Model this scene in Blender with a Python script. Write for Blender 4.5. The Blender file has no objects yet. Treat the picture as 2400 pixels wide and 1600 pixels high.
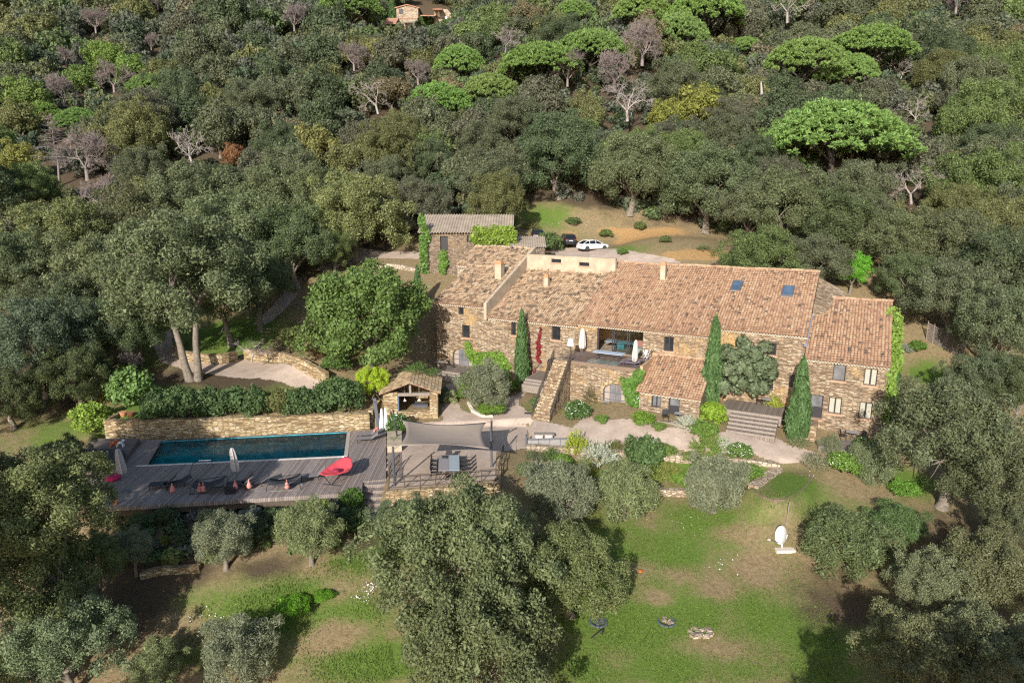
import bpy, bmesh, math, random
import numpy as np
from mathutils import Vector, Matrix

# ---------------------------------------------------------------- camera, world, sun, exposure
scn = bpy.context.scene
F_PX, PITCH, HC = 1600.0, math.radians(13), 22.0
cam_d = bpy.data.cameras.new('camera'); cam = bpy.data.objects.new('camera', cam_d)
scn.collection.objects.link(cam); scn.camera = cam
cam_d.sensor_width = 36; cam_d.lens = 36*F_PX/2400; cam_d.clip_end = 3000; cam_d.clip_start = .5
cam.location = (0, 0, HC); cam.rotation_euler = (math.pi/2-PITCH, 0, 0)
SUN_AZ, SUN_EL = math.radians(17), math.radians(24)     # azimuth the light travels towards (from +Y to +X), elevation
world = bpy.data.worlds.new('World'); scn.world = world; world.use_nodes = True
wn = world.node_tree
sky = wn.nodes.new('ShaderNodeTexSky'); sky.sky_type = 'NISHITA'; sky.sun_disc = False
sky.sun_elevation = SUN_EL; sky.sun_rotation = SUN_AZ+math.pi
wn.links.new(sky.outputs[0], wn.nodes['Background'].inputs[0]); wn.nodes['Background'].inputs[1].default_value = .125
sun_d = bpy.data.lights.new('sun', 'SUN'); sun = bpy.data.objects.new('sun', sun_d); scn.collection.objects.link(sun)
sun_d.energy = 5.0; sun_d.angle = math.radians(.5); sun_d.color = (1, .955, .88)
LDIR = Vector((math.sin(SUN_AZ)*math.cos(SUN_EL), math.cos(SUN_AZ)*math.cos(SUN_EL), -math.sin(SUN_EL)))
sun.rotation_euler = LDIR.to_track_quat('-Z', 'Y').to_euler(); sun.location = (-20, -40, 60)
scn.view_settings.view_transform = 'Standard'; scn.view_settings.look = 'None'
scn.view_settings.gamma = 1; scn.view_settings.exposure = .34
scn.cycles.use_denoising = False; scn.cycles.filter_width = 1.25
scn.cycles.max_bounces = 5; scn.cycles.diffuse_bounces = 3; scn.cycles.glossy_bounces = 2
scn.cycles.transmission_bounces = 3; scn.cycles.transparent_max_bounces = 6

# ---------------------------------------------------------------- helpers
RNG = np.random.default_rng(7); random.seed(7)
COL = scn.collection
def ray(px, py):
    cx, cy = (px-1200)/F_PX, (py-800)/F_PX; c, s = math.cos(PITCH), math.sin(PITCH)
    return np.array([cx, c-cy*s, -s-cy*c])
CAM = np.array([0, 0, HC])
def U(px, py, z):
    r = ray(px, py); return CAM+r*(z-HC)/r[2]
def UD(px, py, d): return CAM+ray(px, py)*d
def proj(P):
    P = np.asarray(P, float)-CAM; c, s = math.cos(PITCH), math.sin(PITCH)
    d = P[1]*c-P[2]*s; u = P[1]*s+P[2]*c
    return 1200+F_PX*P[0]/d, 800-F_PX*u/d, d
def tag(o, label=None, cat=None, group=None, kind=None):
    if label: o['label'] = label
    if cat: o['category'] = cat
    if group: o['group'] = group
    if kind: o['kind'] = kind
    return o
def empty(name, loc, label=None, cat=None, group=None):
    o = bpy.data.objects.new(name, None); COL.objects.link(o); o.location = tuple(float(v) for v in loc); o.empty_display_size = .3
    return tag(o, label, cat, group)
def worigin(o):
    v = np.zeros(3)
    while o: v += np.array(o.location); o = o.parent
    return v
class MB:
    """collects faces in world space; build() links them as one mesh object"""
    def __init__(s): s.v = []; s.f = []; s.m = []; s.c = []
    def add(s, vs, fs, m=0, c=.5):
        k = len(s.v); s.v += [tuple(map(float, p)) for p in vs]
        for f in fs: s.f.append(tuple(i+k for i in f)); s.m.append(m); s.c.append(c)
    def hexa(s, b, t, m=0, c=.5):   # b,t: four corners each, counter-clockwise seen from above
        n = len(b)
        s.add(list(b)+list(t), [tuple(range(n-1, -1, -1)), tuple(range(n, 2*n))]+[(i, (i+1) % n, n+(i+1) % n, n+i) for i in range(n)], m, c)
    def box(s, c, size, rz=0, m=0, col=.5, tilt=None):
        hx, hy, hz = size[0]/2, size[1]/2, size[2]/2
        R = Matrix.Rotation(rz, 3, 'Z')
        if tilt is not None: R = R @ Matrix.Rotation(tilt[0], 3, 'X') @ Matrix.Rotation(tilt[1], 3, 'Y')
        P = [Vector(c)+R @ Vector((x*hx, y*hy, z*hz)) for z in (-1, 1) for x, y in ((-1, -1), (1, -1), (1, 1), (-1, 1))]
        s.hexa(P[:4], P[4:], m, col)
    def bar(s, p, q, w, h=None, m=0, c=.5, upv=(0, 0, 1)):
        p, q = Vector(p), Vector(q); h = h or w; d = (q-p).normalized(); u = Vector(upv)
        if abs(d.dot(u)) > .95: u = Vector((0, 1, 0))
        x = d.cross(u).normalized()*w/2; y = x.cross(d).normalized()*h/2
        s.hexa([p-x-y, p+x-y, p+x+y, p-x+y], [q-x-y, q+x-y, q+x+y, q-x+y], m, c)
    def tube(s, pts, rad, n=6, m=0, c=.5, cap=True):
        pts = [Vector(p) for p in pts]; rad = rad if hasattr(rad, '__len__') else [rad]*len(pts); k = len(s.v); pv = None
        for i, p in enumerate(pts):
            d = (pts[min(i+1, len(pts)-1)]-pts[max(i-1, 0)])
            d = d.normalized() if d.length > 1e-9 else Vector((0, 0, 1))
            if pv is None: x = d.orthogonal().normalized()
            else:
                x = pv-d*pv.dot(d); x = x.normalized() if x.length > 1e-6 else d.orthogonal().normalized()
            pv = x; y = d.cross(x)
            for j in range(n):
                a = 2*math.pi*j/n; s.v.append(tuple(p+(x*math.cos(a)+y*math.sin(a))*rad[i]))
        for i in range(len(pts)-1):
            for j in range(n):
                s.f.append((k+i*n+j, k+i*n+(j+1) % n, k+(i+1)*n+(j+1) % n, k+(i+1)*n+j)); s.m.append(m); s.c.append(c)
        if cap:
            s.f.append(tuple(k+j for j in range(n-1, -1, -1))); s.m.append(m); s.c.append(c)
            e = k+(len(pts)-1)*n; s.f.append(tuple(e+j for j in range(n))); s.m.append(m); s.c.append(c)
    def lathe(s, base, prof, n=16, m=0, c=.5):
        k = len(s.v); bx, by, bz = base
        for r, z in prof:
            for j in range(n):
                a = 2*math.pi*j/n; s.v.append((bx+r*math.cos(a), by+r*math.sin(a), bz+z))
        for i in range(len(prof)-1):
            for j in range(n):
                s.f.append((k+i*n+j, k+i*n+(j+1) % n, k+(i+1)*n+(j+1) % n, k+(i+1)*n+j)); s.m.append(m); s.c.append(c)
        s.f.append(tuple(k+j for j in range(n-1, -1, -1))); s.m.append(m); s.c.append(c)
        e = k+(len(prof)-1)*n; s.f.append(tuple(e+j for j in range(n))); s.m.append(m); s.c.append(c)
    def build(s, name, mat, parent=None, smooth=False, uv=True):
        mats = mat if isinstance(mat, (list, tuple)) else [mat]
        off = worigin(parent) if parent is not None else np.zeros(3)
        V = np.array(s.v, float)
        me = bpy.data.meshes.new(name); me.from_pydata([tuple(p) for p in (V-off)], [], s.f)
        for mm in mats: me.materials.append(mm)
        me.polygons.foreach_set('material_index', s.m)
        if smooth: me.polygons.foreach_set('use_smooth', [True]*len(s.f))
        at = me.attributes.new('var', 'FLOAT', 'FACE'); at.data.foreach_set('value', np.array(s.c, np.float32))
        if uv:
            ul = me.uv_layers.new(name='UVMap'); out = np.zeros((len(me.loops), 2), np.float32); li = 0
            for f in s.f:
                P = V[list(f)]; n = np.cross(P[1]-P[0], P[2]-P[0]) if len(f) == 3 else np.cross(P[2]-P[0], P[3]-P[1])
                l = np.linalg.norm(n); n = n/l if l > 1e-12 else np.array([0, 0, 1.])
                if abs(n[2]) > .75: q = P[:, :2]
                else:
                    t = np.array([-n[1], n[0], 0]); t /= np.linalg.norm(t)+1e-9
                    q = np.stack([P @ t, P[:, 2]/max(.3, math.sqrt(1-n[2]**2))], 1)
                out[li:li+len(f)] = q; li += len(f)
            ul.data.foreach_set('uv', out.ravel())
        o = bpy.data.objects.new(name, me); COL.objects.link(o)
        if parent is not None: o.parent = parent
        return o
def children(o): return [c for c in o.children]
def copy_tree(o, parent=None):
    kids = children(o); c = o.copy(); COL.objects.link(c); c.parent = parent
    for k in kids: copy_tree(k, c)
    return c

# ---------------------------------------------------------------- materials
def nmat(name):
    m = bpy.data.materials.new(name); m.use_nodes = True; nt = m.node_tree
    return m, nt, nt.nodes['Principled BSDF']
def N(nt, t, **kw):
    n = nt.nodes.new('ShaderNode'+t)
    for k, v in kw.items():
        if k.startswith('i_'):
            key = k[2:]; key = int(key) if key.isdigit() else key.replace('_', ' ')
            n.inputs[key].default_value = v
        else: setattr(n, k, v)
    return n
def ramp(nt, stops, fac, interp='LINEAR'):
    r = N(nt, 'ValToRGB'); r.color_ramp.interpolation = interp; e = r.color_ramp.elements
    while len(e) < len(stops): e.new(.5)
    for i, (p, c) in enumerate(stops): e[i].position = p; e[i].color = (*c, 1)
    nt.links.new(fac, r.inputs[0]); return r
def mixc(nt, fac, a, b, mode='MIX'):
    n = N(nt, 'Mix', data_type='RGBA', blend_type=mode)
    for v, k in ((fac, 0), (a, 6), (b, 7)):
        if isinstance(v, bpy.types.NodeSocket): nt.links.new(v, n.inputs[k])
        elif k == 0: n.inputs[0].default_value = v
        else: n.inputs[k].default_value = (*v, 1)
    return n.outputs[2]
def noise(nt, scale, detail=4, vec=None, rough=.6):
    n = N(nt, 'TexNoise'); n.inputs['Scale'].default_value = scale; n.inputs['Detail'].default_value = detail; n.inputs['Roughness'].default_value = rough
    if vec is not None: nt.links.new(vec, n.inputs['Vector'])
    return n
def bump(nt, h, strength, dist, bs):
    b = N(nt, 'Bump'); b.inputs['Strength'].default_value = strength; b.inputs['Distance'].default_value = dist
    nt.links.new(h, b.inputs['Height']); nt.links.new(b.outputs[0], bs.inputs['Normal'])
def attr(nt, name): return N(nt, 'Attribute', attribute_name=name)
def geo_pos(nt): return N(nt, 'NewGeometry').outputs['Position']
def plain(name, col, rough=.6, var=.12, scale=6, metal=0, bmp=0):
    m, nt, bs = nmat(name); n = noise(nt, scale, 3, geo_pos(nt))
    a = tuple(c*(1-var) for c in col); b = tuple(min(1, c*(1+var)) for c in col)
    nt.links.new(ramp(nt, [(.3, a), (.7, b)], n.outputs[0]).outputs[0], bs.inputs['Base Color'])
    bs.inputs['Roughness'].default_value = rough; bs.inputs['Metallic'].default_value = metal
    if bmp: bump(nt, n.outputs[0], .6, bmp, bs)
    return m
def stone_mat(name, stops, sx=2.7, sy=11.5, mortar=(.16, .12, .08), patch=None):
    m, nt, bs = nmat(name); uv = N(nt, 'UVMap', uv_map='UVMap')
    wob = noise(nt, 1.5, 2, uv.outputs[0])
    add = N(nt, 'VectorMath', operation='MULTIPLY_ADD'); nt.links.new(wob.outputs['Color'], add.inputs[0]); add.inputs[1].default_value = (.12, .07, 0); nt.links.new(uv.outputs[0], add.inputs[2])
    mp = N(nt, 'Mapping'); mp.inputs['Scale'].default_value = (sx, sy, 1); nt.links.new(add.outputs[0], mp.inputs[0])
    v = N(nt, 'TexVoronoi', voronoi_dimensions='2D', feature='F1'); v.inputs['Scale'].default_value = 1; nt.links.new(mp.outputs[0], v.inputs['Vector'])
    e = N(nt, 'TexVoronoi', voronoi_dimensions='2D', feature='DISTANCE_TO_EDGE'); e.inputs['Scale'].default_value = 1; nt.links.new(mp.outputs[0], e.inputs['Vector'])
    sep = N(nt, 'SeparateColor'); nt.links.new(v.outputs['Color'], sep.inputs[0])
    c = ramp(nt, stops, sep.outputs[0]).outputs[0]
    big = noise(nt, .35, 4, uv.outputs[0])
    c = mixc(nt, .55, c, ramp(nt, [(.3, (.55, .5, .45)), (.7, (1, 1, 1))], big.outputs[0]).outputs[0], 'MULTIPLY')
    if patch:
        pn = noise(nt, .22, 3, uv.outputs[0]); pr = N(nt, 'MapRange'); pr.inputs[1].default_value = .55; pr.inputs[2].default_value = .68; nt.links.new(pn.outputs[0], pr.inputs[0])
        c = mixc(nt, pr.outputs[0], c, patch)
    ed = N(nt, 'MapRange'); ed.inputs[1].default_value = .02; ed.inputs[2].default_value = .13; nt.links.new(e.outputs['Distance'], ed.inputs[0])
    c = mixc(nt, ed.outputs[0], mortar, c); nt.links.new(c, bs.inputs['Base Color'])
    bs.inputs['Roughness'].default_value = .92
    ad = N(nt, 'Math', operation='MULTIPLY_ADD'); nt.links.new(ed.outputs[0], ad.inputs[0]); nt.links.new(sep.outputs[1], ad.inputs[1]); ad.inputs[2].default_value = 0
    bump(nt, ad.outputs[0], .9, .05, bs)
    return m
def tile_mat(name, stops, lichen=.5, dark=(.07, .055, .04)):
    m, nt, bs = nmat(name); a = attr(nt, 'var'); pos = geo_pos(nt)
    c = ramp(nt, stops, a.outputs['Fac']).outputs[0]
    n1 = noise(nt, 9, 4, pos); c = mixc(nt, .5, c, ramp(nt, [(.3, (.6, .56, .5)), (.7, (1.1, 1.1, 1.1))], n1.outputs[0]).outputs[0], 'MULTIPLY')
    n2 = noise(nt, 1.6, 5, pos); r = N(nt, 'MapRange'); r.inputs[1].default_value = .66-.12*lichen; r.inputs[2].default_value = .78-.12*lichen; r.inputs[4].default_value = .75; nt.links.new(n2.outputs[0], r.inputs[0])
    c = mixc(nt, r.outputs[0], c, dark); nt.links.new(c, bs.inputs['Base Color']); bs.inputs['Roughness'].default_value = .88
    bump(nt, n1.outputs[0], .4, .02, bs); return m
def plank_mat(name, c1, c2, ang=0, w=.14, axis=0):
    """boards: stripes across world direction given by ang (radians from X)"""
    m, nt, bs = nmat(name); pos = geo_pos(nt)
    mp = N(nt, 'Mapping', vector_type='TEXTURE'); mp.inputs['Rotation'].default_value = (0, 0, ang); nt.links.new(pos, mp.inputs[0])
    sx = N(nt, 'SeparateXYZ'); nt.links.new(mp.outputs[0], sx.inputs[0])
    dv = N(nt, 'Math', operation='DIVIDE'); nt.links.new(sx.outputs[0], dv.inputs[0]); dv.inputs[1].default_value = w
    fl = N(nt, 'Math', operation='FLOOR'); nt.links.new(dv.outputs[0], fl.inputs[0])
    fr = N(nt, 'Math', operation='FRACT'); nt.links.new(dv.outputs[0], fr.inputs[0])
    wn_ = N(nt, 'TexWhiteNoise', noise_dimensions='1D'); nt.links.new(fl.outputs[0], wn_.inputs['W'])
    c = ramp(nt, [(0, c1), (1, c2)], wn_.outputs[0]).outputs[0]
    g = noise(nt, 3, 5, pos); c = mixc(nt, .6, c, ramp(nt, [(.3, (.55, .53, .5)), (.7, (1.15, 1.15, 1.15))], g.outputs[0]).outputs[0], 'MULTIPLY')
    gap = N(nt, 'Math', operation='LESS_THAN'); nt.links.new(fr.outputs[0], gap.inputs[0]); gap.inputs[1].default_value = .125
    c = mixc(nt, gap.outputs[0], c, tuple(x*.25 for x in c1)); nt.links.new(c, bs.inputs['Base Color']); bs.inputs['Roughness'].default_value = .8
    return m
def leaf_mat(name, tint=(1, 1, 1), vlo=.55, vhi=1.35, trans=.3, rough=.55):
    """leaf colour = object colour (set per plant) varied leaf by leaf"""
    m, nt, bs = nmat(name); oi = N(nt, 'ObjectInfo'); a = attr(nt, 'var')
    v = N(nt, 'MapRange'); v.inputs[3].default_value = vlo; v.inputs[4].default_value = vhi; nt.links.new(a.outputs['Fac'], v.inputs[0])
    cmb = N(nt, 'CombineColor')
    for i, k in enumerate((1.05, 1.0, .9)):
        mu = N(nt, 'Math', operation='MULTIPLY'); nt.links.new(v.outputs[0], mu.inputs[0]); mu.inputs[1].default_value = k*tint[i]; nt.links.new(mu.outputs[0], cmb.inputs[i])
    c = mixc(nt, 1.0, oi.outputs['Color'], cmb.outputs[0], 'MULTIPLY')
    nt.links.new(c, bs.inputs['Base Color']); bs.inputs['Roughness'].default_value = rough; bs.inputs['Specular IOR Level'].default_value = .3
    tr = N(nt, 'BsdfTranslucent'); nt.links.new(c, tr.inputs[0])
    mx = N(nt, 'MixShader'); mx.inputs[0].default_value = trans; nt.links.new(bs.outputs[0], mx.inputs[1]); nt.links.new(tr.outputs[0], mx.inputs[2])
    nt.links.new(mx.outputs[0], nt.nodes['Material Output'].inputs[0]); return m
STONE = [(0, (.15, .105, .068)), (.3, (.26, .175, .11)), (.6, (.375, .275, .18)), (.85, (.50, .39, .27)), (1, (.61, .51, .385))]
M = {}
M['stone'] = stone_mat('house_stone', STONE, patch=(.52, .33, .14))
M['stone_dry'] = stone_mat('dry_wall_stone', [(0, (.20, .13, .06)), (.4, (.40, .28, .14)), (.8, (.58, .45, .26)), (1, (.72, .62, .45))], 2.2, 9)
M['stone_pale'] = stone_mat('pale_stone', [(0, (.30, .22, .15)), (.5, (.48, .38, .27)), (1, (.66, .57, .45))], 2.5, 4.5)
M['stone_barn'] = stone_mat('barn_stone', [(0, (.14, .10, .07)), (.5, (.26, .19, .13)), (1, (.42, .33, .24))], 4, 9, (.13, .1, .075), patch=(.34, .22, .11))
M['stair_stone'] = stone_mat('stair_stone', [(0, (.20, .12, .065)), (.5, (.42, .30, .18)), (1, (.60, .48, .33))], 3.2, 4)
M['render'] = plain('lime_render', (.43, .345, .25), .9, .2, 1.2)
M['render_warm'] = plain('lintel_render', (.50, .33, .2), .9, .15, 3)
M['sill'] = plain('sill_tile', (.48, .30, .2), .85, .15, 5)
M['tile_pink'] = tile_mat('roof_tiles_pink', [(0, (.11, .085, .065)), (.15, (.25, .15, .10)), (.4, (.385, .225, .135)), (.65, (.445, .28, .172)), (.87, (.50, .35, .225)), (1, (.56, .44, .31))], .7)
M['tile_cream'] = tile_mat('roof_tiles_cream', [(0, (.09, .065, .045)), (.15, (.24, .15, .09)), (.4, (.39, .255, .155)), (.7, (.50, .36, .23)), (1, (.60, .48, .34))], 1.35)
M['tile_flat'] = tile_mat('kiosk_tiles', [(0, (.3, .19, .1)), (.5, (.5, .35, .2)), (1, (.62, .48, .3))], .1)
M['tile_base'] = plain('tile_channels', (.22, .13, .085), .9, .25, 5)
M['mortar'] = plain('eave_mortar', (.68, .58, .46), .9, .1, 4)
M['fibre'] = plain('corrugated_fibre_cement', (.36, .29, .22), .9, .25, .8)
M['frame'] = plain('dark_metal_frame', (.035, .033, .038), .45, .1)
M['wood_dark'] = plain('dark_weathered_wood', (.10, .075, .055), .85, .25, 8)
M['wood_grey'] = plain('grey_weathered_wood', (.26, .215, .18), .85, .25, 8)
M['door_wood'] = plain('bleached_door_wood', (.36, .29, .24), .8, .15, 8)
M['curtain'] = plain('linen_curtain', (.42, .40, .32), .9, .12, 9)
M['white'] = plain('white_paint', (.8, .8, .79), .5, .04, 3)
M['cream_fabric'] = plain('cream_parasol_fabric', (.62, .53, .48), .9, .12, 4)
M['grey_fabric'] = plain('grey_parasol_fabric', (.40, .37, .36), .9, .15, 4)
M['sail'] = plain('taupe_sail_fabric', (.335, .265, .21), .9, .06, 2)
M['black_metal'] = plain('black_metal', (.025, .025, .03), .4, .1)
M['grey_metal'] = plain('slate_grey_metal', (.10, .105, .125), .45, .1)
M['sling'] = plain('dark_sling_fabric', (.045, .043, .05), .8, .15)
M['taupe_sling'] = plain('taupe_sling_fabric', (.22, .19, .19), .8, .1)
M['red_fabric'] = plain('coral_red_fabric', (.66, .07, .09), .8, .15, 3)
M['pink_fabric'] = plain('salmon_fabric', (.68, .26, .21), .8, .1, 5)
M['concrete'] = plain('grey_concrete', (.30, .28, .27), .85, .12, 4)
M['terracotta'] = plain('terracotta', (.5, .22, .11), .85, .15, 5)
M['pale_stone_block'] = plain('white_stone_block', (.68, .6, .5), .85, .08, 4)
M['orange'] = plain('orange_plastic', (.62, .12, .02), .4, .05)
M['rust'] = plain('rusty_edging', (.2, .14, .10), .8, .2, 6)
M['sign_blue'] = plain('blue_plate', (.05, .25, .4), .5, .05)
M['bark'] = plain('cork_oak_bark', (.20, .165, .13), .95, .35, 4, bmp=.04)
M['bark_dark'] = plain('dark_bark', (.075, .06, .05), .95, .3, 5, bmp=.03)
M['deadwood'] = plain('bleached_dead_wood', (.36, .31, .28), .9, .2, 3)
M['twig'] = plain('grey_twigs', (.25, .2, .185), .9, .2, 3)
M['leaf'] = leaf_mat('leaf')
M['needle'] = leaf_mat('needle', trans=.2, vlo=.6, vhi=1.35)
M['petal'] = plain('white_petals', (.82, .82, .78), .8, .05)
M['gravel_dark'] = plain('dark_soil_gravel', (.2, .16, .13), .95, .2, 5)
def glass_mat(name, col, rough=.08, spec=.8):
    m, nt, bs = nmat(name); n = noise(nt, 1.4, 2, geo_pos(nt))
    nt.links.new(ramp(nt, [(.35, tuple(c*.6 for c in col)), (.65, col)], n.outputs[0]).outputs[0], bs.inputs['Base Color'])
    bs.inputs['Roughness'].default_value = rough; bs.inputs['Specular IOR Level'].default_value = spec; return m
M['pane'] = glass_mat('dark_window_pane', (.035, .036, .042))
M['pane_grey'] = glass_mat('curtained_window_pane', (.20, .20, .21), .25)
M['pane_blue'] = glass_mat('roof_window_pane', (.10, .16, .24), .06, 1)
m, nt, bs = nmat('clear_glass')
tb = N(nt, 'BsdfTransparent'); tb.inputs[0].default_value = (.8, .86, .85, 1); gb = N(nt, 'BsdfGlossy'); gb.inputs[1].default_value = .03; fr_ = N(nt, 'Fresnel'); mx = N(nt, 'MixShader')
nt.links.new(fr_.outputs[0], mx.inputs[0]); nt.links.new(tb.outputs[0], mx.inputs[1]); nt.links.new(gb.outputs[0], mx.inputs[2]); nt.links.new(mx.outputs[0], nt.nodes['Material Output'].inputs[0]); M['glass'] = m
m, nt, bs = nmat('pool_water')
tb = N(nt, 'BsdfTransparent'); tb.inputs[0].default_value = (.38, .84, .82, 1); gb = N(nt, 'BsdfGlossy'); gb.inputs[0].default_value = (.55, .6, .62, 1); gb.inputs[1].default_value = .06; fr_ = N(nt, 'Fresnel'); fr_.inputs[0].default_value = 1.33; mx = N(nt, 'MixShader')
nn = noise(nt, 2.2, 3, geo_pos(nt)); bp = N(nt, 'Bump'); bp.inputs['Strength'].default_value = .25; bp.inputs['Distance'].default_value = .05; nt.links.new(nn.outputs[0], bp.inputs['Height'])
nt.links.new(bp.outputs[0], gb.inputs['Normal']); nt.links.new(bp.outputs[0], fr_.inputs['Normal'])
nt.links.new(fr_.outputs[0], mx.inputs[0]); nt.links.new(tb.outputs[0], mx.inputs[1]); nt.links.new(gb.outputs[0], mx.inputs[2]); nt.links.new(mx.outputs[0], nt.nodes['Material Output'].inputs[0]); M['water'] = m
M['pool_liner'] = plain('dark_slate_pool_lining', (.06, .42, .47), .7, .4, .9)
def car_paint(name, col):
    m, nt, bs = nmat(name); bs.inputs['Base Color'].default_value = (*col, 1); bs.inputs['Roughness'].default_value = .25; bs.inputs['Coat Weight'].default_value = .6
    n = noise(nt, 3, 3, geo_pos(nt)); nt.links.new(ramp(nt, [(.3, (.22,)*3), (.7, (.35,)*3)], n.outputs[0]).outputs[0], bs.inputs['Roughness']); return m
M['car_white'] = car_paint('white_car_paint', (.78, .78, .78)); M['car_black'] = car_paint('dark_car_paint', (.02, .021, .028))
M['car_glass'] = glass_mat('car_glass', (.015, .016, .018), .05, 1); M['tyre'] = plain('tyre_rubber', (.02, .02, .02), .8); M['rim'] = plain('dark_alloy', (.06, .06, .065), .4)
M['lamp_red'] = plain('red_tail_lamp', (.25, .015, .01), .3); M['plate'] = plain('number_plate', (.7, .7, .68), .5)

# ---------------------------------------------------------------- terrain
CP = []
def cp(px, py, z): P = U(px, py, z); CP.append((P[0], P[1], z))
for t in [(1150,1000,.35),(1100,1100,0),(1000,1120,0),(1180,1110,0),(1300,1010,.5),(1250,1045,.05),(1440,965,1.4),(1580,985,1.4),(1560,1020,.8),(1700,1040,.6),(1790,1065,.3),(1900,1055,.2),
          (1950,1090,-.3),(2040,1070,-.1),(960,992,.2),(1060,935,.9),(1080,880,1.2),(1030,860,1.3),(1120,885,1.2),(1180,895,1.5),(1245,910,1.3),(1150,950,.8),(1800,1010,.8),(2066,1003,1.2),(1620,995,1.1),
          (300,965,1.6),(500,960,1.6),(700,950,1.6),(850,940,1.6),(900,900,2.0),(980,850,2.0),(500,900,2.2),(500,860,2.9),(640,850,2.9),(720,890,2.5),(445,875,2.8),(380,830,3.4),
          (590,830,3.2),(620,770,5),(700,700,7.5),(760,640,10),(850,600,12),(480,800,4.4),(560,800,4.4),(720,840,4.2),(850,800,4.8),(950,800,4.5),(1000,740,6.5),(1000,690,8.6),
          (50,900,2.5),(200,800,4.5),(100,600,12),(300,650,9),(500,650,8.5),(0,1000,.5),(100,1050,-.4),(200,960,1.0),(230,900,2),(100,980,.6),
          (300,1340,-2.6),(300,1215,-1.0),(430,1210,-1.0),(560,1200,-1.0),(700,1190,-1.0),(800,1180,-1.0),(1800,1185,-1.25),(1900,1150,-1.15),(550,1320,-2.3),(760,1300,-2.2),(200,1300,-3),(60,1400,-4.2),(400,1450,-4.2),(700,1400,-3.4),(500,1590,-5.8),(100,1590,-6),(900,1590,-5.6),(850,1290,-2.1),(950,1200,-1.6),
          (1150,1200,-1.8),(1300,1130,-1.3),(1450,1130,-1.3),(1600,1110,-1.2),(1600,1190,-2.2),(1450,1250,-2.8),(1700,1190,-2.1),(1850,1120,-1.0),(1780,1140,-1.2),(1835,1285,-3.3),(1600,1350,-3.8),(1600,1590,-5.8),(1300,1590,-5.6),
          (1900,1180,-1.8),(2000,1150,-1.2),(1950,1300,-3.2),(2100,1250,-2.4),(2300,1100,-.6),(2300,1400,-4.2),(2000,1590,-5.8),(2380,1590,-5.6),(2200,860,4),(2120,940,2.2),(2100,1010,1.0),(2350,900,3.4),(2250,800,6),
          (1980,660,10.6),(1400,595,12.5),(1310,590,12.4),(1560,612,12.2),(1680,610,12.4),(1450,575,13.1),(1500,560,14.2),(1620,560,14.4),(1790,575,13.6),(1850,560,14.6),
          (900,592,12.3),(1210,560,12.2)]: cp(*t)
for X in (-330, -220, -130, -60, 0, 60, 130, 220, 330):
    for Y in (112, 130, 150, 200, 250, 300, 380, 470):
        CP.append((X, Y, 18+.426*(Y-112)))
for X in (-90, -140, -220): CP += [(X, 70, 6+.02*abs(X)), (X, 100, 15), (X, 40, -3), (X, 15, -8)]
for X in (70, 110, 160, 220): CP += [(X, 75, 6.5), (X, 100, 15), (X, 45, -1), (X, 15, -7)]
for X in (-220, -100, -40, 0, 40, 100, 220): CP += [(X, 5, -10), (X, -40, -18)]
CP = np.array(CP); CPX = CP[:, :2]/100
def tps_k(r): return np.where(r > 1e-9, r*r*np.log(np.maximum(r, 1e-9)), 0)
_n = len(CP); _K = tps_k(np.linalg.norm(CPX[:, None]-CPX[None], axis=2))+np.eye(_n)*2e-4
_P = np.hstack([np.ones((_n, 1)), CPX]); _A = np.block([[_K, _P], [_P.T, np.zeros((3, 3))]])
_W = np.linalg.solve(_A, np.concatenate([CP[:, 2], np.zeros(3)]))
def H0(xy):
    xy = np.atleast_2d(np.asarray(xy, float))/100; out = np.empty(len(xy))
    for i in range(0, len(xy), 20000):
        q = xy[i:i+20000]; out[i:i+20000] = tps_k(np.linalg.norm(q[:, None]-CPX[None], axis=2)) @ _W[:_n]+_W[_n]+q @ _W[_n+1:]
    return out
def sdf(xy, poly):
    """signed distance to a polygon, negative inside"""
    xy = np.atleast_2d(xy); poly = np.asarray(poly, float); n = len(poly); d = np.full(len(xy), 1e9); ins = np.zeros(len(xy), bool)
    for i in range(n):
        a, b = poly[i], poly[(i+1) % n]; ab = b-a; t = np.clip(((xy-a) @ ab)/(ab @ ab), 0, 1)
        d = np.minimum(d, np.linalg.norm(xy-(a+t[:, None]*ab), axis=1))
        c = (a[1] > xy[:, 1]) != (b[1] > xy[:, 1])
        with np.errstate(divide='ignore', invalid='ignore'):
            ins ^= c & (xy[:, 0] < (b[0]-a[0])*(xy[:, 1]-a[1])/(b[1]-a[1])+a[0])
    return np.where(ins, -d, d)
def PP(pts, z): return [tuple(U(x, y, z)[:2]) for x, y in pts]
DECK = PP([(275,1187),(848,1152),(850,1128),(905,1122),(905,1004),(866,999),(378,1022),(240,1024),(180,1105),(232,1190)], 0)
DINE = PP([(905,1152),(1168,1128),(1170,1075),(1235,1068),(1240,1000),(905,1000)], 0)
FLATS = [(DECK, -1.95, .4), (DINE, 0.0, .5)]
LAWN2 = PP([(1838,1100),(1760,1142),(1800,1168),(1850,1172),(1890,1150),(1905,1110)], -.6)
FLATS.append((LAWN2, -.6, 1.0))
def H(xy):
    xy = np.atleast_2d(np.asarray(xy, float)); h = H0(xy)
    hill = 18+.426*(xy[:, 1]-112); t = np.clip((xy[:, 1]-98)/12, 0, 1); t = t*t*(3-2*t); h = h*(1-t)+hill*t
    for poly, z, w in FLATS:
        p = np.asarray(poly); m = (xy[:, 0] > p[:, 0].min()-2) & (xy[:, 0] < p[:, 0].max()+2) & (xy[:, 1] > p[:, 1].min()-2) & (xy[:, 1] < p[:, 1].max()+2)
        if m.any():
            s = np.clip((w-sdf(xy[m], p))/w, 0, 1); h[m] = h[m]*(1-s)+z*s
    return h
def h1(x, y): return float(H([(x, y)])[0])
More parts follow.
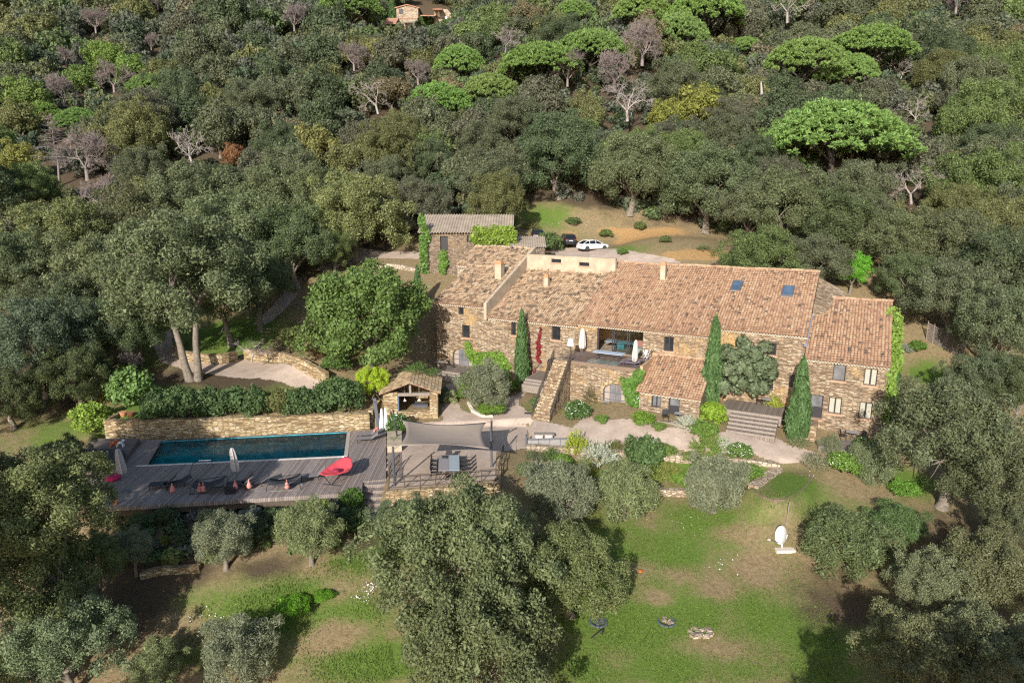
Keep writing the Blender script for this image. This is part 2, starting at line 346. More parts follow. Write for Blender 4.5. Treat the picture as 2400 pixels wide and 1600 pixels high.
def UT(px, py, dz=0):
    """point on the terrain seen at a pixel of the photograph"""
    r = ray(px, py); t = np.linspace(20, 420, 900); P = CAM+r*t[:, None]; g = P[:, 2]-dz-H(P[:, :2]); k = int(np.argmax(g < 0))
    if g[k] >= 0: return P[-1]
    a, b = t[max(k-1, 0)], t[k]
    for _ in range(18):
        c = (a+b)/2; q = CAM+r*c
        if q[2]-dz-h1(q[0], q[1]) < 0: b = c
        else: a = c
    return CAM+r*(a+b)/2

def axis(lo, hi, fine0, fine1, step, grow=1.16):
    a = list(np.arange(fine0, fine1+.01, step)); d = step
    while a[-1] < hi: d *= grow; a.append(a[-1]+min(d, 14))
    d = step
    while a[0] > lo: d *= grow; a.insert(0, a[0]-min(d, 14))
    return np.array(a)
gx = axis(-480, 480, -46, 46, .4); gy = axis(-60, 520, 30, 102, .4)
GX, GY = np.meshgrid(gx, gy); XY = np.stack([GX.ravel(), GY.ravel()], 1); GZ = H(XY)
fine = (np.abs(XY[:, 0]) < 60) & (XY[:, 1] > 20) & (XY[:, 1] < 115)
GZ = GZ+np.where(XY[:, 1] > 110, np.sin(XY[:, 0]*.13)*np.cos(XY[:, 1]*.11)*.5, 0)
nx, ny = len(gx), len(gy)
idx = np.arange(nx*ny).reshape(ny, nx)
quads = np.stack([idx[:-1, :-1], idx[:-1, 1:], idx[1:, 1:], idx[1:, :-1]], -1).reshape(-1, 4)
def np_mesh(name, V, Q, mats, smooth=False):
    me = bpy.data.meshes.new(name); me.vertices.add(len(V)); me.vertices.foreach_set('co', np.asarray(V, np.float32).ravel())
    k = Q.shape[1]; me.loops.add(Q.size); me.loops.foreach_set('vertex_index', Q.ravel().astype(np.int32))
    me.polygons.add(len(Q)); me.polygons.foreach_set('loop_start', (np.arange(len(Q))*k).astype(np.int32))
    if smooth: me.polygons.foreach_set('use_smooth', np.ones(len(Q), bool))
    for m_ in mats: me.materials.append(m_)
    me.update(calc_edges=True); return me
me = np_mesh('ground', np.column_stack([XY, GZ]), quads, [], True)
# what grows where: green (lush), soil (leaf litter / bare earth), ochre (bare bank)
def blob(px, py, rx, ry, z=None):
    P = UT(px, py); Q = UT(px+rx, py); R = UT(px, py-ry); return P[:2], max(.8, abs(Q[0]-P[0])), max(.8, abs(R[1]-P[1]))
def blobs(lst, base):
    v = np.full(len(XY), base, float)
    for px, py, rx, ry, s in lst:
        c, ax, ay = blob(px, py, rx, ry); q = ((XY[:, 0]-c[0])/ax)**2+((XY[:, 1]-c[1])/ay)**2; v += s*np.exp(-q)
    return v
green = blobs([(1650,1230,170,70,.5),(1560,1330,90,60,.4),(1500,1460,160,50,.6),(1700,1440,150,60,.5),(1560,1570,320,40,.55),(850,1560,200,50,.45),(690,1440,90,50,.5),(700,1380,60,30,.4),(900,1290,80,40,.5),(1850,1130,70,30,.6),
               (560,780,90,40,.8),(720,520,60,40,.8),(300,800,150,80,.5),(150,1010,140,50,.4),(330,960,80,30,.5),(640,910,90,25,.4),(1300,500,110,40,.3),(1265,512,60,26,.3),(1370,520,40,14,-.3),(1450,590,80,12,.5),(2180,880,60,40,.7),(2140,1130,60,40,.5),(1750,1120,60,20,.5),
               (1700,1040,260,12,.0),(1180,960,120,14,.4),(1560,1100,120,30,.6),(620,870,60,12,.3),(1380,1330,120,200,.4),(1590,1345,55,18,-.5),(1690,1385,40,16,-.5),(1545,1405,40,12,-.4),(1690,1250,50,12,-.3),(1640,1500,60,10,-.3),(1600,1300,120,40,.08),(1750,1250,50,24,-.3),(1500,1330,40,16,-.3),(1720,1440,50,14,-.3),(1780,1330,40,40,-.5),(1450,1560,60,14,-.4),(760,1500,50,18,-.4),(850,1430,90,40,.55),(640,1400,70,30,.4),(930,1530,80,40,.5),(560,1450,80,30,.3),(820,1310,60,26,.4),(480,1400,120,40,.4),(620,1340,90,24,.35),(500,1530,120,40,.4),(420,905,120,14,.4),(300,870,60,20,.4),(1330,960,60,14,.35),(1480,1000,60,10,.3),(1950,1480,160,120,.5),(2000,1200,120,40,.25)], .25)
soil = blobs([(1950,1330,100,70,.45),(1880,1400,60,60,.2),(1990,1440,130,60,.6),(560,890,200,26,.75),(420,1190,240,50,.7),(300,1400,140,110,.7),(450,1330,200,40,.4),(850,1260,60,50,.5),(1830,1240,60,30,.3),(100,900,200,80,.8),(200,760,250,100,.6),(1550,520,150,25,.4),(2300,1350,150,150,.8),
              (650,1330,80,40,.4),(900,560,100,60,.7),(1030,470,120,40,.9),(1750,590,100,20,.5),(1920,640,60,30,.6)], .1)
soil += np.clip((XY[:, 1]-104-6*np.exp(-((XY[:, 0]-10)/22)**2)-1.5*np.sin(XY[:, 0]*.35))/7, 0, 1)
ochre = blobs([(1480,565,60,14,.9),(1560,545,70,16,.7),(1620,595,110,12,.8),(1730,600,80,12,.6),(1430,540,60,12,.6),(1800,610,80,10,.4),(1330,545,30,10,.5)], 0)
for nm, v in (('green', green), ('soil', soil), ('ochre', ochre)):
    at = me.attributes.new(nm, 'FLOAT', 'POINT'); at.data.foreach_set('value', np.clip(v, 0, 1.3).astype(np.float32))
m, nt, bs = nmat('meadow_ground'); pos = geo_pos(nt)
n1, n2, n3, n4 = noise(nt, .42, 7, pos, .72), noise(nt, 3.5, 6, pos, .75), noise(nt, 11, 6, pos, .85), noise(nt, .16, 3, pos)
def thr(v, amt, nz, lo, hi):
    ad = N(nt, 'Math', operation='MULTIPLY_ADD'); nt.links.new(nz, ad.inputs[0]); ad.inputs[1].default_value = amt; nt.links.new(v, ad.inputs[2])
    r = N(nt, 'MapRange', interpolation_type='SMOOTHSTEP'); r.inputs[1].default_value = lo; r.inputs[2].default_value = hi; nt.links.new(ad.outputs[0], r.inputs[0]); return r.outputs[0]
dry = ramp(nt, [(.25, (.16, .115, .06)), (.5, (.30, .225, .125)), (.75, (.40, .31, .19))], n2.outputs[0]).outputs[0]
grn = ramp(nt, [(.25, (.065, .12, .018)), (.5, (.135, .215, .04)), (.78, (.24, .30, .085))], n3.outputs[0]).outputs[0]
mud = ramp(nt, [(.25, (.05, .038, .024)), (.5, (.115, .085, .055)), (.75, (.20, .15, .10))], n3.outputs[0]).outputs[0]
och = ramp(nt, [(.25, (.30, .17, .07)), (.5, (.46, .28, .12)), (.8, (.58, .40, .21))], n2.outputs[0]).outputs[0]
c = mixc(nt, thr(attr(nt, 'green').outputs['Fac'], 1.1, n1.outputs[0], .80, 1.36), dry, grn)
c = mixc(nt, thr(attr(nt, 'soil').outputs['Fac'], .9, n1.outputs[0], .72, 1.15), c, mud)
c = mixc(nt, thr(attr(nt, 'ochre').outputs['Fac'], .9, n1.outputs[0], .72, 1.0), c, och)
c = mixc(nt, .5, c, ramp(nt, [(.33, (.5, .48, .45)), (.66, (1.25, 1.25, 1.25))], n3.outputs[0]).outputs[0], 'MULTIPLY')
nt.links.new(c, bs.inputs['Base Color']); bs.inputs['Roughness'].default_value = .95; bs.inputs['Specular IOR Level'].default_value = .1
ad = N(nt, 'Math', operation='ADD'); nt.links.new(n2.outputs[0], ad.inputs[0]); nt.links.new(n3.outputs[0], ad.inputs[1]); bump(nt, ad.outputs[0], .8, .12, bs)
me.materials.append(m)
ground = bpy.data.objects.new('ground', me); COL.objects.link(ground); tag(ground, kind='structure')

m, nt, bs = nmat('gravel'); pos = geo_pos(nt)
n1, n2, n3 = noise(nt, .7, 5, pos), noise(nt, 30, 3, pos, .8), noise(nt, 4, 4, pos)
c = ramp(nt, [(.3, (.40, .31, .245)), (.7, (.56, .445, .365))], n1.outputs[0]).outputs[0]
c = mixc(nt, .5, c, ramp(nt, [(.3, (.6, .58, .56)), (.7, (1.2, 1.2, 1.2))], n2.outputs[0]).outputs[0], 'MULTIPLY')
c = mixc(nt, .35, c, ramp(nt, [(.35, (.7, .66, .62)), (.6, (1.1, 1.1, 1.1))], n3.outputs[0]).outputs[0], 'MULTIPLY')
nt.links.new(c, bs.inputs['Base Color']); bs.inputs['Roughness'].default_value = .95; bump(nt, n2.outputs[0], .5, .03, bs); M['gravel'] = m
def sheet(name, poly, mat, lift, step=.18, jag=.1):
    """a sheet of ground cover lying on the terrain inside a plan polygon"""
    p = np.asarray(poly); x = np.arange(p[:, 0].min()-.3, p[:, 0].max()+.3, step); y = np.arange(p[:, 1].min()-.3, p[:, 1].max()+.3, step)
    X, Y = np.meshgrid(x, y); q = np.stack([X.ravel(), Y.ravel()], 1); d = sdf(q, p)
    d = d+jag*(np.sin(q[:, 0]*3.1+q[:, 1]*1.7)+np.sin(q[:, 1]*4.3-q[:, 0]*2.2))*.5
    i = np.arange(q.shape[0]).reshape(X.shape); Q = np.stack([i[:-1, :-1], i[:-1, 1:], i[1:, 1:], i[1:, :-1]], -1).reshape(-1, 4)
    Q = Q[(d[Q] < 0).all(1)]; used = np.unique(Q); rm = np.full(len(q), -1); rm[used] = np.arange(len(used))
    V = np.column_stack([q[used], H(q[used])+lift]); me_ = np_mesh(name, V, rm[Q], [mat], True)
    o = bpy.data.objects.new(name, me_); COL.objects.link(o); return tag(o, kind='structure')
def PT(pts): return [tuple(UT(x, y)[:2]) for x, y in pts]
sheet('gravel_path', PT([(907,1150),(1165,1131),(1166,1062),(1232,1052),(1400,1042),(1530,1047),(1650,1060),(1760,1066),(1800,1082),(1860,1086),(1915,1080),(1915,1060),(1850,1040),(1800,1014),(1690,1012),(1640,1002),(1600,1003),(1545,996),(1480,980),(1440,982),(1368,975),(1340,1000),(1265,985),(1215,945),(1245,905),(1190,932),(1140,975),(1085,962),(1064,925),(1100,880),(1040,902),(1034,985),(907,1000)]), M['gravel'], .03)
sheet('garden_path', PT([(350,800),(375,850),(440,872),(520,882),(600,888),(700,912),(770,928),(850,935),(880,905),(770,890),(700,862),(600,838),(520,842),(450,838),(420,815),(400,770)]), M['gravel'], .03)
sheet('upper_path', PT([(592,760),(615,768),(660,735),(700,690),(712,650),(690,640),(660,690)]), M['gravel'], .03)
sheet('parking_gravel', PT([(1290,600),(1290,582),(1360,578),(1430,583),(1500,592),(1580,606),(1600,618),(1460,622)]), M['gravel'], .03)
sheet('lane', PT([(840,580),(1000,590),(1000,610),(880,606),(760,640),(740,630),(830,596)]), M['gravel'], .03)

# ---------------------------------------------------------------- the stone farmhouse
AZ = math.radians(26.9)
FD = np.array([math.cos(AZ), -math.sin(AZ), 0]); BD = np.array([math.sin(AZ), math.cos(AZ), 0]); P0 = np.array([14.68, 64.31, 0])
def L(a, b, z): return P0+FD*a+BD*b+np.array([0, 0, z])
def FA(px, py, b):
    """photo pixel -> (a, z) on the vertical plane at depth b of the house"""
    p = P0+BD*b; r = ray(px, py); q = CAM+r*np.dot(p-CAM, BD)/np.dot(r, BD)-P0
    return float(q @ FD), float(q[2])
def lbox(mb, a0, a1, b0, b1, z0, z1, m=0, c=.5):
    mb.hexa([L(a0, b0, z0), L(a1, b0, z0), L(a1, b1, z0), L(a0, b1, z0)], [L(a0, b0, z1), L(a1, b0, z1), L(a1, b1, z1), L(a0, b1, z1)], m, c)
def wall_front(mb, a0, a1, z0, z1, b, holes, depth=.28, arches=()):
    """front wall with real openings: holes = (a0,a1,z0,z1); an arch hole gets spandrels"""
    A = sorted({a0, a1, *[h[0] for h in holes], *[h[1] for h in holes]}); Z = sorted({z0, z1, *[h[2] for h in holes], *[h[3] for h in holes]})
    for i in range(len(A)-1):
        for j in range(len(Z)-1):
            ca, cz = (A[i]+A[i+1])/2, (Z[j]+Z[j+1])/2
            if any(h[0] < ca < h[1] and h[2] < cz < h[3] for h in holes): continue
            mb.add([L(A[i], b, Z[j]), L(A[i+1], b, Z[j]), L(A[i+1], b, Z[j+1]), L(A[i], b, Z[j+1])], [(0, 1, 2, 3)])
    for k, h in enumerate(holes):
        x0, x1, y0, y1 = h
        mb.add([L(x0, b, y0), L(x0, b+depth, y0), L(x0, b+depth, y1), L(x0, b, y1)], [(0, 1, 2, 3)])
        mb.add([L(x1, b+depth, y0), L(x1, b, y0), L(x1, b, y1), L(x1, b+depth, y1)], [(0, 1, 2, 3)])
        mb.add([L(x0, b, y0), L(x1, b, y0), L(x1, b+depth, y0), L(x0, b+depth, y0)], [(0, 1, 2, 3)])
        mb.add([L(x0, b+depth, y1), L(x1, b+depth, y1), L(x1, b, y1), L(x0, b, y1)], [(0, 1, 2, 3)])
        if k in arches:
            n = 10; cx, hw = (x0+x1)/2, (x1-x0)/2; hh = min(hw*.75, (y1-y0)*.5)
            pts = [(cx+hw*math.cos(t), y1-hh+hh*math.sin(t)) for t in np.linspace(0, math.pi, 2*n+1)]
            for i in range(2*n):
                (xa, za), (xb, zb) = pts[i], pts[i+1]
                mb.add([L(xa, b, za), L(xa, b, y1), L(xb, b, y1), L(xb, b, zb)], [(0, 1, 2, 3)])
                mb.add([L(xa, b, za), L(xb, b, zb), L(xb, b+depth, zb), L(xa, b+depth, za)], [(0, 1, 2, 3)])
house = empty('farmhouse', L(-4, 5, 1), 'long stone farmhouse with stepped clay tile roofs behind the gravel yard', 'farmhouse')
def roof_tiles(name, mat, a0, a1, b0, z0, b1, pitch, parent, w=.25, row=.37, red=2, label=None, skew=0.0, seed=0, eave=True):
    """canal tiles: every cover tile is its own half barrel over a channel sheet"""
    rg = np.random.default_rng(seed+11); t = math.tan(pitch); mb = MB(); cs = 1/math.cos(pitch)
    nc = max(2, int(round((a1-a0)/w))); w = (a1-a0)/nc; nr = max(2, int(round((b1-b0)*cs/row))); db = (b1-b0)/nr
    P = lambda a, b, dz: L(a, b, z0+(b-b0)*t+dz+.05*math.sin(a*.55+seed)*math.sin((b-b0)*.38)+.02*math.sin(a*1.7+b*.9+seed))
    mb.hexa([P(a0, b0, -.14), P(a1, b0, -.14), P(a1, b1, -.14), P(a0, b1, -.14)], [P(a0, b0, -.02), P(a1, b0, -.02), P(a1, b1, -.02), P(a0, b1, -.02)], 1)
    ang = np.linspace(0, math.pi, 6)
    wob = rg.normal(0, .012, (nc, nr+1))
    for i in range(nc):
        ac = a0+(i+.5)*w; colv = rg.uniform(-.08, .08)
        for j in range(nr):
            bb0 = b0+j*db-.03; bb1 = b0+(j+1)*db+.06; r0, r1 = w*.47, w*.38
            v = rg.beta(2.2, 1.9)*.8+.14+colv
            if j < red: v = rg.uniform(.2, .5) if rg.random() < .8 else v
            if rg.random() < .05: v = rg.uniform(0, .15)
            s = wob[i, j]+skew*j; q = []
            for (bb, r, dz) in ((bb0, r0, .045), (bb1, r1, .0)):
                q += [P(ac+s-r*math.cos(x), bb, dz+r*.85*math.sin(x)-.02) for x in ang]
            mb.add(q, [(k, k+1, 7+k, 6+k) for k in range(5)]+[(0, 1, 2, 3, 4, 5)], 0, float(np.clip(v, 0, 1)))
    na = max(1, int((a1-a0)/.42)); wr = (a1-a0)/na
    for i in range(na):   # ridge course
        x0 = a0+i*wr; q = []
        for x, r in ((x0-.02, .13), (x0+wr+.03, .105)):
            q += [P(x, b1+r*math.cos(g)*1.1-.06, .03+r*math.sin(g)+rg.normal(0, .006)) for g in ang]
        mb.add(q, [(k+1, k, 6+k, 7+k) for k in range(5)], 0, float(np.clip(rg.beta(1.6, 1.3)*.6+.35, 0, 1)))
    o = mb.build(name, [mat, M['tile_base']], parent)
    if label: o['label'] = label
    return o
def cornice(a0, a1, b, z, parent, w=.24):
    mb = MB(); n = int((a1-a0)/w)
    for i in range(n):
        a = a0+(i+.5)*(a1-a0)/n
        mb.hexa([L(a-w*.33, b-.22, z), L(a+w*.33, b-.22, z), L(a+w*.33, b-.01, z), L(a-w*.33, b-.01, z)], [L(a-w*.2, b-.22, z+.09), L(a+w*.2, b-.22, z+.09), L(a+w*.2, b-.01, z+.09), L(a-w*.2, b-.01, z+.09)])
        mb.hexa([L(a-w*.33+w*.5, b-.11, z-.1), L(a+w*.33+w*.5, b-.11, z-.1), L(a+w*.33+w*.5, b-.01, z-.1), L(a-w*.33+w*.5, b-.01, z-.1)], [L(a+w*.3, b-.11, z-.02), L(a+w*.7, b-.11, z-.02), L(a+w*.7, b-.01, z-.02), L(a+w*.3, b-.01, z-.02)])
    return mb.build('cornice', M['mortar'], parent)
def window(parent, hole, b, depth=.28, panes=2, mat='pane', frame='frame', sill=True, curtain=False, name='window', transom=0, lintel=False, fw=.07):
    """casement set back in its opening: frame, glass, sill and lintel"""
    a0, a1, z0, z1 = hole; bb = b+depth-.06; mb = MB()
    lbox(mb, a0, a0+fw, bb, bb+.06, z0, z1); lbox(mb, a1-fw, a1, bb, bb+.06, z0, z1); lbox(mb, a0+fw, a1-fw, bb, bb+.06, z0, z0+fw); lbox(mb, a0+fw, a1-fw, bb, bb+.06, z1-fw, z1)
    for k in range(1, panes):
        x = a0+(a1-a0)*k/panes; lbox(mb, x-fw*.7, x+fw*.7, bb-.004, bb+.055, z0+fw, z1-fw)
    for k in range(transom):
        z = z0+(z1-z0)*(k+1)/(transom+1); lbox(mb, a0+fw, a1-fw, bb+.004, bb+.05, z-.025, z+.025)
    w = mb.build(name, M[frame], parent)
    g = MB(); lbox(g, a0+fw*.5, a1-fw*.5, bb+.035, bb+.045, z0+fw*.5, z1-fw*.5); g.build('pane', M[mat], w)
    if curtain:
        g = MB()
        for s in (0, 1):
            ca = a0+fw+s*(a1-a0-2*fw)*.58; wd = (a1-a0-2*fw)*.42; n = 7
            for k in range(n):
                x0, x1 = ca+wd*k/n, ca+wd*(k+1)/n; o0, o1 = (.012, 0) if k % 2 else (0, .012)
                g.add([L(x0, bb+.02+o0, z0+fw), L(x1, bb+.02+o1, z0+fw), L(x1, bb+.02+o1, z1-fw), L(x0, bb+.02+o0, z1-fw)], [(0, 1, 2, 3)])
        g.build('curtain', M['curtain'], w)
    if sill:
        g = MB(); lbox(g, a0-.14, a1+.14, b-.09, b+depth-.07, z0-.13, z0+.015); g.build('sill', M['sill'], w)
    if lintel:
        g = MB(); lbox(g, a0-.2, a1+.2, b-.025, b+.1, z1, z1+.17); g.build('lintel', M['wood_dark'], w)
    return w
def hole(x0, y0, x1, y1, b):
    a0, _ = FA(x0, (y0+y1)/2, b); a1, _ = FA(x1, (y0+y1)/2, b); _, z1 = FA((x0+x1)/2, y0, b); _, z0 = FA((x0+x1)/2, y1, b)
    return (a0, a1, z0, z1)
WB = -2.0   # walls start below ground
def body(name, a0, a1, b0, b1, zt, holes, arches=(), mat='stone', zback=None, label=None, z0=WB, depth=.28):
    """shell of one house section: pierced front, plain flanks and rear, sloping side tops"""
    mb = MB(); wall_front(mb, a0, a1, z0, zt, b0, holes, depth, arches); zb = zback if zback is not None else zt
    mb.add([L(a0, b1, z0), L(a0, b0, z0), L(a0, b0, zt), L(a0, b1, zb)], [(0, 1, 2, 3)])
    mb.add([L(a1, b0, z0), L(a1, b1, z0), L(a1, b1, zb), L(a1, b0, zt)], [(0, 1, 2, 3)])
    mb.add([L(a1, b1, z0), L(a0, b1, z0), L(a0, b1, zb), L(a1, b1, zb)], [(0, 1, 2, 3)])
    mb.add([L(a0, b0, zt), L(a1, b0, zt), L(a1, b1, zb), L(a0, b1, zb)], [(0, 1, 2, 3)])
    for h in holes:  # dark room behind each opening
        pass
    o = mb.build(name, M[mat], house)
    if label: o['label'] = label
    return o
pit = math.radians(22); T22 = math.tan(pit)
# section 1 (left, tallest)
aL, aR1 = -26.1, -19.75
h_s1 = [hole(1061, 816, 1109.5, 858, 0), hole(1083, 762, 1101, 791.5, 0), hole(1074.5, 721, 1086.6, 737, 0)]
body('left_wing_wall', aL, aR1, 0, 12, 8.98, h_s1, arches=(0,), zback=8.98+12*T22)
cornice(aL, aR1, 0, 8.82, house)
roof_tiles('left_wing_roof', M['tile_cream'], aL-.15, aR1+.05, -.4, 9.1, 7.6, pit, house, seed=1, red=2)
roof_tiles('left_wing_rear_roof', M['tile_cream'], aL-1.9, aR1+.05, 7.6, 9.1+8.0*T22, 12.4, pit, house, seed=2, red=0)
mb = MB(); lbox(mb, aL-1.8, aL-.01, 7.7, 12.2, 4, 9.1+8.0*T22-.1); mb.build('rear_jog_wall', M['stone_pale'], house)
cornice(aL-1.85, aL-.1, 7.7, 9.1+8.0*T22-.22, house)
window(house, h_s1[1], 0, panes=1); window(house, h_s1[2], 0, panes=1, lintel=True, sill=False)
def arch_door(hh, b, name='arched_door', depth=.28):
    a0, a1, z0, z1 = hh; d = MB(); bb = b+depth-.05; n = 12; cx, hw = (a0+a1)/2, (a1-a0)/2; h_ = min(hw*.75, (z1-z0)*.5)
    prof = lambda x: z1-h_+h_*math.sqrt(max(0, 1-((x-cx)/hw)**2))
    for i in range(n):
        x0, x1 = a0+(a1-a0)*i/n, a0+(a1-a0)*(i+1)/n
        d.hexa([L(x0, bb, z0), L(x1, bb, z0), L(x1, bb+.05, z0), L(x0, bb+.05, z0)], [L(x0, bb, prof(x0)), L(x1, bb, prof(x1)), L(x1, bb+.05, prof(x1)), L(x0, bb+.05, prof(x0))], 0, (i % 3)/3)
    w = d.build(name, M['door_wood'], house)
    f = MB()
    for k in (.0, .27, .5, .73, 1.0):
        x = a0+(a1-a0)*min(max(k, .02), .98); lbox(f, x-.04, x+.04, bb-.03, bb-.002, z0, prof(x)-.02)
    for z in (z0+.06, z0+(z1-z0)*.33, z0+(z1-z0)*.6): lbox(f, a0+.03, a1-.03, bb-.025, bb-.006, z-.035, z+.035)
    f.build('door_frame', M['grey_metal'], w)
    g = MB()
    for k0, k1 in ((.3, .47), (.53, .7)):
        x0, x1 = a0+(a1-a0)*k0, a0+(a1-a0)*k1; lbox(g, x0, x1, bb-.012, bb-.004, z0+.12, prof((x0+x1)/2)-.15)
    g.build('door_pane', M['pane_grey'], w)
    v = MB(); m_ = 9
    for i in range(m_):   # rough voussoirs round the arch, proud of the wall
        t0, t1 = math.pi*i/m_, math.pi*(i+.86)/m_
        q = [(cx+(hw+k)*math.cos(t), z1-h_+(h_+k)*math.sin(t)) for t in (t0, t1) for k in (.02, .34)]
        v.hexa([L(*[q[0][0], b-.02, q[0][1]]), L(q[1][0], b-.02, q[1][1]), L(q[1][0], b+.1, q[1][1]), L(q[0][0], b+.1, q[0][1])], [L(q[2][0], b-.02, q[2][1]), L(q[3][0], b-.02, q[3][1]), L(q[3][0], b+.1, q[3][1]), L(q[2][0], b+.1, q[2][1])])
    v.build('arch_stones', M['stone_dry'], w); return w
arch_door(h_s1[0], 0)
# parapet between left wing and the low middle section
t_ = MB(); t_.hexa([L(aR1+.05, -.42, 7.6), L(aR1+.4, -.42, 7.6), L(aR1+.4, 12.2, 7.6+4.9), L(aR1+.05, 12.2, 12.5)], [L(aR1+.05, -.42, 9.42), L(aR1+.4, -.42, 9.42), L(aR1+.4, 12.2, 9.42+12.62*T22), L(aR1+.05, 12.2, 9.42+12.62*T22)])
t_.build('party_parapet', M['render'], house)
# section 2 (low, cream tiles)
a2, b2e = -8.95, 9.7
h_s2 = [hole(1198, 751, 1209, 786, 0), hole(1293, 765, 1313.5, 797, 0), hole(1282, 838, 1318, 872, 0)]
body('middle_wall', aR1, a2, 0, b2e, 7.86, h_s2, arches=(2,), zback=7.86+b2e*T22)
cornice(aR1+.4, a2, 0, 7.72, house)
roof_tiles('middle_roof', M['tile_cream'], aR1+.4, a2+.05, -.4, 8.0, b2e, pit, house, seed=3, red=2)
for h_ in h_s2[:2]: window(house, h_, 0, panes=1, lintel=True)
w_ = window(house, h_s2[2], 0, panes=2, sill=False, name='low_door', fw=.06)
zt2 = 8.0+(b2e+.4)*T22
hw_ = [hole(1292, 607, 1315, 616, b2e), hole(1357, 615, 1381, 624, b2e)]
mb = MB(); zpar = FA(1338, 603, b2e)[1]
wall_front(mb, aR1+.4, a2+.6, zt2-1.5, zpar, b2e+.02, hw_, .25); lbox(mb, aR1+.4, a2+.6, b2e+.27, b2e+.5, zt2-3, zpar); lbox(mb, aR1+.36, a2+.62, b2e-.02, b2e+.53, zpar+.003, zpar+.1)
mb.build('clerestory_wall', M['render'], house)
for h_ in hw_: window(house, h_, b2e+.02, .25, panes=1, name='clerestory_window', fw=.05)
# section 3 (tall, pink tiles)
a3 = 4.3; h_s3 = [hole(1399, 769, 1507, 829, 0), hole(1556, 789, 1578.6, 823.5, 0)]
h_s3[0] = (h_s3[0][0], h_s3[0][1], 5.42, h_s3[0][3])
body('main_wall', a2, a3, 0, 11.9, 8.12, h_s3, zback=8.12+11.9*T22, depth=.3)
cornice(a2, a3, 0, 7.98, house)
roof_tiles('main_roof', M['tile_pink'], a2+.05, a3+.05, -.4, 8.24, 11.95, pit, house, seed=4, red=1)
window(house, h_s3[1], 0, panes=2)
# living room behind the big glazed opening
ga0, ga1, gz0, gz1 = h_s3[0]
r = MB(); lbox(r, ga0-1.2, ga1+1.2, .32, 5.2, 5.28, 5.40); r.build('room_floor', M['stone_pale'], house)
r = MB(); lbox(r, ga0-1.2, ga1+1.2, 5.2, 5.3, 5.4, 8); lbox(r, ga0-1.3, ga0-1.2, .32, 5.2, 5.4, 8); lbox(r, ga1+1.2, ga1+1.3, .32, 5.2, 5.4, 8); r.build('room_wall', M['render_warm'], house)
f = MB(); bb = .2
for k in (0, .02, .33, .37, .66, .70, 1.0):
    x = ga0+(ga1-ga0)*k; lbox(f, x-.045, x+.045, bb, bb+.07, gz0, gz1)
lbox(f, ga0+.045, ga1-.045, bb+.004, bb+.066, gz0, gz0+.06); lbox(f, ga0+.045, ga1-.045, bb+.004, bb+.066, gz1-.08, gz1)
sd = f.build('sliding_glass_door', M['frame'], house)
g = MB(); lbox(g, ga0+(ga1-ga0)*.36, ga1-.05, bb+.03, bb+.04, gz0+.06, gz1-.08); g.build('door_glass', M['glass'], sd)
# section 4
a4 = 12.62; h_s4 = [hole(1794, 804, 1819.6, 832.5, 0), hole(1797, 887, 1812, 914, 0), hole(1849, 880, 1861, 908, 0)]
body('right_wall', a3, a4, 0, 10.4, 8.95, h_s4, zback=8.95+10.4*T22)
cornice(a3, a4, 0, 8.8, house)
roof_tiles('right_roof', M['tile_pink'], a3+.05, a4+.05, -.4, 9.08, 10.45, pit, house, seed=5, red=2)
for h_ in h_s4: window(house, h_, 0, panes=1, lintel=True)
mb = MB(); mb.hexa([L(a4+.06, 4.5, 6), L(a4+2.6, 6.5, 6), L(a4+2.6, 10.4, 6), L(a4+.06, 10.4, 6)], [L(a4+.06, 4.5, 10.6), L(a4+2.6, 6.5, 9.6), L(a4+2.6, 10.4, 11.6), L(a4+.06, 10.4, 12.9)])
mb.build('rubble_gable', M['stone'], house)
for (px0, py0, px1, py1) in ((1708, 663, 1745, 684), (1827, 675, 1866, 696)):   # roof windows lying in the roof plane
    n_ = np.array([0, 0, 1.])-BD*T22; e_ = L(0, -.4, 9.08)
    def onroof(px, py):
        rr = ray(px, py); q = CAM+rr*np.dot(e_-CAM, n_)/np.dot(rr, n_)-P0; return q @ FD, q @ BD
    (u0, v0), (u1, v1) = onroof(px0+3, py1), onroof(px1-3, py0); R_ = lambda a, b, d: L(a, b, 9.08+(b+.4)*T22+d)
    f = MB(); fw = .11
    for (x0, x1, y0, y1) in ((u0, u1, v0, v0+fw), (u0, u1, v1-fw, v1), (u0, u0+fw, v0+fw, v1-fw), (u1-fw, u1, v0+fw, v1-fw)):
        f.hexa([R_(x0, y0, -.02), R_(x1, y0, -.02), R_(x1, y1, -.02), R_(x0, y1, -.02)], [R_(x0, y0, .24), R_(x1, y0, .24), R_(x1, y1, .24), R_(x0, y1, .24)])
    w_ = f.build('roof_window', M['grey_metal'], house)
    g = MB(); g.hexa([R_(u0+fw, v0+fw, 0), R_(u1-fw, v0+fw, 0), R_(u1-fw, v1-fw, 0), R_(u0+fw, v1-fw, 0)], [R_(u0+fw, v0+fw, .21), R_(u1-fw, v0+fw, .21), R_(u1-fw, v1-fw, .21), R_(u0+fw, v1-fw, .21)]); g.build('pane', M['pane_blue'], w_)
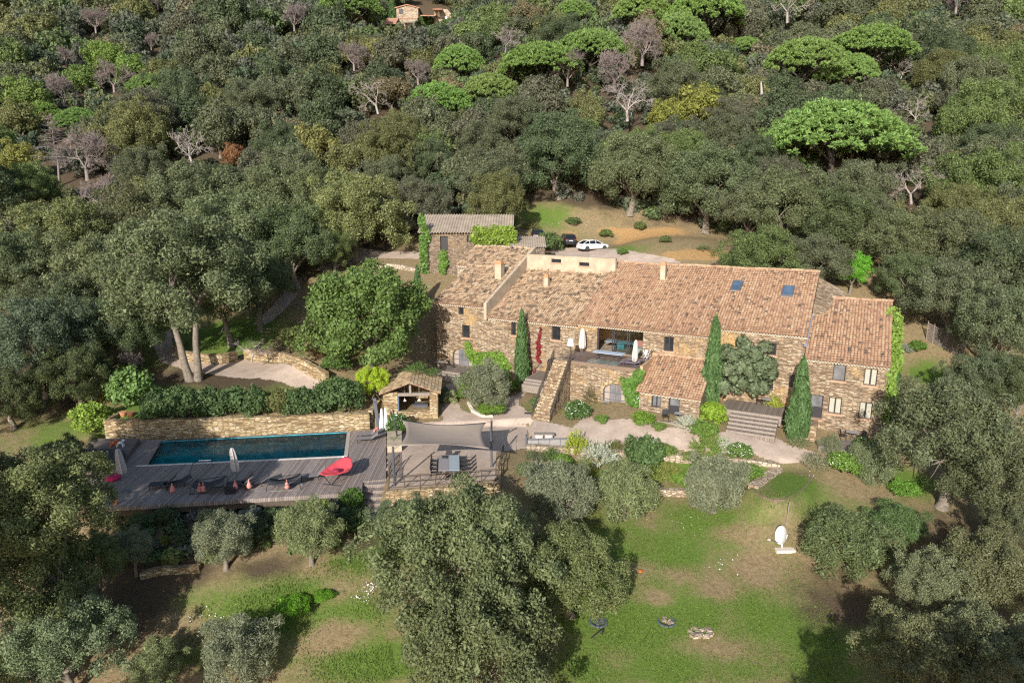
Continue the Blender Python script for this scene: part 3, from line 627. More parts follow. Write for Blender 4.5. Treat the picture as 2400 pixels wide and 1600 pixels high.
# section 5: right annexe, set a little forward
b5, a5 = -1.0, 19.15; a50 = a4+.05
h_s5 = [hole(1952, 853, 1982, 893, b5), hole(2025, 864, 2056, 904, b5), hole(1897, 925, 1928, 980, b5), hole(1941.6, 932, 1972, 970, b5), hole(2013, 943, 2044, 982, b5)]
body('annexe_wall', a50, a5, b5, 8.3, 7.22, h_s5, zback=7.22+9.3*T22)
cornice(a50, a5, b5, 7.08, house)
roof_tiles('annexe_roof', M['tile_pink'], a50-.02, a5+.1, b5-.4, 7.34, 8.4, pit, house, seed=6, red=2)
window(house, h_s5[0], b5, panes=1, mat='pane_grey'); window(house, h_s5[1], b5, panes=2, curtain=True); window(house, h_s5[3], b5, panes=2, curtain=True, mat='pane_grey'); window(house, h_s5[4], b5, panes=2, curtain=True)
def door(hh, b, depth=.28, name='glazed_door'):
    a0, a1, z0, z1 = hh; bb = b+depth-.06; d = MB(); fw = .1
    lbox(d, a0, a0+fw, bb, bb+.06, z0, z1); lbox(d, a1-fw, a1, bb, bb+.06, z0, z1); lbox(d, a0+fw, a1-fw, bb, bb+.06, z1-fw, z1); lbox(d, a0+fw, a1-fw, bb+.004, bb+.055, z0, z0+(z1-z0)*.48)
    o = d.build(name, M['frame'], house); g = MB(); lbox(g, a0+fw, a1-fw, bb+.02, bb+.04, z0+(z1-z0)*.48, z1-fw); g.build('pane', M['pane_grey'], o)
    k = MB(); zz = z0+(z1-z0)*.46; k.tube([L(a0+.2, bb-.02, zz), L(a0+.2, bb-.06, zz), L(a0+.34, bb-.06, zz)], .015); k.build('handle', M['grey_metal'], o)
    s = MB(); lbox(s, a0-.1, a1+.1, b-.35, b+depth-.07, z0-.14, z0+.01); s.build('doorstep', M['sill'], o); return o
door(h_s5[2], b5)
g = MB()   # lead gutter where annexe meets the taller roof
zr = lambda b: 7.34+(b-b5+.4)*T22
g.bar(L(a50-.08, -.3, zr(-.3)+.3), L(a50-.08, 8.2, zr(8.2)+.3), .26, .1); g.build('valley_flashing', plain('lead_flashing', (.24, .25, .32), .5, .1), house)
# chimneys
def chimney(px, py_base, py_top, wpx, z_at, b, pitchz):
    a, z = FA(px, py_base, b); _, zt = FA(px, py_top, b); w = wpx/24.; mb = MB()
    lbox(mb, a-w/2, a+w/2, b-w*.55, b+w*.55, z-.9, zt-.35); o = mb.build('chimney', M['render'], house)
    c = MB(); c.hexa([L(a-w*.56, b-w*.6, zt-.35), L(a+w*.56, b-w*.6, zt-.35), L(a+w*.56, b+w*.6, zt-.35), L(a-w*.56, b+w*.6, zt-.35)], [L(a-w*.36, b-w*.25, zt+.05), L(a+w*.36, b-w*.25, zt+.05), L(a+w*.36, b+w*.25, zt+.05), L(a-w*.36, b+w*.25, zt+.05)])
    c.build('chimney_cap', M['terracotta'], o)
def roof_b(px, py, z0, b0):
    n_ = np.array([0, 0, 1.])-BD*T22; e_ = L(0, b0, z0); rr = ray(px, py); q = CAM+rr*np.dot(e_-CAM, n_)/np.dot(rr, n_)-P0; return float(q @ BD)
chimney(1171, 651, 611, 19, 0, roof_b(1171, 651, 9.1, -.4), 0)
chimney(1281, 670, 643, 12, 0, roof_b(1281, 670, 8.0, -.4), 0)
chimney(1554, 654, 614, 13, 0, roof_b(1554, 654, 8.24, -.4), 0)
o_ = MB(); bq = roof_b(1199, 587, 9.1, -.4); aq, zq = FA(1199, 587, bq); o_.tube([L(aq, bq, zq-.2), L(aq, bq, zq+.35)], .09, 8); o_.lathe(L(aq, bq, zq+.35), [(.1, 0), (.24, .05), (.2, .14), (.03, .22)], 10); o_.build('roof_vent', M['grey_metal'], house)
# lean-to on the right of the terrace
bl = -5.0; al0, al1 = -.75, 4.75
h_l = [hole(1527, 920, 1549, 954.5, bl), hole(1566.5, 924, 1592.7, 977, bl)]
body('lean_to_wall', al0, al1, bl, -.01, 3.42, h_l, zback=5.4, z0=-.5)
cornice(al0, al1, bl, 3.3, house, .3)
roof_tiles('lean_to_roof', M['tile_pink'], al0-.25, al1+.15, bl-.35, 3.55, -.02, math.radians(23), house, seed=7, red=0)
window(house, h_l[0], bl, panes=2, mat='pane_grey', sill=False, fw=.09); door(h_l[1], bl)
f = MB(); lbox(f, h_l[1][0]-.25, h_l[1][1]+.3, bl-.03, bl+.1, h_l[1][3]+.003, h_l[1][3]+.18); f.build('door_lintel', M['wood_dark'], house)
# first-floor terrace over the arched door
TA0, TA1, TB, TZ = -8.75, al0-.28, -4.3, 5.3
h_t = [hole(1412.8, 900, 1468, 958, TB)]
mb = MB(); wall_front(mb, TA0, TA1, -.5, TZ-.16, TB, h_t, .35, (0,))
mb.add([L(TA0, -.01, -.5), L(TA0, TB, -.5), L(TA0, TB, TZ-.16), L(TA0, -.01, TZ-.16)], [(0, 1, 2, 3)]); mb.add([L(TA1, TB, -.5), L(TA1, -.01, -.5), L(TA1, -.01, TZ-.16), L(TA1, TB, TZ-.16)], [(0, 1, 2, 3)])
lbox(mb, TA0+.05, TA1-.05, TB+.36, -.05, -.4, TZ-.2)
mb.build('terrace_wall', M['stone'], house); arch_door(h_t[0], TB, depth=.35)
d = MB(); lbox(d, TA0-.05, TA1+.05, TB-.08, -.004, TZ-.15, TZ); d.build('terrace_deck', plank_mat('terrace_boards', (.16, .105, .085), (.24, .17, .14), -AZ, .15), house)
d = MB(); lbox(d, TA0-.08, TA1+.08, TB-.14, TB-.085, TZ-.32, TZ+.06); d.build('deck_edge_beam', M['rust'], house)
g = MB(); gq = [FA(x, y, TB) for x, y in ((1394, 847), (1456, 857))]; lbox(g, -6.4, -3.3, TB+.35, TB+1.6, TZ+.006, TZ+.03); g.build('glass_floor', glass_mat('floor_glass', (.28, .34, .30), .15, .6), house)
rl = MB()   # thin cable balustrade
for k in range(6):
    a = TA0+.02+(TA1-TA0-.04)*k/5; rl.tube([L(a, TB+.02, TZ), L(a, TB+.02, TZ+.95)], .022, 5)
for z in (.3, .55, .8, .95): rl.tube([L(TA0, TB+.02, TZ+z), L(TA1, TB+.02, TZ+z)], .012 if z < .9 else .022, 4)
for k in range(4):
    b = TB+.02+(-.4-TB)*k/3; rl.tube([L(TA1, b, TZ), L(TA1, b, TZ+1.0)], .022, 5)
for z in (.35, .7, 1.0): rl.tube([L(TA1, TB, TZ+z), L(TA1, -.4, TZ+z)], .016, 4)
rl.build('terrace_railing', M['wood_dark'], house)
mb = MB(); lbox(mb, TA1+.06, TA1+.3, TB-.1, -.03, 3.2, TZ+.35); mb.build('terrace_side_wall', M['render_warm'], house)
# outside stair up to the terrace
SA0, SA1, SB0, SB1 = -9.55, -7.85, -9.4, TB-.16; SZ0 = h1(*L(-8.6, -9.4, 0)[:2])
st = MB(); ns = 20
for k in range(ns):
    b0_ = SB0+(SB1-SB0)*k/ns; b1_ = SB0+(SB1-SB0)*(k+1)/ns; z = SZ0+(TZ-SZ0)*(k+1)/ns
    lbox(st, SA0+.003*(k % 2), SA1-.003*(k % 2), b0_, b1_ if k < ns-1 else SB1, SZ0-1, z)
lbox(st, SA0, TA0-.06, SB1+.003, -.02, SZ0-1, TZ-.02)
stair = st.build('outside_stair', M['stair_stone'], house)
rl = MB()
for a in (SA0-.06, SA1+.06):
    pts = [L(a, SB0+(SB1-SB0)*k/6, SZ0+(TZ-SZ0)*k/6) for k in range(7)]
    for p in pts[::1]: rl.tube([p, p+np.array([.02, 0, 1.05])], .05, 5)
    for z in (.45, .75, 1.05): rl.tube([pts[0]+np.array([0, 0, z]), pts[-1]+np.array([0, 0, z])], .04, 5)
rl.build('stair_handrail', M['wood_dark'], stair)
# boarded platforms at the doors
BOARD = plank_mat('platform_boards', (.19, .15, .12), (.29, .235, .195), -AZ, .15)
def platform(a0, a1, b0, b1, z, name='door_platform', steps=0):
    d = MB(); lbox(d, a0, a1, b0, b1, z-.9, z); o = d.build(name, BOARD, house)
    e = MB(); lbox(e, a0-.02, a1+.02, b0-.05, b0-.003, z-.5, z+.012)
    for k in range(steps):
        lbox(e, a0, a1, b0-.42*(k+1), b0-.42*k-.06, z-1.2, z-.2*(k+1)); 
    e.build('platform_edge', M['wood_grey'], o); return o
platform(h_t[0][0]-.7, h_t[0][1]+.6, TB-1.9, TB-.02, h_t[0][2]-.02)
platform(h_l[1][0]-.6, h_l[1][1]+.6, bl-1.5, bl-.02, h_l[1][2]-.05)
platform(h_s1[0][0]-1.2, h_s1[0][1]-.2, -2.6, -.02, h_s1[0][2]-.02, steps=2)
platform(h_s2[2][0]-.9, h_s2[2][1]+.1, -3.4, -.02, h_s2[2][2]-.02, steps=2)
DZ = FA(1740, 950, -1.5)[1]
pl_ = platform(6.3, 11.4, -3.2, -.02, DZ, name='dining_platform')
d = MB()
for k in range(5):
    z = DZ-.22*(k+1); lbox(d, 7.2, 11.2, -3.26-.45*(k+1), -3.26-.45*k-.003, z-.6, z)
pp = d.build('platform_steps', plank_mat('step_boards', (.2, .16, .13), (.28, .22, .19), -AZ, .2), pl_)
e = MB()
for k in range(5):
    z = DZ-.22*(k+1); lbox(e, 7.2, 11.2, -3.26-.45*(k+1)-.05, -3.26-.45*(k+1)-.003, z-.2, z+.01)
e.build('step_nosing', M['wood_grey'], pp)
mb = MB(); lbox(mb, a50+.1, a50+1.6, b5-2.2, b5-.02, -2, h_s5[2][2]-.02); mb.build('doorstep_base', M['stone'], house)
d = MB(); az_ = h_s5[2][2]-1.3; lbox(d, a50+1.9, a5+.3, b5-3.4, b5-.02, -2, az_); d.build('annexe_platform', plank_mat('grey_deck_boards', (.2, .17, .15), (.3, .26, .23), -AZ+math.pi/2, .16), house)

# ---------------------------------------------------------------- pool, decks and garden walls
def V3(x, y, z): return np.array([x, y, z], float)
def P0z(px, py, z=0.): return U(px, py, z)
pool_ang = math.atan2(2.0, 15.3)
DECKM = plank_mat('pool_deck_boards', (.22, .175, .155), (.36, .30, .27), pool_ang-.13, .16)
def slab(mb, pts, z0, z1, m=0): mb.hexa([(p[0], p[1], z0) for p in pts], [(p[0], p[1], z1) for p in pts], m)
FL, FR, BR, BL = (P0z(*p) for p in ((345, 1090), (806, 1068), (813, 1012), (378, 1034)))
mb = MB()
slab(mb, [P0z(*p) for p in ((232, 1190), (848, 1153), (850, 1128), (905, 1122), (905, 1064))]+[FR, FL, P0z(196, 1098)], -.3, 0)
slab(mb, [FR, P0z(905, 1064), P0z(905, 1004), P0z(866, 1006), BR], -.3, 0)
slab(mb, [P0z(196, 1098), FL, BL, P0z(378, 1030), P0z(240, 1030), P0z(180, 1075)], -.3, 0)
tag(mb.build('pool_deck', DECKM), kind='structure')
mb = MB(); q = [P0z(*p) for p in ((233, 1188), (847, 1151))]
mb.bar(q[0]+V3(0, .12, -.55), q[1]+V3(0, .12, -.55), .08, .5)
for k in range(12):
    p = q[0]+(q[1]-q[0])*k/11; mb.box(p+V3(0, .35, -1.3), (.16, .16, 2.1))
tag(mb.build('deck_support', M['wood_dark']), kind='structure')
pool = empty('swimming_pool', (FL+BR)/2, 'long dark swimming pool set flush in the boarded deck', 'pool')
mb = MB(); n_ = 24
for (a, b) in ((FL, FR), (FR, BR), (BR, BL), (BL, FL)):
    mb.add([a+V3(0, 0, -.02), b+V3(0, 0, -.02), b+V3(0, 0, -.6), a+V3(0, 0, -.6)], [(0, 1, 2, 3)])
mb.add([p+V3(0, 0, -.6) for p in (FL, FR, BR, BL)], [(0, 1, 2, 3)])
s_ = FR+(FL-FR)*.15; t_ = BR+(BL-BR)*.15
mb.hexa([p+V3(0, 0, -.59) for p in (s_, FR, BR, t_)], [p+V3(0, 0, -.38) for p in (s_, FR, BR, t_)])
mb.build('basin', M['pool_liner'], pool)
mb = MB(); mb.add([p+V3(0, 0, -.07) for p in (FL, FR, BR, BL)], [(0, 1, 2, 3)]); mb.build('water', M['water'], pool)
mb = MB(); mb.bar(FL+V3(-.8, -.16, .012), FR+V3(.2, -.12, .012), .24, .03); mb.build('front_coping', plain('pale_coping', (.6, .56, .52), .8, .08), pool)
mb = MB(); mb.bar(BL+V3(0, .06, .02), BR+V3(0, .06, .02), .14, .06); mb.build('rear_coping', M['grey_metal'], pool)
mb = MB(); mb.bar(FR+V3(.18, 0, .012), BR+V3(.18, 0, .012), .3, .024); mb.build('boarded_end_coping', plain('pale_board', (.42, .36, .31), .8, .1), pool)
mb = MB(); slab(mb, [P0z(*p, .42) for p in ((178, 1103), (272, 1099), (327, 1027), (221, 1027), (198, 1050))], .08, .42)
tag(mb.build('raised_platform', plank_mat('platform_planks', (.14, .11, .1), (.22, .18, .16), pool_ang+math.pi/2, .16)), kind='structure')
def wall_line(name, pts, th, label, mat='stone_dry', cat='stone wall', cap=True):
    """dry stone wall along a line; pts = (xyz of base, height)"""
    mb = MB(); n = len(pts); rg = np.random.default_rng(len(label))
    P = [np.array(p) for p, h in pts]; Hh = [h for p, h in pts]
    nrm = []
    for i in range(n):
        d = P[min(i+1, n-1)]-P[max(i-1, 0)]; d = d[:2]/np.linalg.norm(d[:2]); nrm.append(V3(-d[1], d[0], 0)*th/2)
    for i in range(n-1):
        a, b = P[i], P[i+1]; k = max(1, int(np.linalg.norm(b-a)/.8))
        for j in range(k):
            s, t = j/k, (j+1)/k; pa, pb = a+(b-a)*s, a+(b-a)*t; na = nrm[i]*(1-s)+nrm[i+1]*s; nb = nrm[i]*(1-t)+nrm[i+1]*t
            ha = Hh[i]+(Hh[i+1]-Hh[i])*s; hb = Hh[i]+(Hh[i+1]-Hh[i])*t; dn = V3(0, 0, -.8)
            wob = rg.uniform(-.03, .03)
            mb.hexa([pa-na+dn, pb-nb+dn, pb+nb+dn, pa+na+dn], [pa-na+V3(0, 0, ha), pb-nb+V3(0, 0, hb), pb+nb+V3(0, 0, hb), pa+na+V3(0, 0, ha)])
            if cap:
                z = V3(0, 0, ha+.003); w_ = 1.08; mb.hexa([pa-na*w_+z, pb-nb*w_+V3(0, 0, hb+.003)-(pb-pa)*.04, pb+nb*w_+V3(0, 0, hb+.003)-(pb-pa)*.04, pa+na*w_+z], [pa-na*w_+z+V3(0, 0, .07+wob), pb-nb*w_+V3(0, 0, hb+.07+wob)-(pb-pa)*.04, pb+nb*w_+V3(0, 0, hb+.07+wob)-(pb-pa)*.04, pa+na*w_+z+V3(0, 0, .07+wob)])
    o = mb.build(name, M[mat]); return tag(o, label, cat)
wall_line('pool_wall', [(P0z(249, 1030)+V3(0, 3.0, 0), 1.65), (P0z(249, 1029)+V3(0, .3, 0), 1.62), (P0z(500, 1023)+V3(0, .3, 0), 1.6), (P0z(866, 1006)+V3(0, .3, 0), 1.45)], .5, 'tall straight dry stone wall behind the swimming pool')
wall_line('side_wall', [(P0z(864, 1006)+V3(.1, .7, 0), 1.5), (P0z(864, 1006)+V3(.2, 4.6, 0), 1.5), (P0z(905, 992)+V3(0, 2, 0), 1.2)], .4, 'short stone return wall between pool wall and small stone kiosk')
wall_line('terrace_retaining_wall', [(P0z(906, 1152)+V3(0, -.1, -2), 2.05), (P0z(1040, 1142)+V3(0, -.1, -2), 2.05), (P0z(1168, 1131)+V3(0, -.1, -2), 2.05), (P0z(1170, 1070)+V3(0, 0, -2), 2.05)], .4, 'stone retaining wall under the edge of the dining terrace')
def on_t(pts, dz=0): return [np.array(UT(x, y)) for x, y in pts]
def tw(pts, h): return [(p, h) for p in on_t(pts)]
wall_line('garden_wall', tw([(1234, 1052), (1330, 1058), (1430, 1063), (1540, 1072), (1640, 1078), (1740, 1084), (1826, 1098)], .35), .5, 'low stone garden wall along the front edge of the gravel yard', 'stone_pale')
wall_line('lower_garden_wall', tw([(1500, 1152), (1560, 1158), (1650, 1160), (1720, 1152)], .4), .4, 'low stone wall between flower bed and lawn under the olive trees', 'stone_pale')
wall_line('ramp_wall', tw([(1765, 1142), (1795, 1122), (1824, 1100)], .12), .8, 'short slanting stone wall beside the crescent lawn', 'stone_pale')
wall_line('curved_wall', tw([(575, 842), (640, 845), (700, 862), (745, 886), (768, 900)], 1.15), .45, 'curved stone retaining wall right of the garden stairway')
wall_line('path_wall', tw([(410, 812), (425, 842), (470, 852), (520, 852), (556, 845)], 1.0), .45, 'stone retaining wall behind the two leaning oak trunks')
wall_line('low_edging_wall', tw([(330, 1352), (380, 1340), (470, 1335)], .3), .4, 'low rough stone edging in the shade below the pool deck')
wall_line('bed_edging', tw([(1098, 945), (1108, 965), (1130, 976), (1156, 976)], .12), .3, 'curved stone edging round the bed of the courtyard olive', 'pale_stone_block')
wall_line('platform_front_wall', tw([(1940, 1062), (1985, 1068), (2045, 1062)], .3), .4, 'low stone wall in front of the annexe deck', 'stone_pale')
wall_line('drive_wall', tw([(860, 625), (930, 628), (985, 640)], .5), .5, 'low stone wall beside the lane left of the old barn', 'stone_pale')
# garden stairway and deck steps
def steps(name, label, p_top, p_bot, w, n, mat, nose=None, cat='steps'):
    root = empty(name, p_bot, label, cat); d = (p_bot-p_top); dh = d.copy(); dh[2] = 0; l = np.linalg.norm(dh); u = dh/l; x = V3(-u[1], u[0], 0)*w/2; mb = MB(); e = MB()
    for k in range(n):
        a = p_top+u*l*k/n; b = p_top+u*l*(k+1)/n; z1 = p_top[2]+d[2]*(k+.5)/n; z0 = min(p_bot[2], p_top[2])-.6
        a_, b_ = a.copy(), b.copy(); a_[2] = b_[2] = z0
        mb.hexa([b_-x, b_+x, a_+x, a_-x][::-1], [V3(*p[:2], z1) for p in (b_-x, b_+x, a_+x, a_-x)][::-1])
        if nose:
            f = b+u*.03; e.bar(V3(*(f-x)[:2], z1-.05), V3(*(f+x)[:2], z1-.05), .06, .13)
    mb.build('tread', mat, root)
    if nose: e.build('nosing', nose, root)
    return root
steps('garden_stairs', 'worn stone stairway climbing from garden path into the trees', np.array(UT(622, 765)), np.array(UT(572, 838)), 2.2, 9, M['stone_pale'])
p_ = P0z(878, 1124); steps('deck_steps', 'broad grey timber steps down from the pool deck corner', p_, p_+V3(.3, -3.3, -1.5), 2.5, 6, DECKM, M['wood_grey'])
p_ = P0z(1200, 1066); steps('terrace_steps', 'stone steps down from gravel yard beside the dining terrace', p_, p_+V3(.4, -4.6, -1.9), 2.2, 9, M['stone_pale'])
# ---------------------------------------------------------------- kiosk
kA, kB = P0z(900, 990), P0z(1027, 987); kA[2] = kB[2] = 0
kd = (kB-kA); kw = np.linalg.norm(kd); kd /= kw; kn = V3(-kd[1], kd[0], 0); KD = 4.6
def K(a, b, z): return kA+kd*a+kn*b+V3(0, 0, z)
kiosk = empty('garden_kiosk', K(kw/2, KD/2, 0), 'small open-fronted stone kiosk with gabled tile roof beside the pool', 'kiosk')
def kbox(mb, a0, a1, b0, b1, z0, z1, m=0): mb.hexa([K(a0, b0, z0), K(a1, b0, z0), K(a1, b1, z0), K(a0, b1, z0)], [K(a0, b0, z1), K(a1, b0, z1), K(a1, b1, z1), K(a0, b1, z1)], m)
EZ, RZ = 3.0, 3.95; o0, o1 = 1.35, kw-.75
mb = MB(); kbox(mb, 0, o0, 0, .45, -.6, EZ-.1); kbox(mb, o1, kw, 0, .45, -.6, EZ-.1); kbox(mb, o0+.003, o1-.003, .003, .44, -.6, 1.05)
kbox(mb, .003, .45, .453, KD, -.6, EZ-.1); kbox(mb, kw-.45, kw-.003, .453, KD, -.6, EZ-.1); kbox(mb, .453, kw-.453, KD-.4, KD-.003, -.6, EZ+.1)
kbox(mb, .46, kw-.46, .46, KD-.41, -.3, .05)
mb.build('wall', M['stone_dry'], kiosk)
mb = MB(); kbox(mb, o0-.1, o1+.1, .05, .35, 2.55, 2.83); mb.bar(K(kw/2, .2, 2.83), K(kw/2, .2, RZ-.15), .2); mb.bar(K(.05, .2, EZ-.02), K(kw/2, .2, RZ-.12), .14, .18); mb.bar(K(kw/2, .2, RZ-.12), K(kw-.05, .2, EZ-.02), .14, .18); mb.build('timber_truss', M['wood_grey'], kiosk)
for s in (0, 1):
    rg = np.random.default_rng(40+s); mb = MB(); hw = kw/2+.3; nr, nc = 9, 14; sl = math.atan2(RZ-EZ+.1, hw)
    Rr = lambda u, b, d: K(kw/2+(u-hw if s == 0 else hw-u), b, EZ-.1+(RZ-EZ+.12)*u/hw+d)
    q = [Rr(0, -.35, -.1), Rr(hw, -.35, -.1), Rr(hw, KD+.2, -.1), Rr(0, KD+.2, -.1)]; q2 = [p+V3(0, 0, .07) for p in q]
    if s: q, q2 = q[::-1], q2[::-1]
    mb.hexa(q, q2, 1)
    for i in range(nr):
        for j in range(nc):
            u0, u1 = hw*i/nr-.02, hw*(i+1)/nr+.05; b0, b1 = -.38+(KD+.6)*j/nc, -.38+(KD+.6)*(j+1)/nc-.015
            q = [Rr(u0, b0, .03), Rr(u1, b0, -.01), Rr(u1, b1, -.01), Rr(u0, b1, .03)]; q2 = [Rr(u0, b0, .075), Rr(u1, b0, .03), Rr(u1, b1, .03), Rr(u0, b1, .075)]
            mid = Rr((u0+u1)/2, (b0+b1)/2, .1)
            if s: q, q2 = q[::-1], q2[::-1]
            mb.hexa(q, q2, 0, float(rg.random()))
    mb.build('roof', [M['tile_flat'], M['tile_base']], kiosk)
for a in (1.9, 3.3):
    lm = MB(); lm.tube([K(a, 1.2, 3.2), K(a, 1.2, 1.95)], .012, 4); lm.lathe(K(a, 1.2, 1.72), [(.2, 0), (.17, .06), (.05, .2), (.03, .24)], 12); lm.build('pendant_lamp', M['pale_stone_block'], kiosk)
mb = MB(); kbox(mb, o0+.02, o0+.1, .06, 1.1, 1.06, 2.5); mb.build('blue_shutter', plain('blue_shutter_paint', (.12, .16, .26), .6, .15), kiosk)
k_ = tag(MB(), None) if False else None
mb = MB(); kbox(mb, 2.6, 4.0, 2.2, 3.0, .06, .9); kbox(mb, 2.55, 4.05, 2.15, 3.05, .903, .97); tag(mb.build('kitchen_counter', M['grey_metal']), 'grey kitchen counter standing inside the small stone kiosk', 'counter')
# shower post
mb = MB(); p = P0z(887, 1000); mb.bar(p, p+V3(-.25, 0, 2.8), .3, .14); mb.tube([p+V3(-.22, -.1, 2.5), p+V3(-.22, -.35, 2.5)], .03); tag(mb.build('outdoor_shower', M['grey_metal']), 'dark outdoor shower column against the wall left of the kiosk', 'shower')

# ---------------------------------------------------------------- barn behind the house
bz = 7.8; bAl, bAr = UD(990, 690, 90), None
by = bAl[1]; D_B = 90
def B(px, py): # on the barn front plane (facing the camera squarely)
    r = ray(px, py); t = (by)/r[1]; return CAM+r*t
bx0, bx1 = B(988, 600)[0], B(1196, 540)[0]; bz0 = B(990, 690)[2]-1; bzt = B(1000, 546)[2]
barn = empty('old_barn', V3((bx0+bx1)/2, by+3, bz0), 'tall old stone barn with grey corrugated roof and ivy behind the house', 'barn')
def bbox(mb, x0, x1, y0, y1, z0, z1, m=0): mb.hexa([(x0, y0, z0), (x1, y0, z0), (x1, y1, z0), (x0, y1, z0)], [(x0, y0, z1), (x1, y0, z1), (x1, y1, z1), (x0, y1, z1)], m)
mb = MB(); dw0, dw1 = B(1032, 580)[0], B(1050, 580)[0]; dz0, dz1 = B(1040, 587)[2], B(1040, 553)[2]; ew0, ew1 = B(1094, 560)[0], B(1106, 560)[0]; ez0, ez1 = B(1100, 568)[2], B(1100, 552)[2]
xs = [bx0, dw0, dw1, ew0, ew1, bx1]
bbox(mb, bx0, dw0, by, by+.5, bz0, bzt); bbox(mb, dw0, dw1, by+.003, by+.5, bz0, dz0); bbox(mb, dw0, dw1, by+.003, by+.5, dz1, bzt); bbox(mb, dw1, ew0, by, by+.5, bz0, bzt)
bbox(mb, ew0, ew1, by+.003, by+.5, bz0, ez0); bbox(mb, ew0, ew1, by+.003, by+.5, ez1, bzt); bbox(mb, ew1, bx1, by, by+.5, bz0, bzt)
bbox(mb, bx0+.003, bx0+.5, by+.503, by+6.5, bz0, bzt+.2); bbox(mb, bx1-.5, bx1-.003, by+.503, by+6.5, bz0, bzt+.2); bbox(mb, bx0+.5, bx1-.5, by+6, by+6.5, bz0, bzt+1.5)
mb.build('wall', M['stone_barn'], barn)
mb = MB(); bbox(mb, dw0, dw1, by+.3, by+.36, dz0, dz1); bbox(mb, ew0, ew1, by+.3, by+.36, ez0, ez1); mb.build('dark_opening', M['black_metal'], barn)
mb = MB(); nC = 34*4; ry0, ry1 = by-.5, by+7; rz0, rz1 = bzt+.05, bzt+.05+7.5*math.tan(math.radians(15)); V_, F_ = [], []
for i in range(nC+1):
    x = bx0-.4+(bx1-bx0+.8)*i/nC; dz = .09*math.sin(i*math.pi/2); V_ += [(x, ry0, rz0+dz), (x+.1, ry1, rz1+dz)]
F_ = [(2*i, 2*i+2, 2*i+3, 2*i+1) for i in range(nC)]; mb.add(V_, F_); mb.build('corrugated_roof', M['fibre'], barn, smooth=True)
mb = MB(); p = B(1200, 575); q = B(1275, 575); bbox(mb, p[0], q[0], by-2, by+3, p[2]-3, p[2]-.1)
shed = tag(empty('low_shed', V3((p[0]+q[0])/2, by, p[2]-3)), 'low grey-roofed shed between the old barn and parked cars', 'shed'); mb.build('wall', M['stone_barn'], shed)
mb = MB(); V_ = []
for i in range(61):
    x = p[0]-.2+(q[0]-p[0]+.4)*i/60; dz = .06*math.sin(i*math.pi/2); V_ += [(x, by-2.3, p[2]-.05+dz), (x, by+3.3, p[2]+.95+dz)]
mb.add(V_, [(2*i, 2*i+2, 2*i+3, 2*i+1) for i in range(60)]); mb.build('corrugated_roof', M['fibre'], shed, smooth=True)

# ---------------------------------------------------------------- far house on the hillside
fh0 = np.array(UT(975, 72)); fhz = fh0[2]-1
def FHX(px, py): return B_at(px, py, fh0[1])
def B_at(px, py, Y):
    r = ray(px, py); return CAM+r*(Y/r[1])
far = empty('hillside_house', V3(fh0[0], fh0[1], fhz), 'distant stone house with terracotta roofs among trees high on the hillside', 'house')
Yf = fh0[1]; w0, w1 = B_at(929, 30, Yf), B_at(980, 30, Yf); ze, zr_ = B_at(929, 20, Yf)[2], B_at(952, 13, Yf)[2]; zb_ = B_at(940, 60, Yf)[2]-3
mb = MB(); xm = (w0[0]+w1[0])/2
mb.hexa([(w0[0], Yf, zb_), (w1[0], Yf, zb_), (w1[0], Yf+8, zb_), (w0[0], Yf+8, zb_)], [(w0[0], Yf, ze), (w1[0], Yf, ze), (w1[0], Yf+8, ze), (w0[0], Yf+8, ze)])
mb.add([(w0[0], Yf, ze), (w1[0], Yf, ze), (xm, Yf, zr_), (w0[0], Yf+8, ze), (w1[0], Yf+8, ze), (xm, Yf+8, zr_)], [(0, 1, 2), (5, 4, 3)])
mb.build('gable_wall', M['stone_pale'], far); mb = MB()
r0, r1 = B_at(1018, 40, Yf-2), B_at(1062, 40, Yf-2); zt1 = B_at(1020, 22, Yf-2)[2]
mb.hexa([(r0[0], Yf-2, zb_), (r0[0]+4, Yf-2, zb_), (r1[0]+2, Yf-4, zb_), (r1[0], Yf+4, zb_)], [(r0[0], Yf-2, zt1), (r0[0]+4, Yf-2, zt1), (r1[0]+2, Yf-4, zt1-4.5), (r1[0], Yf+4, zt1-4)])
mb.build('wall', M['stone_pale'], far)
mb = MB()
mb.hexa([(w0[0]-.5, Yf-.4, ze-.1), (xm, Yf-.4, zr_), (xm, Yf+8.2, zr_), (w0[0]-.5, Yf+8.2, ze-.1)], [(w0[0]-.5, Yf-.4, ze+.15), (xm, Yf-.4, zr_+.25), (xm, Yf+8.2, zr_+.25), (w0[0]-.5, Yf+8.2, ze+.15)])
mb.hexa([(xm+.01, Yf-.4, zr_), (w1[0]+.5, Yf-.4, ze-.1), (w1[0]+.5, Yf+8.2, ze-.1), (xm+.01, Yf+8.2, zr_)], [(xm+.01, Yf-.4, zr_+.25), (w1[0]+.5, Yf-.4, ze+.15), (w1[0]+.5, Yf+8.2, ze+.15), (xm+.01, Yf+8.2, zr_+.25)])
for (pa, pb, ya, yb, dy, rise) in ((900, 928, 33, 57, 6, 2.8), (936, 978, 38, 44, 4, .8), (985, 1020, 30, 38, 5, 1.0), (1014, 1036, 19, 23, 4, .5)):
    a, b = B_at(pa, yb, Yf-6), B_at(pb, yb, Yf-6); mb.hexa([(a[0], Yf-6, a[2]), (b[0], Yf-6, a[2]), (b[0], Yf-6+dy, a[2]+rise), (a[0], Yf-6+dy, a[2]+rise)], [(a[0], Yf-6, a[2]+.25), (b[0], Yf-6, a[2]+.25), (b[0], Yf-6+dy, a[2]+rise+.25), (a[0], Yf-6+dy, a[2]+rise+.25)])
mb.build('roof', plain('far_roof_tiles', (.42, .22, .14), .9, .3, 1.5), far)
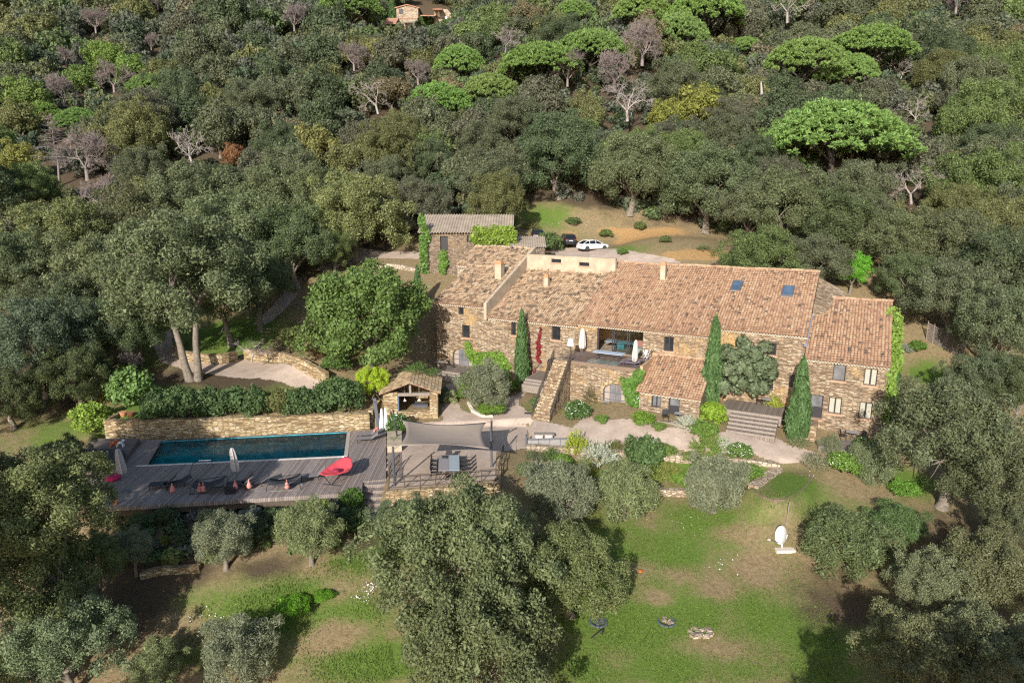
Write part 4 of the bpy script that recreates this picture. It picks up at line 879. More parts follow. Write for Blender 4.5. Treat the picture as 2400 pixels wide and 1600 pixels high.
for (px, py, pw, ph, mt, dy) in ((940, 27, 9, 10, 'pane', -.06), (1028, 32, 4, 14, 'white', -2.06), (1046, 46, 4, 11, 'white', -3.4), (1053, 51, 5, 14, 'white', -3.9)):
    c = B_at(px, py, Yf+dy); s = c[1]/F_PX; mb = MB(); mb.box(c, (pw*s*1.02, .12, ph*s)); mb.build('window' if mt == 'pane' else 'white_shutter', M[mt], far)

# ---------------------------------------------------------------- cars
def car(name, label, col, px, py, rz, suv=False):
    root = empty(name, (0, 0, 0), label, 'car', 'cars parked behind the house'); Lc, Wc = 4.7, 1.86; hgt = 1.62 if suv else 1.42
    # stations: x from tail to nose, (half width, sill, belt)
    xs_ = [(-2.35, .70, .38, .62), (-2.28, .80, .28, .88), (-1.9, .90, .22, .98), (-.9, .93, .2, .95), (.3, .93, .2, .93), (1.2, .92, .2, .9), (1.9, .88, .22, .80), (2.25, .76, .28, .66), (2.35, .6, .38, .55)]
    dz = .18 if suv else 0
    mb = MB(); prof = lambda w, z0, z1: [(-w*.88, z0), (-w, z0+.12), (-w, z1-.12), (-w*.9, z1), (w*.9, z1), (w, z1-.12), (w, z0+.12), (w*.88, z0)]
    k = [(x, prof(w, z0, z1+dz)) for x, w, z0, z1 in xs_]; vs = [(x, y, z) for x, pr in k for y, z in pr]; n = 8; fs = []
    for i in range(len(k)-1):
        for j in range(n): fs.append((i*n+j, (i+1)*n+j, (i+1)*n+(j+1) % n, i*n+(j+1) % n))
    fs += [tuple(range(n)), tuple((len(k)-1)*n+j for j in range(n-1, -1, -1))]; mb.add(vs, fs); mb.build('body', M[col], root, smooth=True)
    top = [(-2.05 if not suv else -2.2, .78, .93+dz), (-1.3 if not suv else -1.9, .62, hgt-.06), (-.3, .64, hgt), (.3, .62, hgt-.03), (1.25, .74, .9+dz)]
    g = MB(); vs = [(x, s*w, z) for x, w, z in top for s in (-1, 1)]+[(x, s*.86, .88+dz) for x, w, z in top for s in (-1, 1)]; m5 = len(top)
    fs = []
    for i in range(m5-1):
        fs.append((2*i, 2*i+2, 2*i+3, 2*i+1)); fs.append((2*i, 2*m5+2*i, 2*m5+2*i+2, 2*i+2)); fs.append((2*i+1, 2*i+3, 2*m5+2*i+3, 2*m5+2*i+1))
    g.add(vs, fs); g.build('windows', M['car_glass'], root)
    r = MB(); r.tube([(x, -w-.015, z+.015) for x, w, z in top], .04, 5); r.tube([(x, w+.015, z+.015) for x, w, z in top], .04, 5)
    for x, z in ((-.95, hgt-.01), (.05, hgt)):
        for s in (-1, 1): r.tube([(x, s*.66, z), (x-.03, s*.88, .9+dz)], .03, 5)
    if suv: r.hexa([(-1.95, -.62, hgt-.03), (.2, -.62, hgt+.01), (.2, .62, hgt+.01), (-1.95, .62, hgt-.03)], [(-1.95, -.6, hgt+.02), (.2, -.6, hgt+.05), (.2, .6, hgt+.05), (-1.95, .6, hgt+.02)])
    r.build('roof_rail', M[col], root)
    for x in (-1.42, 1.42):
        for s in (-1, 1):
            w = MB(); y0, y1 = s*.74, s*.95
            w.tube([(x, y0, .34), (x, y1, .34)], .34, 18); wh = w.build('wheel', M['tyre'], root); w = MB(); w.tube([(x, y1-s*.02, .34), (x, y1+s*.012, .34)], .22, 12); w.build('rim', M['rim'], wh)
    for s in (-1, 1):
        w = MB(); w.box((-2.27, s*.66, .76+dz), (.12, .3, .13)); w.build('tail_lamp', M['lamp_red'], root)
        w = MB(); w.box((2.2, s*.6, .6+dz), (.16, .3, .1)); w.build('headlight', M['pane_grey'], root)
        w = MB(); w.box((.95, s*1.0, .98+dz), (.16, .16, .1)); w.build('wing_mirror', M[col], root)
    w = MB(); w.box((-2.36, 0, .6+dz), (.03, .52, .12)); w.build('number_plate', M['plate'], root)
    p = UT(px, py); root.location = (p[0], p[1], p[2]+.02); root.rotation_euler = (0, 0, rz); return root
car('parked_sedan', 'white saloon car with dark roof glass parked on gravel behind the farmhouse', 'car_white', 1389, 586, math.radians(24))
car('parked_suv', 'dark estate car parked nose to the bank left of the white saloon', 'car_black', 1330, 574, math.radians(98), True)
car('parked_hatchback', 'black car mostly hidden behind the bush by the low shed', 'car_black', 1259, 563, math.radians(92), True)

# ---------------------------------------------------------------- satellite dish
p = UT(1832, 1284); dish = empty('satellite_dish', p, 'large white satellite dish on a concrete pad in the meadow', 'satellite dish')
nrm = np.array([-.95, -.2, .27]); nrm /= np.linalg.norm(nrm); c = p+V3(0, .1, .95); x_ = np.cross([0, 0, 1], nrm); x_ /= np.linalg.norm(x_); y_ = np.cross(nrm, x_)
mb = MB(); vs, fs = [c-nrm*.0], []; nR, nA = 5, 28
for i in range(1, nR+1):
    for j in range(nA):
        a = 2*math.pi*j/nA; r_ = i/nR; vs.append(c+x_*r_*.60*math.cos(a)+y_*r_*.66*math.sin(a)+nrm*.14*r_*r_)
fs = [(0, 1+j, 1+(j+1) % nA) for j in range(nA)]+[(1+(i-1)*nA+j, 1+i*nA+j, 1+i*nA+(j+1) % nA, 1+(i-1)*nA+(j+1) % nA) for i in range(1, nR) for j in range(nA)]
k = len(vs); vs2 = [v-nrm*.03 for v in vs]; mb.add(vs+vs2, fs+[tuple(k+i for i in f[::-1]) for f in fs]); mb.build('reflector', M['white'], dish, smooth=True)
mb = MB(); mb.tube([p, p+V3(.1, .2, 1.0)], .05, 8); mb.bar(c-nrm*.04, c-nrm*.3, .3, .3); mb.build('mount', M['white'], dish)
mb = MB(); q = c-y_*.6; mb.tube([q, q+nrm*.9+y_*.1], .03, 6); mb.build('feed_arm', M['grey_metal'], dish); mb = MB(); mb.tube([q+nrm*.85+y_*.09, q+nrm*1.02+y_*.13], .075, 8); mb.build('feed_horn', M['cream_fabric'], dish)
mb = MB(); mb.box(p+V3(.15, -.2, -.05), (1.35, .45, .22), .05); mb.build('pad', M['pale_stone_block'], dish)
mb = MB(); q = UT(1842, 1232); mb.tube([q+V3(0, 0, -.4), q+V3(.2, .25, 1.7)], .04, 6); tag(mb.build('wooden_post', M['wood_grey']), 'leaning grey post standing behind the satellite dish', 'post')
# crescent lawn edging
mb = MB(); a_ = [P0z(*q, -.6) for q in ((1762, 1140), (1772, 1152), (1790, 1164), (1812, 1171), (1838, 1170), (1862, 1160), (1880, 1148), (1894, 1132), (1903, 1112))]
for u, v in zip(a_[:-1], a_[1:]): mb.bar(u+V3(0, 0, -.1), v+V3(0, 0, -.1), .09, .24)
tag(mb.build('curved_edging', M['rust']), 'curved rusty board edging round the crescent lawn', 'edging')

# ---------------------------------------------------------------- dining terrace
SAILG = 'poles of the shade sail'
sc = [U(941, 983, 2.75), U(1139, 990, 3.0), U(1147, 1052, 3.1), U(935, 1045, 3.1)]    # back-left, back-right, front-right, front-left
poles = [(U(932, 1029, 0.), U(924, 981, 3.0), 'grey sail pole rising from the white flower bush'), (U(1152, 1034, 0.), U(1152, 985, 3.2), 'grey sail pole at the rear right corner of the shade sail'),
         (U(1153, 1093, 0.), U(1150, 1003, 3.3), 'grey sail pole beside the terrace steps'), (U(924, 1138, 0.), U(921, 1047, 3.3), 'grey sail pole at the front left corner beside the deck steps')]
for b, t, l in poles:
    mb = MB(); mb.tube([b+V3(0, 0, -.1), t], .085, 8); mb.lathe(b, [(.16, 0), (.16, .04)], 10); tag(mb.build('sail_pole', M['grey_metal']), l, 'pole', SAILG)
mb = MB(); n = 18; G = {}
for i in range(n+1):
    for j in range(n+1):
        u, v = i/n, j/n; p = sc[0]*(1-u)*(1-v)+sc[1]*u*(1-v)+sc[2]*u*v+sc[3]*(1-u)*v
        e = 16*u*(1-u)*v*(1-v); cin = V3(0, 0, 0); mid = sum(sc)/4
        pull = .22*(4*u*(1-u))*(2*v-1)**2+.16*(4*v*(1-v))*(2*u-1)**2
        p = p+(mid-p)*V3(.9, .9, 0)*pull; p[2] -= .28*e+.12*math.sin(u*3.1)*(1-v); G[i, j] = p
vs = [G[i, j] for i in range(n+1) for j in range(n+1)]; mb.add(vs, [(i*(n+1)+j, (i+1)*(n+1)+j, (i+1)*(n+1)+j+1, i*(n+1)+j+1) for i in range(n) for j in range(n)])
sail = empty('shade_sail', sum(sc)/4, 'taupe shade sail stretched between four poles over the dining terrace', 'shade sail')
o = mb.build('fabric', M['sail'], sail, smooth=True); md = o.modifiers.new('thick', 'SOLIDIFY'); md.thickness = .02
mb = MB()
for (b, t, l), s in zip(poles, sc): mb.tube([s, t+(b-t)*.05], .015, 4)
mb.build('tension_rope', M['wood_dark'], sail)
T = [U(1027, 1102, .75), U(1077, 1101, .75), U(1076, 1066, .75), U(1029, 1066, .75)]; tc = sum(T)/4; tx = (T[1]-T[0]+T[2]-T[3])/2; ty = (T[3]-T[0]+T[2]-T[1])/2
tbl = empty('dining_table', V3(tc[0], tc[1], 0), 'large grey outdoor dining table on the gravel terrace', 'table')
for s, c in ((-1, (.30, .28, .31)), (1, (.34, .41, .47))):
    mb = MB(); q = [tc+tx*.5*a+ty*.5*b for a, b in ((s*1 if s < 0 else .008, -1), (-.008 if s < 0 else 1, -1), (-.008 if s < 0 else 1, 1), (s*1 if s < 0 else .008, 1))]
    mb.hexa([p-V3(0, 0, .05) for p in q], q); mb.build('table_top', plain('table_top_%s' % ('left' if s < 0 else 'right'), c, .35, .05), tbl)
for a in (-.9, 0, .9):
    for b in (-.9, .9):
        mb = MB(); q = tc+tx*.5*a+ty*.5*b; mb.tube([V3(q[0], q[1], 0), V3(q[0], q[1], .69)], .035, 6); mb.build('leg', M['grey_metal'], tbl)
mb = MB(); q = tc-tx*.22+ty*.3; mb.box(q+V3(0, 0, .06), (.42, .34, .12)); mb.box(q+V3(0, 0, .14), (.34, .27, .04)); tag(mb.build('serving_box', M['black_metal']), 'dark serving box on the left half of the dining table', 'box')
def make_chair(mat='black_metal', frame='black_metal', name='garden_chair'):
    r = empty(name, (0, 0, 0))
    mb = MB(); mb.box((0, 0, .44), (.5, .48, .035)); mb.build('seat', M[mat], r)
    mb = MB(); mb.box((0, .25, .72), (.48, .03, .46), tilt=(-.18, 0)); mb.build('backrest', M[mat], r)
    for sx in (-1, 1):
        for sy in (-1, 1):
            mb = MB(); mb.tube([(sx*.24, sy*.22, 0), (sx*.23, sy*.21, .43)], .018, 5); mb.build('leg', M[frame], r)
        mb = MB(); mb.tube([(sx*.27, -.22, .44), (sx*.28, -.22, .66), (sx*.28, .24, .68)], .018, 5); mb.build('armrest', M[frame], r)
    return r
ch0 = make_chair(); used = [False]
def put_chair(x, y, z, rz, label, group):
    o = ch0 if not used[0] else copy_tree(ch0); used[0] = True
    o.location = (x, y, z); o.rotation_euler = (0, 0, rz); tag(o, label, 'chair', group); return o
ux = tx/np.linalg.norm(tx); uy = ty/np.linalg.norm(ty); wd = np.linalg.norm(tx)/2; ln = np.linalg.norm(ty)/2; ords = ['nearest the camera', 'second from the front', 'third from the front', 'farthest from the railing']
for k in range(4):
    for s, nm in ((-1, 'left'), (1, 'right')):
        q = tc+ux*s*(wd+.34)+uy*ln*(-.78+k*.52); put_chair(q[0], q[1], 0, math.atan2(ux[1], ux[0])+(math.pi/2 if s < 0 else -math.pi/2), f'black garden chair on the {nm} side of the dining table, {ords[k]}', 'chairs round the dining table')
q = tc+uy*(ln+.4); put_chair(q[0], q[1], 0, math.atan2(uy[1], uy[0])-math.pi/2, 'black garden chair at the head of the dining table under the sail', 'chairs round the dining table')
q = tc-uy*(ln+.4); put_chair(q[0], q[1], 0, math.atan2(uy[1], uy[0])+math.pi/2, 'black garden chair at the foot of the dining table beside the railing', 'chairs round the dining table')
rail = empty('terrace_railing', P0z(1040, 1140), 'rusty pole railing along the front of the dining terrace', 'railing')
a_, b_ = P0z(912, 1146), P0z(1164, 1128)
for k in range(8):
    q = a_+(b_-a_)*k/7; mb = MB(); mb.tube([q, q+V3(.02*(-1)**k, 0, 1.05)], .045, 5); mb.build('post', M['wood_dark'], rail)
mb = MB()
for z in (.12, .55, 1.0): mb.tube([a_+V3(0, 0, z), b_+V3(0, 0, z+.02)], .035, 5)
for k in (1, 3, 5): q = a_+(b_-a_)*k/7; w = a_+(b_-a_)*(k+1)/7; mb.tube([q+V3(0, 0, .12), w+V3(0, 0, 1.0)], .03, 5)
mb.build('rail', M['wood_dark'], rail)
for nm, pts, lb in (('left', [(910, 1146), (914, 1120), (934, 1092)], 'rough pole handrail between deck boards and dining terrace'), ('right', [(1166, 1126), (1172, 1096), (1178, 1068)], 'rough branch handrail beside the stone terrace steps')):
    mb = MB(); q = [P0z(*p) for p in pts]
    for p in q: mb.tube([p, p+V3(.1, .05, 1.05)], .05, 5)
    for z in (.5, 1.0): mb.tube([p+V3(.05, 0, z) for p in q], .04, 5)
    tag(mb.build('pole_handrail', M['wood_dark']), lb, 'handrail')
mb = MB(); slab(mb, [P0z(*p) for p in ((909, 1122), (940, 1120), (942, 1060), (909, 1062))], -.2, .05); tag(mb.build('boardwalk', DECKM), kind='structure')
mb = MB(); slab(mb, [P0z(*p) for p in ((908, 1060), (942, 1058), (942, 1022), (908, 1024))], -.1, .55); tag(mb.build('planter_box', M['render']), 'ochre masonry planter full of grey lavender beside the pool deck', 'planter')
# bench, block seat, mats
p = UT(1275, 1031); bench = empty('stone_bench', p, 'bench of one weathered plank on two white stone blocks', 'bench')
for s in (-1, 1):
    mb = MB(); mb.lathe(p+V3(s*.42, 0, 0), [(.26, 0), (.36, .12), (.37, .4), (.3, .5)], 12); mb.build('block', M['pale_stone_block'], bench)
mb = MB(); mb.box(p+V3(0, .15, .54), (1.75, .55, .08)); mb.build('seat', M['wood_grey'], bench)
a_, b_ = UT(1236, 1044), UT(1338, 1040); a_[2] = b_[2] = max(a_[2], b_[2])
wl = empty('block_seat', (a_+b_)/2, 'low seat of grey concrete blocks with upright end slab on the garden wall', 'seat')
for k in range(4):
    mb = MB(); q = a_+(b_-a_)*(k+.5)/4; mb.box(q+V3(0, 0, .25), (np.linalg.norm(b_-a_)/4-.03, .5, .5), math.atan2(*(b_-a_)[1::-1])); mb.build('seat_block', M['concrete'], wl)
for q in (a_+V3(-.1, 0, 0), b_+V3(.1, 0, 0)):
    mb = MB(); mb.box(q+V3(0, 0, .42), (.12, .55, .9)); mb.build('end_slab', M['grey_metal'], wl)
mb = MB(); mb.box(UT(1238, 969)+V3(0, 0, .05), (.72, .4, .03), -.1); tag(mb.build('doormat', M['sling']), 'small dark mat lying on the gravel by the outside stair', 'mat')
def bistro(px, py, dz, label, sx=.7, sy=.7, col='concrete', group='small bistro tables by the house', z=None):
    p = UT(px, py) if z is None else U(px, py, z); r = empty('bistro_table', p, label, 'table', group)
    mb = MB(); mb.box(p+V3(0, 0, .72), (sx, sy, .03), -AZ); mb.build('table_top', M[col], r)
    for s in (-1, 1):
        mb = MB(); mb.tube([p+V3(-.25*s, -.2, 0), p+V3(.25*s, .2, .7)], .018, 5); mb.tube([p+V3(-.25*s, .2, 0), p+V3(.25*s, -.2, .7)], .018, 5); mb.build('leg', M['grey_metal'], r)
    return p
tzp = {'s1': h_s1[0][2], 'arch': h_t[0][2], 'lt': h_l[1][2]-.05}
bistro(1796, 952, 0, 'grey folding bistro table on the platform beside the fig tree', z=DZ)
bistro(1996, 1030, 0, 'pale grey bistro table on the annexe deck', 1.0, .7, z=az_)
bistro(1034, 862, 0, 'grey bistro table in the shade by the left arched door', 1.0, .6, z=tzp['s1'])
bistro(1420, 958, 0, 'low grey table left of the arched door under the terrace', .8, .5, z=tzp['arch'])
bistro(1590, 986, 0, 'grey bistro table right of the lean-to door', .7, .5, z=tzp['lt'])
def pc(px, py, z, rz, label):
    p = U(px, py, z); put_chair(p[0], p[1], z, rz, label, 'chairs by the house doors')
pc(1057, 864, tzp['s1'], 1.2, 'garden chair right of the bistro table by the left arched door'); pc(1020, 868, tzp['s1'], -1.5, 'garden chair left of the bistro table by the left arched door')
pc(1975, 1030, az_, 1.4, 'garden chair left of the pale table on the annexe deck'); pc(2018, 1034, az_, -1.4, 'garden chair right of the pale table on the annexe deck'); pc(1559, 984, tzp['lt'], 0, 'garden chair left of the lean-to door'); pc(1780, 948, DZ, 1, 'garden chair on the platform under the fig tree')
p = UT(1266, 962); wc = empty('folding_chair', p, 'white folding lounge chair at the foot of the outside stair', 'chair')
mb = MB(); mb.hexa([p+V3(-.5, -.1, .3), p+V3(.5, -.5, .34), p+V3(.6, -.1, .34), p+V3(-.4, .3, .3)], [p+V3(-.5, -.1, .34), p+V3(.5, -.5, .38), p+V3(.6, -.1, .38), p+V3(-.4, .3, .34)]); mb.build('seat', M['concrete'], wc)
mb = MB(); mb.bar(p+V3(.15, .05, .36), p+V3(.25, .1, 1.0), .5, .04, upv=(0, 1, 0)); mb.build('backrest', M['concrete'], wc)
for q in ((-.45, 0), (.5, -.45), (.55, -.1), (-.4, .25)):
    mb = MB(); mb.tube([p+V3(*q, 0), p+V3(*q, .33)], .02, 5); mb.build('leg', M['white'], wc)
# ---------------------------------------------------------------- closed parasols
def parasol(p, h, label, fab, group, lean=(0, 0), r=.2, low=.75):
    root = empty('closed_parasol', p, label, 'parasol', group); t = p+V3(lean[0], lean[1], h)
    mb = MB(); mb.tube([p, t], .03, 6); mb.build('pole', M['grey_metal'], root)
    mb = MB(); ax = t-p; n = 12; prof = [(.02, 1.0), (r*.5, .96), (r*.75, .85), (r, .6), (r*1.1, .45), (r*.9, .36), (.05, .33)]; vs, fs = [], []
    prof = [(a, low+(b-.33)/.67*(1-low)) for a, b in prof]
    for i, (rr, s) in enumerate(prof):
        for j in range(n):
            a = 2*math.pi*j/n; q = rr*(1+.25*(-1)**j); vs.append(p+ax*s+V3(q*math.cos(a), q*math.sin(a), 0))
    for i in range(len(prof)-1):
        for j in range(n): fs.append((i*n+j, (i+1)*n+j, (i+1)*n+(j+1) % n, i*n+(j+1) % n))
    mb.add(vs, fs); mb.build('canopy', M[fab], root)
    mb = MB(); mb.lathe(p, [(.28, 0), (.28, .06), (.05, .1)], 12); mb.build('base', M['grey_metal'], root)
parasol(P0z(296, 1152), 3.3, 'closed striped grey parasol at the left end of the pool deck', 'grey_fabric', 'closed parasols', (-.35, .2), .28, .42)
parasol(P0z(558, 1136), 2.9, 'closed grey parasol standing among the loungers by the pool', 'grey_fabric', 'closed parasols', (-.3, .2), .24, .35)
parasol(P0z(893, 1015), 2.0, 'white closed parasol leaning by the kiosk, left one of the pair', 'white', 'closed parasols', (-.1, 1.2), .12, .1)
parasol(P0z(905, 1013), 2.0, 'white closed parasol leaning by the kiosk, right one of the pair', 'white', 'closed parasols', (-.25, 1.25), .12, .1)
parasol(L(-8.0, -1.0, TZ), 2.6, 'pale pink closed parasol on the upper terrace beside the white lamp', 'cream_fabric', 'closed parasols', (0, 0), .26, .18)
qd = FA(1490, 862, -2.8); parasol(L(qd[0], -3.3, TZ), 2.5, 'off-white closed parasol at the right end of the upper terrace', 'cream_fabric', 'closed parasols', (.05, 0), .2, .15)
# upper terrace furniture
q = L(-4.6, -2.4, TZ); tt = empty('terrace_table', q, 'long pale blue table on trestles on the upper terrace', 'table')
mb = MB(); mb.hexa([L(-6.2, -2.9, TZ+.72), L(-3.2, -2.9, TZ+.72), L(-3.2, -1.9, TZ+.72), L(-6.2, -1.9, TZ+.72)], [L(-6.2, -2.9, TZ+.77), L(-3.2, -2.9, TZ+.77), L(-3.2, -1.9, TZ+.77), L(-6.2, -1.9, TZ+.77)]); mb.build('table_top', plain('pale_blue_top', (.46, .52, .62), .4, .05), tt)
for a in (-5.8, -3.6):
    mb = MB(); mb.tube([L(a, -2.8, TZ), L(a, -2.4, TZ+.72), L(a, -2.0, TZ)], .03, 5); mb.build('trestle', M['black_metal'], tt)
q = L(-8.3, -3.4, TZ); lp = empty('floor_lamp', q, 'outdoor floor lamp with big white shade on the upper terrace', 'lamp')
mb = MB(); mb.tube([q, q+V3(0, 0, 1.4)], .025, 6); mb.lathe(q, [(.25, 0), (.25, .04)], 12); mb.build('stand', M['black_metal'], lp)
mb = MB(); mb.lathe(q+V3(0, 0, 1.3), [(.36, 0), (.22, .68), (.2, .68)], 16); mb.build('lamp_shade', M['white'], lp)
for k, (a, b) in enumerate(((-2.2, -3.5), (-1.9, -2.3))):
    lo = empty('terrace_lounger', L(a, b, TZ), ['violet-grey lounger at the front edge of the upper terrace', 'violet-grey lounger behind the right parasol on the upper terrace'][k], 'lounger', 'loungers on the upper terrace')
    mb = MB(); lbox(mb, a-.9, a+.5, b-.3, b+.3, TZ+.3, TZ+.36); mb.hexa([L(a+.5, b-.3, TZ+.3), L(a+1.1, b-.3, TZ+.6), L(a+1.1, b+.3, TZ+.6), L(a+.5, b+.3, TZ+.3)], [L(a+.5, b-.3, TZ+.36), L(a+1.1, b-.3, TZ+.66), L(a+1.1, b+.3, TZ+.66), L(a+.5, b+.3, TZ+.36)]); mb.build('sling', plain('violet_sling', (.2, .17, .22), .8, .1), lo)
    for da in (-.8, .4):
        for db in (-.28, .28):
            mb = MB(); mb.tube([L(a+da, b+db, TZ), L(a+da, b+db, TZ+.3)], .02, 5); mb.build('leg', M['black_metal'], lo)
q = L(-1.5, -.7, TZ); fc = empty('folding_armchair', q, 'white folding chairs stacked by the right end of the glazed opening', 'chair')
mb = MB()
for k in range(2): mb.tube([q+V3(-.3+.25*k, -.2, 0), q+V3(.2+.25*k, .2, .95)], .025, 5); mb.tube([q+V3(.2+.25*k, -.2, 0), q+V3(-.3+.25*k, .2, .95)], .025, 5)
mb.build('folded_frame', M['white'], fc); mb = MB(); mb.bar(q+V3(-.1, 0, .5), q+V3(.1, .1, .95), .4, .03); mb.build('seat', M['white'], fc)
# room contents
q = L(-5, 2.2, 5.4); rt = empty('indoor_table', q, 'blue-grey table inside the glazed room', 'table'); mb = MB(); lbox(mb, -6.6, -3.4, 1.7, 2.8, 6.1, 6.16); mb.build('table_top', plain('blue_grey_top', (.25, .36, .42), .4, .06), rt); mb = MB(); lbox(mb, -5.4, -4.6, 2.0, 2.5, 5.41, 6.09); mb.build('pedestal', plain('petrol_pedestal', (.06, .2, .25), .5, .1), rt)
q = L(-2.9, 2.2, 5.4); rc = empty('indoor_armchair', q, 'cream armchair with orange back behind the glass doors', 'armchair'); mb = MB(); lbox(mb, -3.4, -2.5, 1.3, 2.3, 5.41, 5.85); mb.build('seat', M['cream_fabric'], rc); mb = MB(); lbox(mb, -3.4, -2.5, 2.303, 2.5, 5.41, 6.45); mb.build('backrest', M['pink_fabric'], rc)
# ---------------------------------------------------------------- poolside furniture
def lounger(px, py, label, ang, mat='sling', back=.5, L_=1.9, w=.7, name='sun_lounger', z=0.):
    p = P0z(px, py, z); r = empty(name, (0, 0, 0), label, 'lounger', 'loungers by the pool')
    mb = MB(); mb.box((-.3, 0, .34), (L_*.66, w, .05)); mb.hexa([(L_*.17, -w/2, .315), (L_*.17+.62, -w/2, .315+back), (L_*.17+.62, w/2, .315+back), (L_*.17, w/2, .315)], [(L_*.17, -w/2, .365), (L_*.17+.6, -w/2, .37+back), (L_*.17+.6, w/2, .37+back), (L_*.17, w/2, .365)]); mb.build('sling', M[mat], r)
    mb = MB()
    for s in (-1, 1): mb.tube([(-L_*.5, s*(w/2+.02), .34), (L_*.17, s*(w/2+.02), .34), (L_*.17+.62, s*(w/2+.02), .34+back)], .025, 5)
    mb.build('frame', M['black_metal'], r)
    for x in (-L_*.45, L_*.2):
        for s in (-1, 1):
            mb = MB(); mb.tube([(x, s*w*.46, 0), (x, s*w*.46, .33)], .025, 5); mb.build('leg', M['black_metal'], r)
    r.location = tuple(p); r.rotation_euler = (0, 0, ang); return r
pa = pool_ang
lounger(383, 1142, 'dark lounger in the shade near the left parasol', pa+.1)
lounger(418, 1139, 'dark lounger with raised back, right neighbour of the leftmost shaded lounger', pa+.5, back=.3)
lounger(563, 1140, 'dark lounger half hidden behind the middle poolside parasol', pa+.2)
lounger(600, 1138, 'dark lounger just right of the middle poolside parasol', pa+.3, back=.35)
lounger(735, 1122, 'taupe lounger in the sun left of the red hammock seat', pa+.1, 'taupe_sling', back=.55)
lounger(862, 1034, 'taupe lounger on sunny boards right of the pool, nearer one', pa+.05, 'taupe_sling', back=.4)
lounger(862, 1024, 'taupe lounger on sunny boards right of the pool, farther one', pa+.05, 'taupe_sling', back=.4)
p = P0z(868, 1028); mb = MB(); mb.tube([p+V3(.35, .0, .75), p+V3(.55, .45, .8), p+V3(.62, .7, .78)], [.1, .14, .1], 8); tag(mb.build('rolled_towel', M['pink_fabric']), 'salmon rolled towel on the raised back of the pool lounger', 'towel')
def daybed(px, py, label, ang, hoop=True):
    p = P0z(px, py); r = empty('hammock_lounger', (0, 0, 0), label, 'lounger', 'loungers by the pool')
    mb = MB(); n = 10; vs = []
    for i in range(n+1):
        u = i/n; x = -1.1+2.2*u; z = .62-.35*math.sin(u*math.pi)*(1-.35*u)+.25*u; hw = .5+.12*math.sin(u*math.pi); vs += [(x, -hw, z), (x, hw, z), (x, -hw, z-.03), (x, hw, z-.03)]
    fs = []
    for i in range(n): a = 4*i; fs += [(a, a+4, a+5, a+1), (a+2, a+3, a+7, a+6), (a, a+2, a+6, a+4), (a+1, a+5, a+7, a+3)]
    mb.add(vs, fs); mb.build('sling', M['sling'], r, smooth=True)
    mb = MB()
    for s in (-1, 1): mb.tube([(-1.25, s*.5, 0), (-1.1, s*.55, .6), (1.1, s*.55, .85), (1.25, s*.5, 0)], .03, 6)
    mb.tube([(-1.2, -.5, .02), (1.2, -.5, .02)], .03, 5); mb.tube([(-1.2, .5, .02), (1.2, .5, .02)], .03, 5); mb.build('frame', M['black_metal'], r)
    if hoop:
        mb = MB(); mb.tube([(-1.2, .5, .3), (-1.45, .55, 1.2), (-1.2, .6, 1.95), (-.6, .6, 2.1), (.1, .6, 2.1), (.25, .6, 1.6)], .025, 5); mb.build('canopy_hoop', M['black_metal'], r)
        mb = MB(); mb.tube([(-.75, .6, 2.14), (.1, .6, 2.14)], .04, 6); mb.build('canopy_roll', M['white'], r)
    r.location = tuple(p); r.rotation_euler = (0, 0, ang)
daybed(492, 1149, 'dark hammock lounger with a tall curved canopy hoop by the pool', pa)
daybed(668, 1143, 'dark hammock lounger in half shade left of the taupe lounger', pa, False)
for px, py, lb in ((411, 1152, 'salmon teardrop lantern under the second shaded lounger'), (474, 1151, 'salmon teardrop lantern at the canopied hammock lounger, left of the pair'), (483, 1151, 'salmon teardrop lantern at the canopied hammock lounger, right of the pair'), (557, 1145, 'salmon teardrop lantern below the middle parasol'), (589, 1143, 'salmon teardrop lantern right of the middle parasol'), (677, 1144, 'salmon teardrop lantern in front of the half-shaded hammock lounger')):
    p = P0z(px, py); mb = MB(); mb.lathe(p+V3(0, -.35, .12), [(.04, 0), (.15, .06), (.19, .2), (.14, .38), (.05, .58), (.02, .75)], 12); tag(mb.build('teardrop_lantern', M['pink_fabric'], smooth=True), lb, 'lantern', 'salmon lanterns by the loungers')
# the coral hammock seat
A1, B1 = U(757, 1113, .95), U(815, 1071, 1.25); ax = B1-A1; ln_ = np.linalg.norm(ax[:2]); d_ = ax/np.linalg.norm(ax); s_ = V3(d_[1], -d_[0], 0); s_ /= np.linalg.norm(s_)
hs = empty('coral_hammock', V3(*((A1+B1)/2)[:2], 0), 'coral red hammock seat on black crossed legs beside the pool steps', 'hammock'); mb = MB(); n, mm = 14, 8; vs = []
for i in range(n+1):
    u = i/n; wv = .95*math.sin(math.pi*min(1, max(0, .08+u*.86)))**.8
    for j in range(mm+1):
        v = j/mm*2-1; p = A1+ax*u+s_*(wv*v+.35*math.sin(u*math.pi)); p[2] += -.42*math.sin(u*math.pi)*(1-.75*v*v)+.02*math.sin(u*26); vs.append(p)
mb.add(vs, [(i*(mm+1)+j, (i+1)*(mm+1)+j, (i+1)*(mm+1)+j+1, i*(mm+1)+j+1) for i in range(n) for j in range(mm)]); o = mb.build('sling', M['red_fabric'], hs, smooth=True); md = o.modifiers.new('thick', 'SOLIDIFY'); md.thickness = .03
mb = MB(); c0 = P0z(776, 1136); mb.tube([A1, c0], .03, 6); mb.tube([c0, A1+ax*.55+s_*1.1+V3(0, 0, -.1)], .03, 6); mb.tube([c0+V3(-.6, .1, .03), c0+V3(.75, -.2, .03)], .03, 6); mb.tube([c0, P0z(815, 1095)], .03, 6); mb.tube([P0z(815, 1095), B1], .03, 6); mb.tube([B1, B1+V3(.1, .1, .25)], .03, 5); mb.build('frame', M['black_metal'], hs)
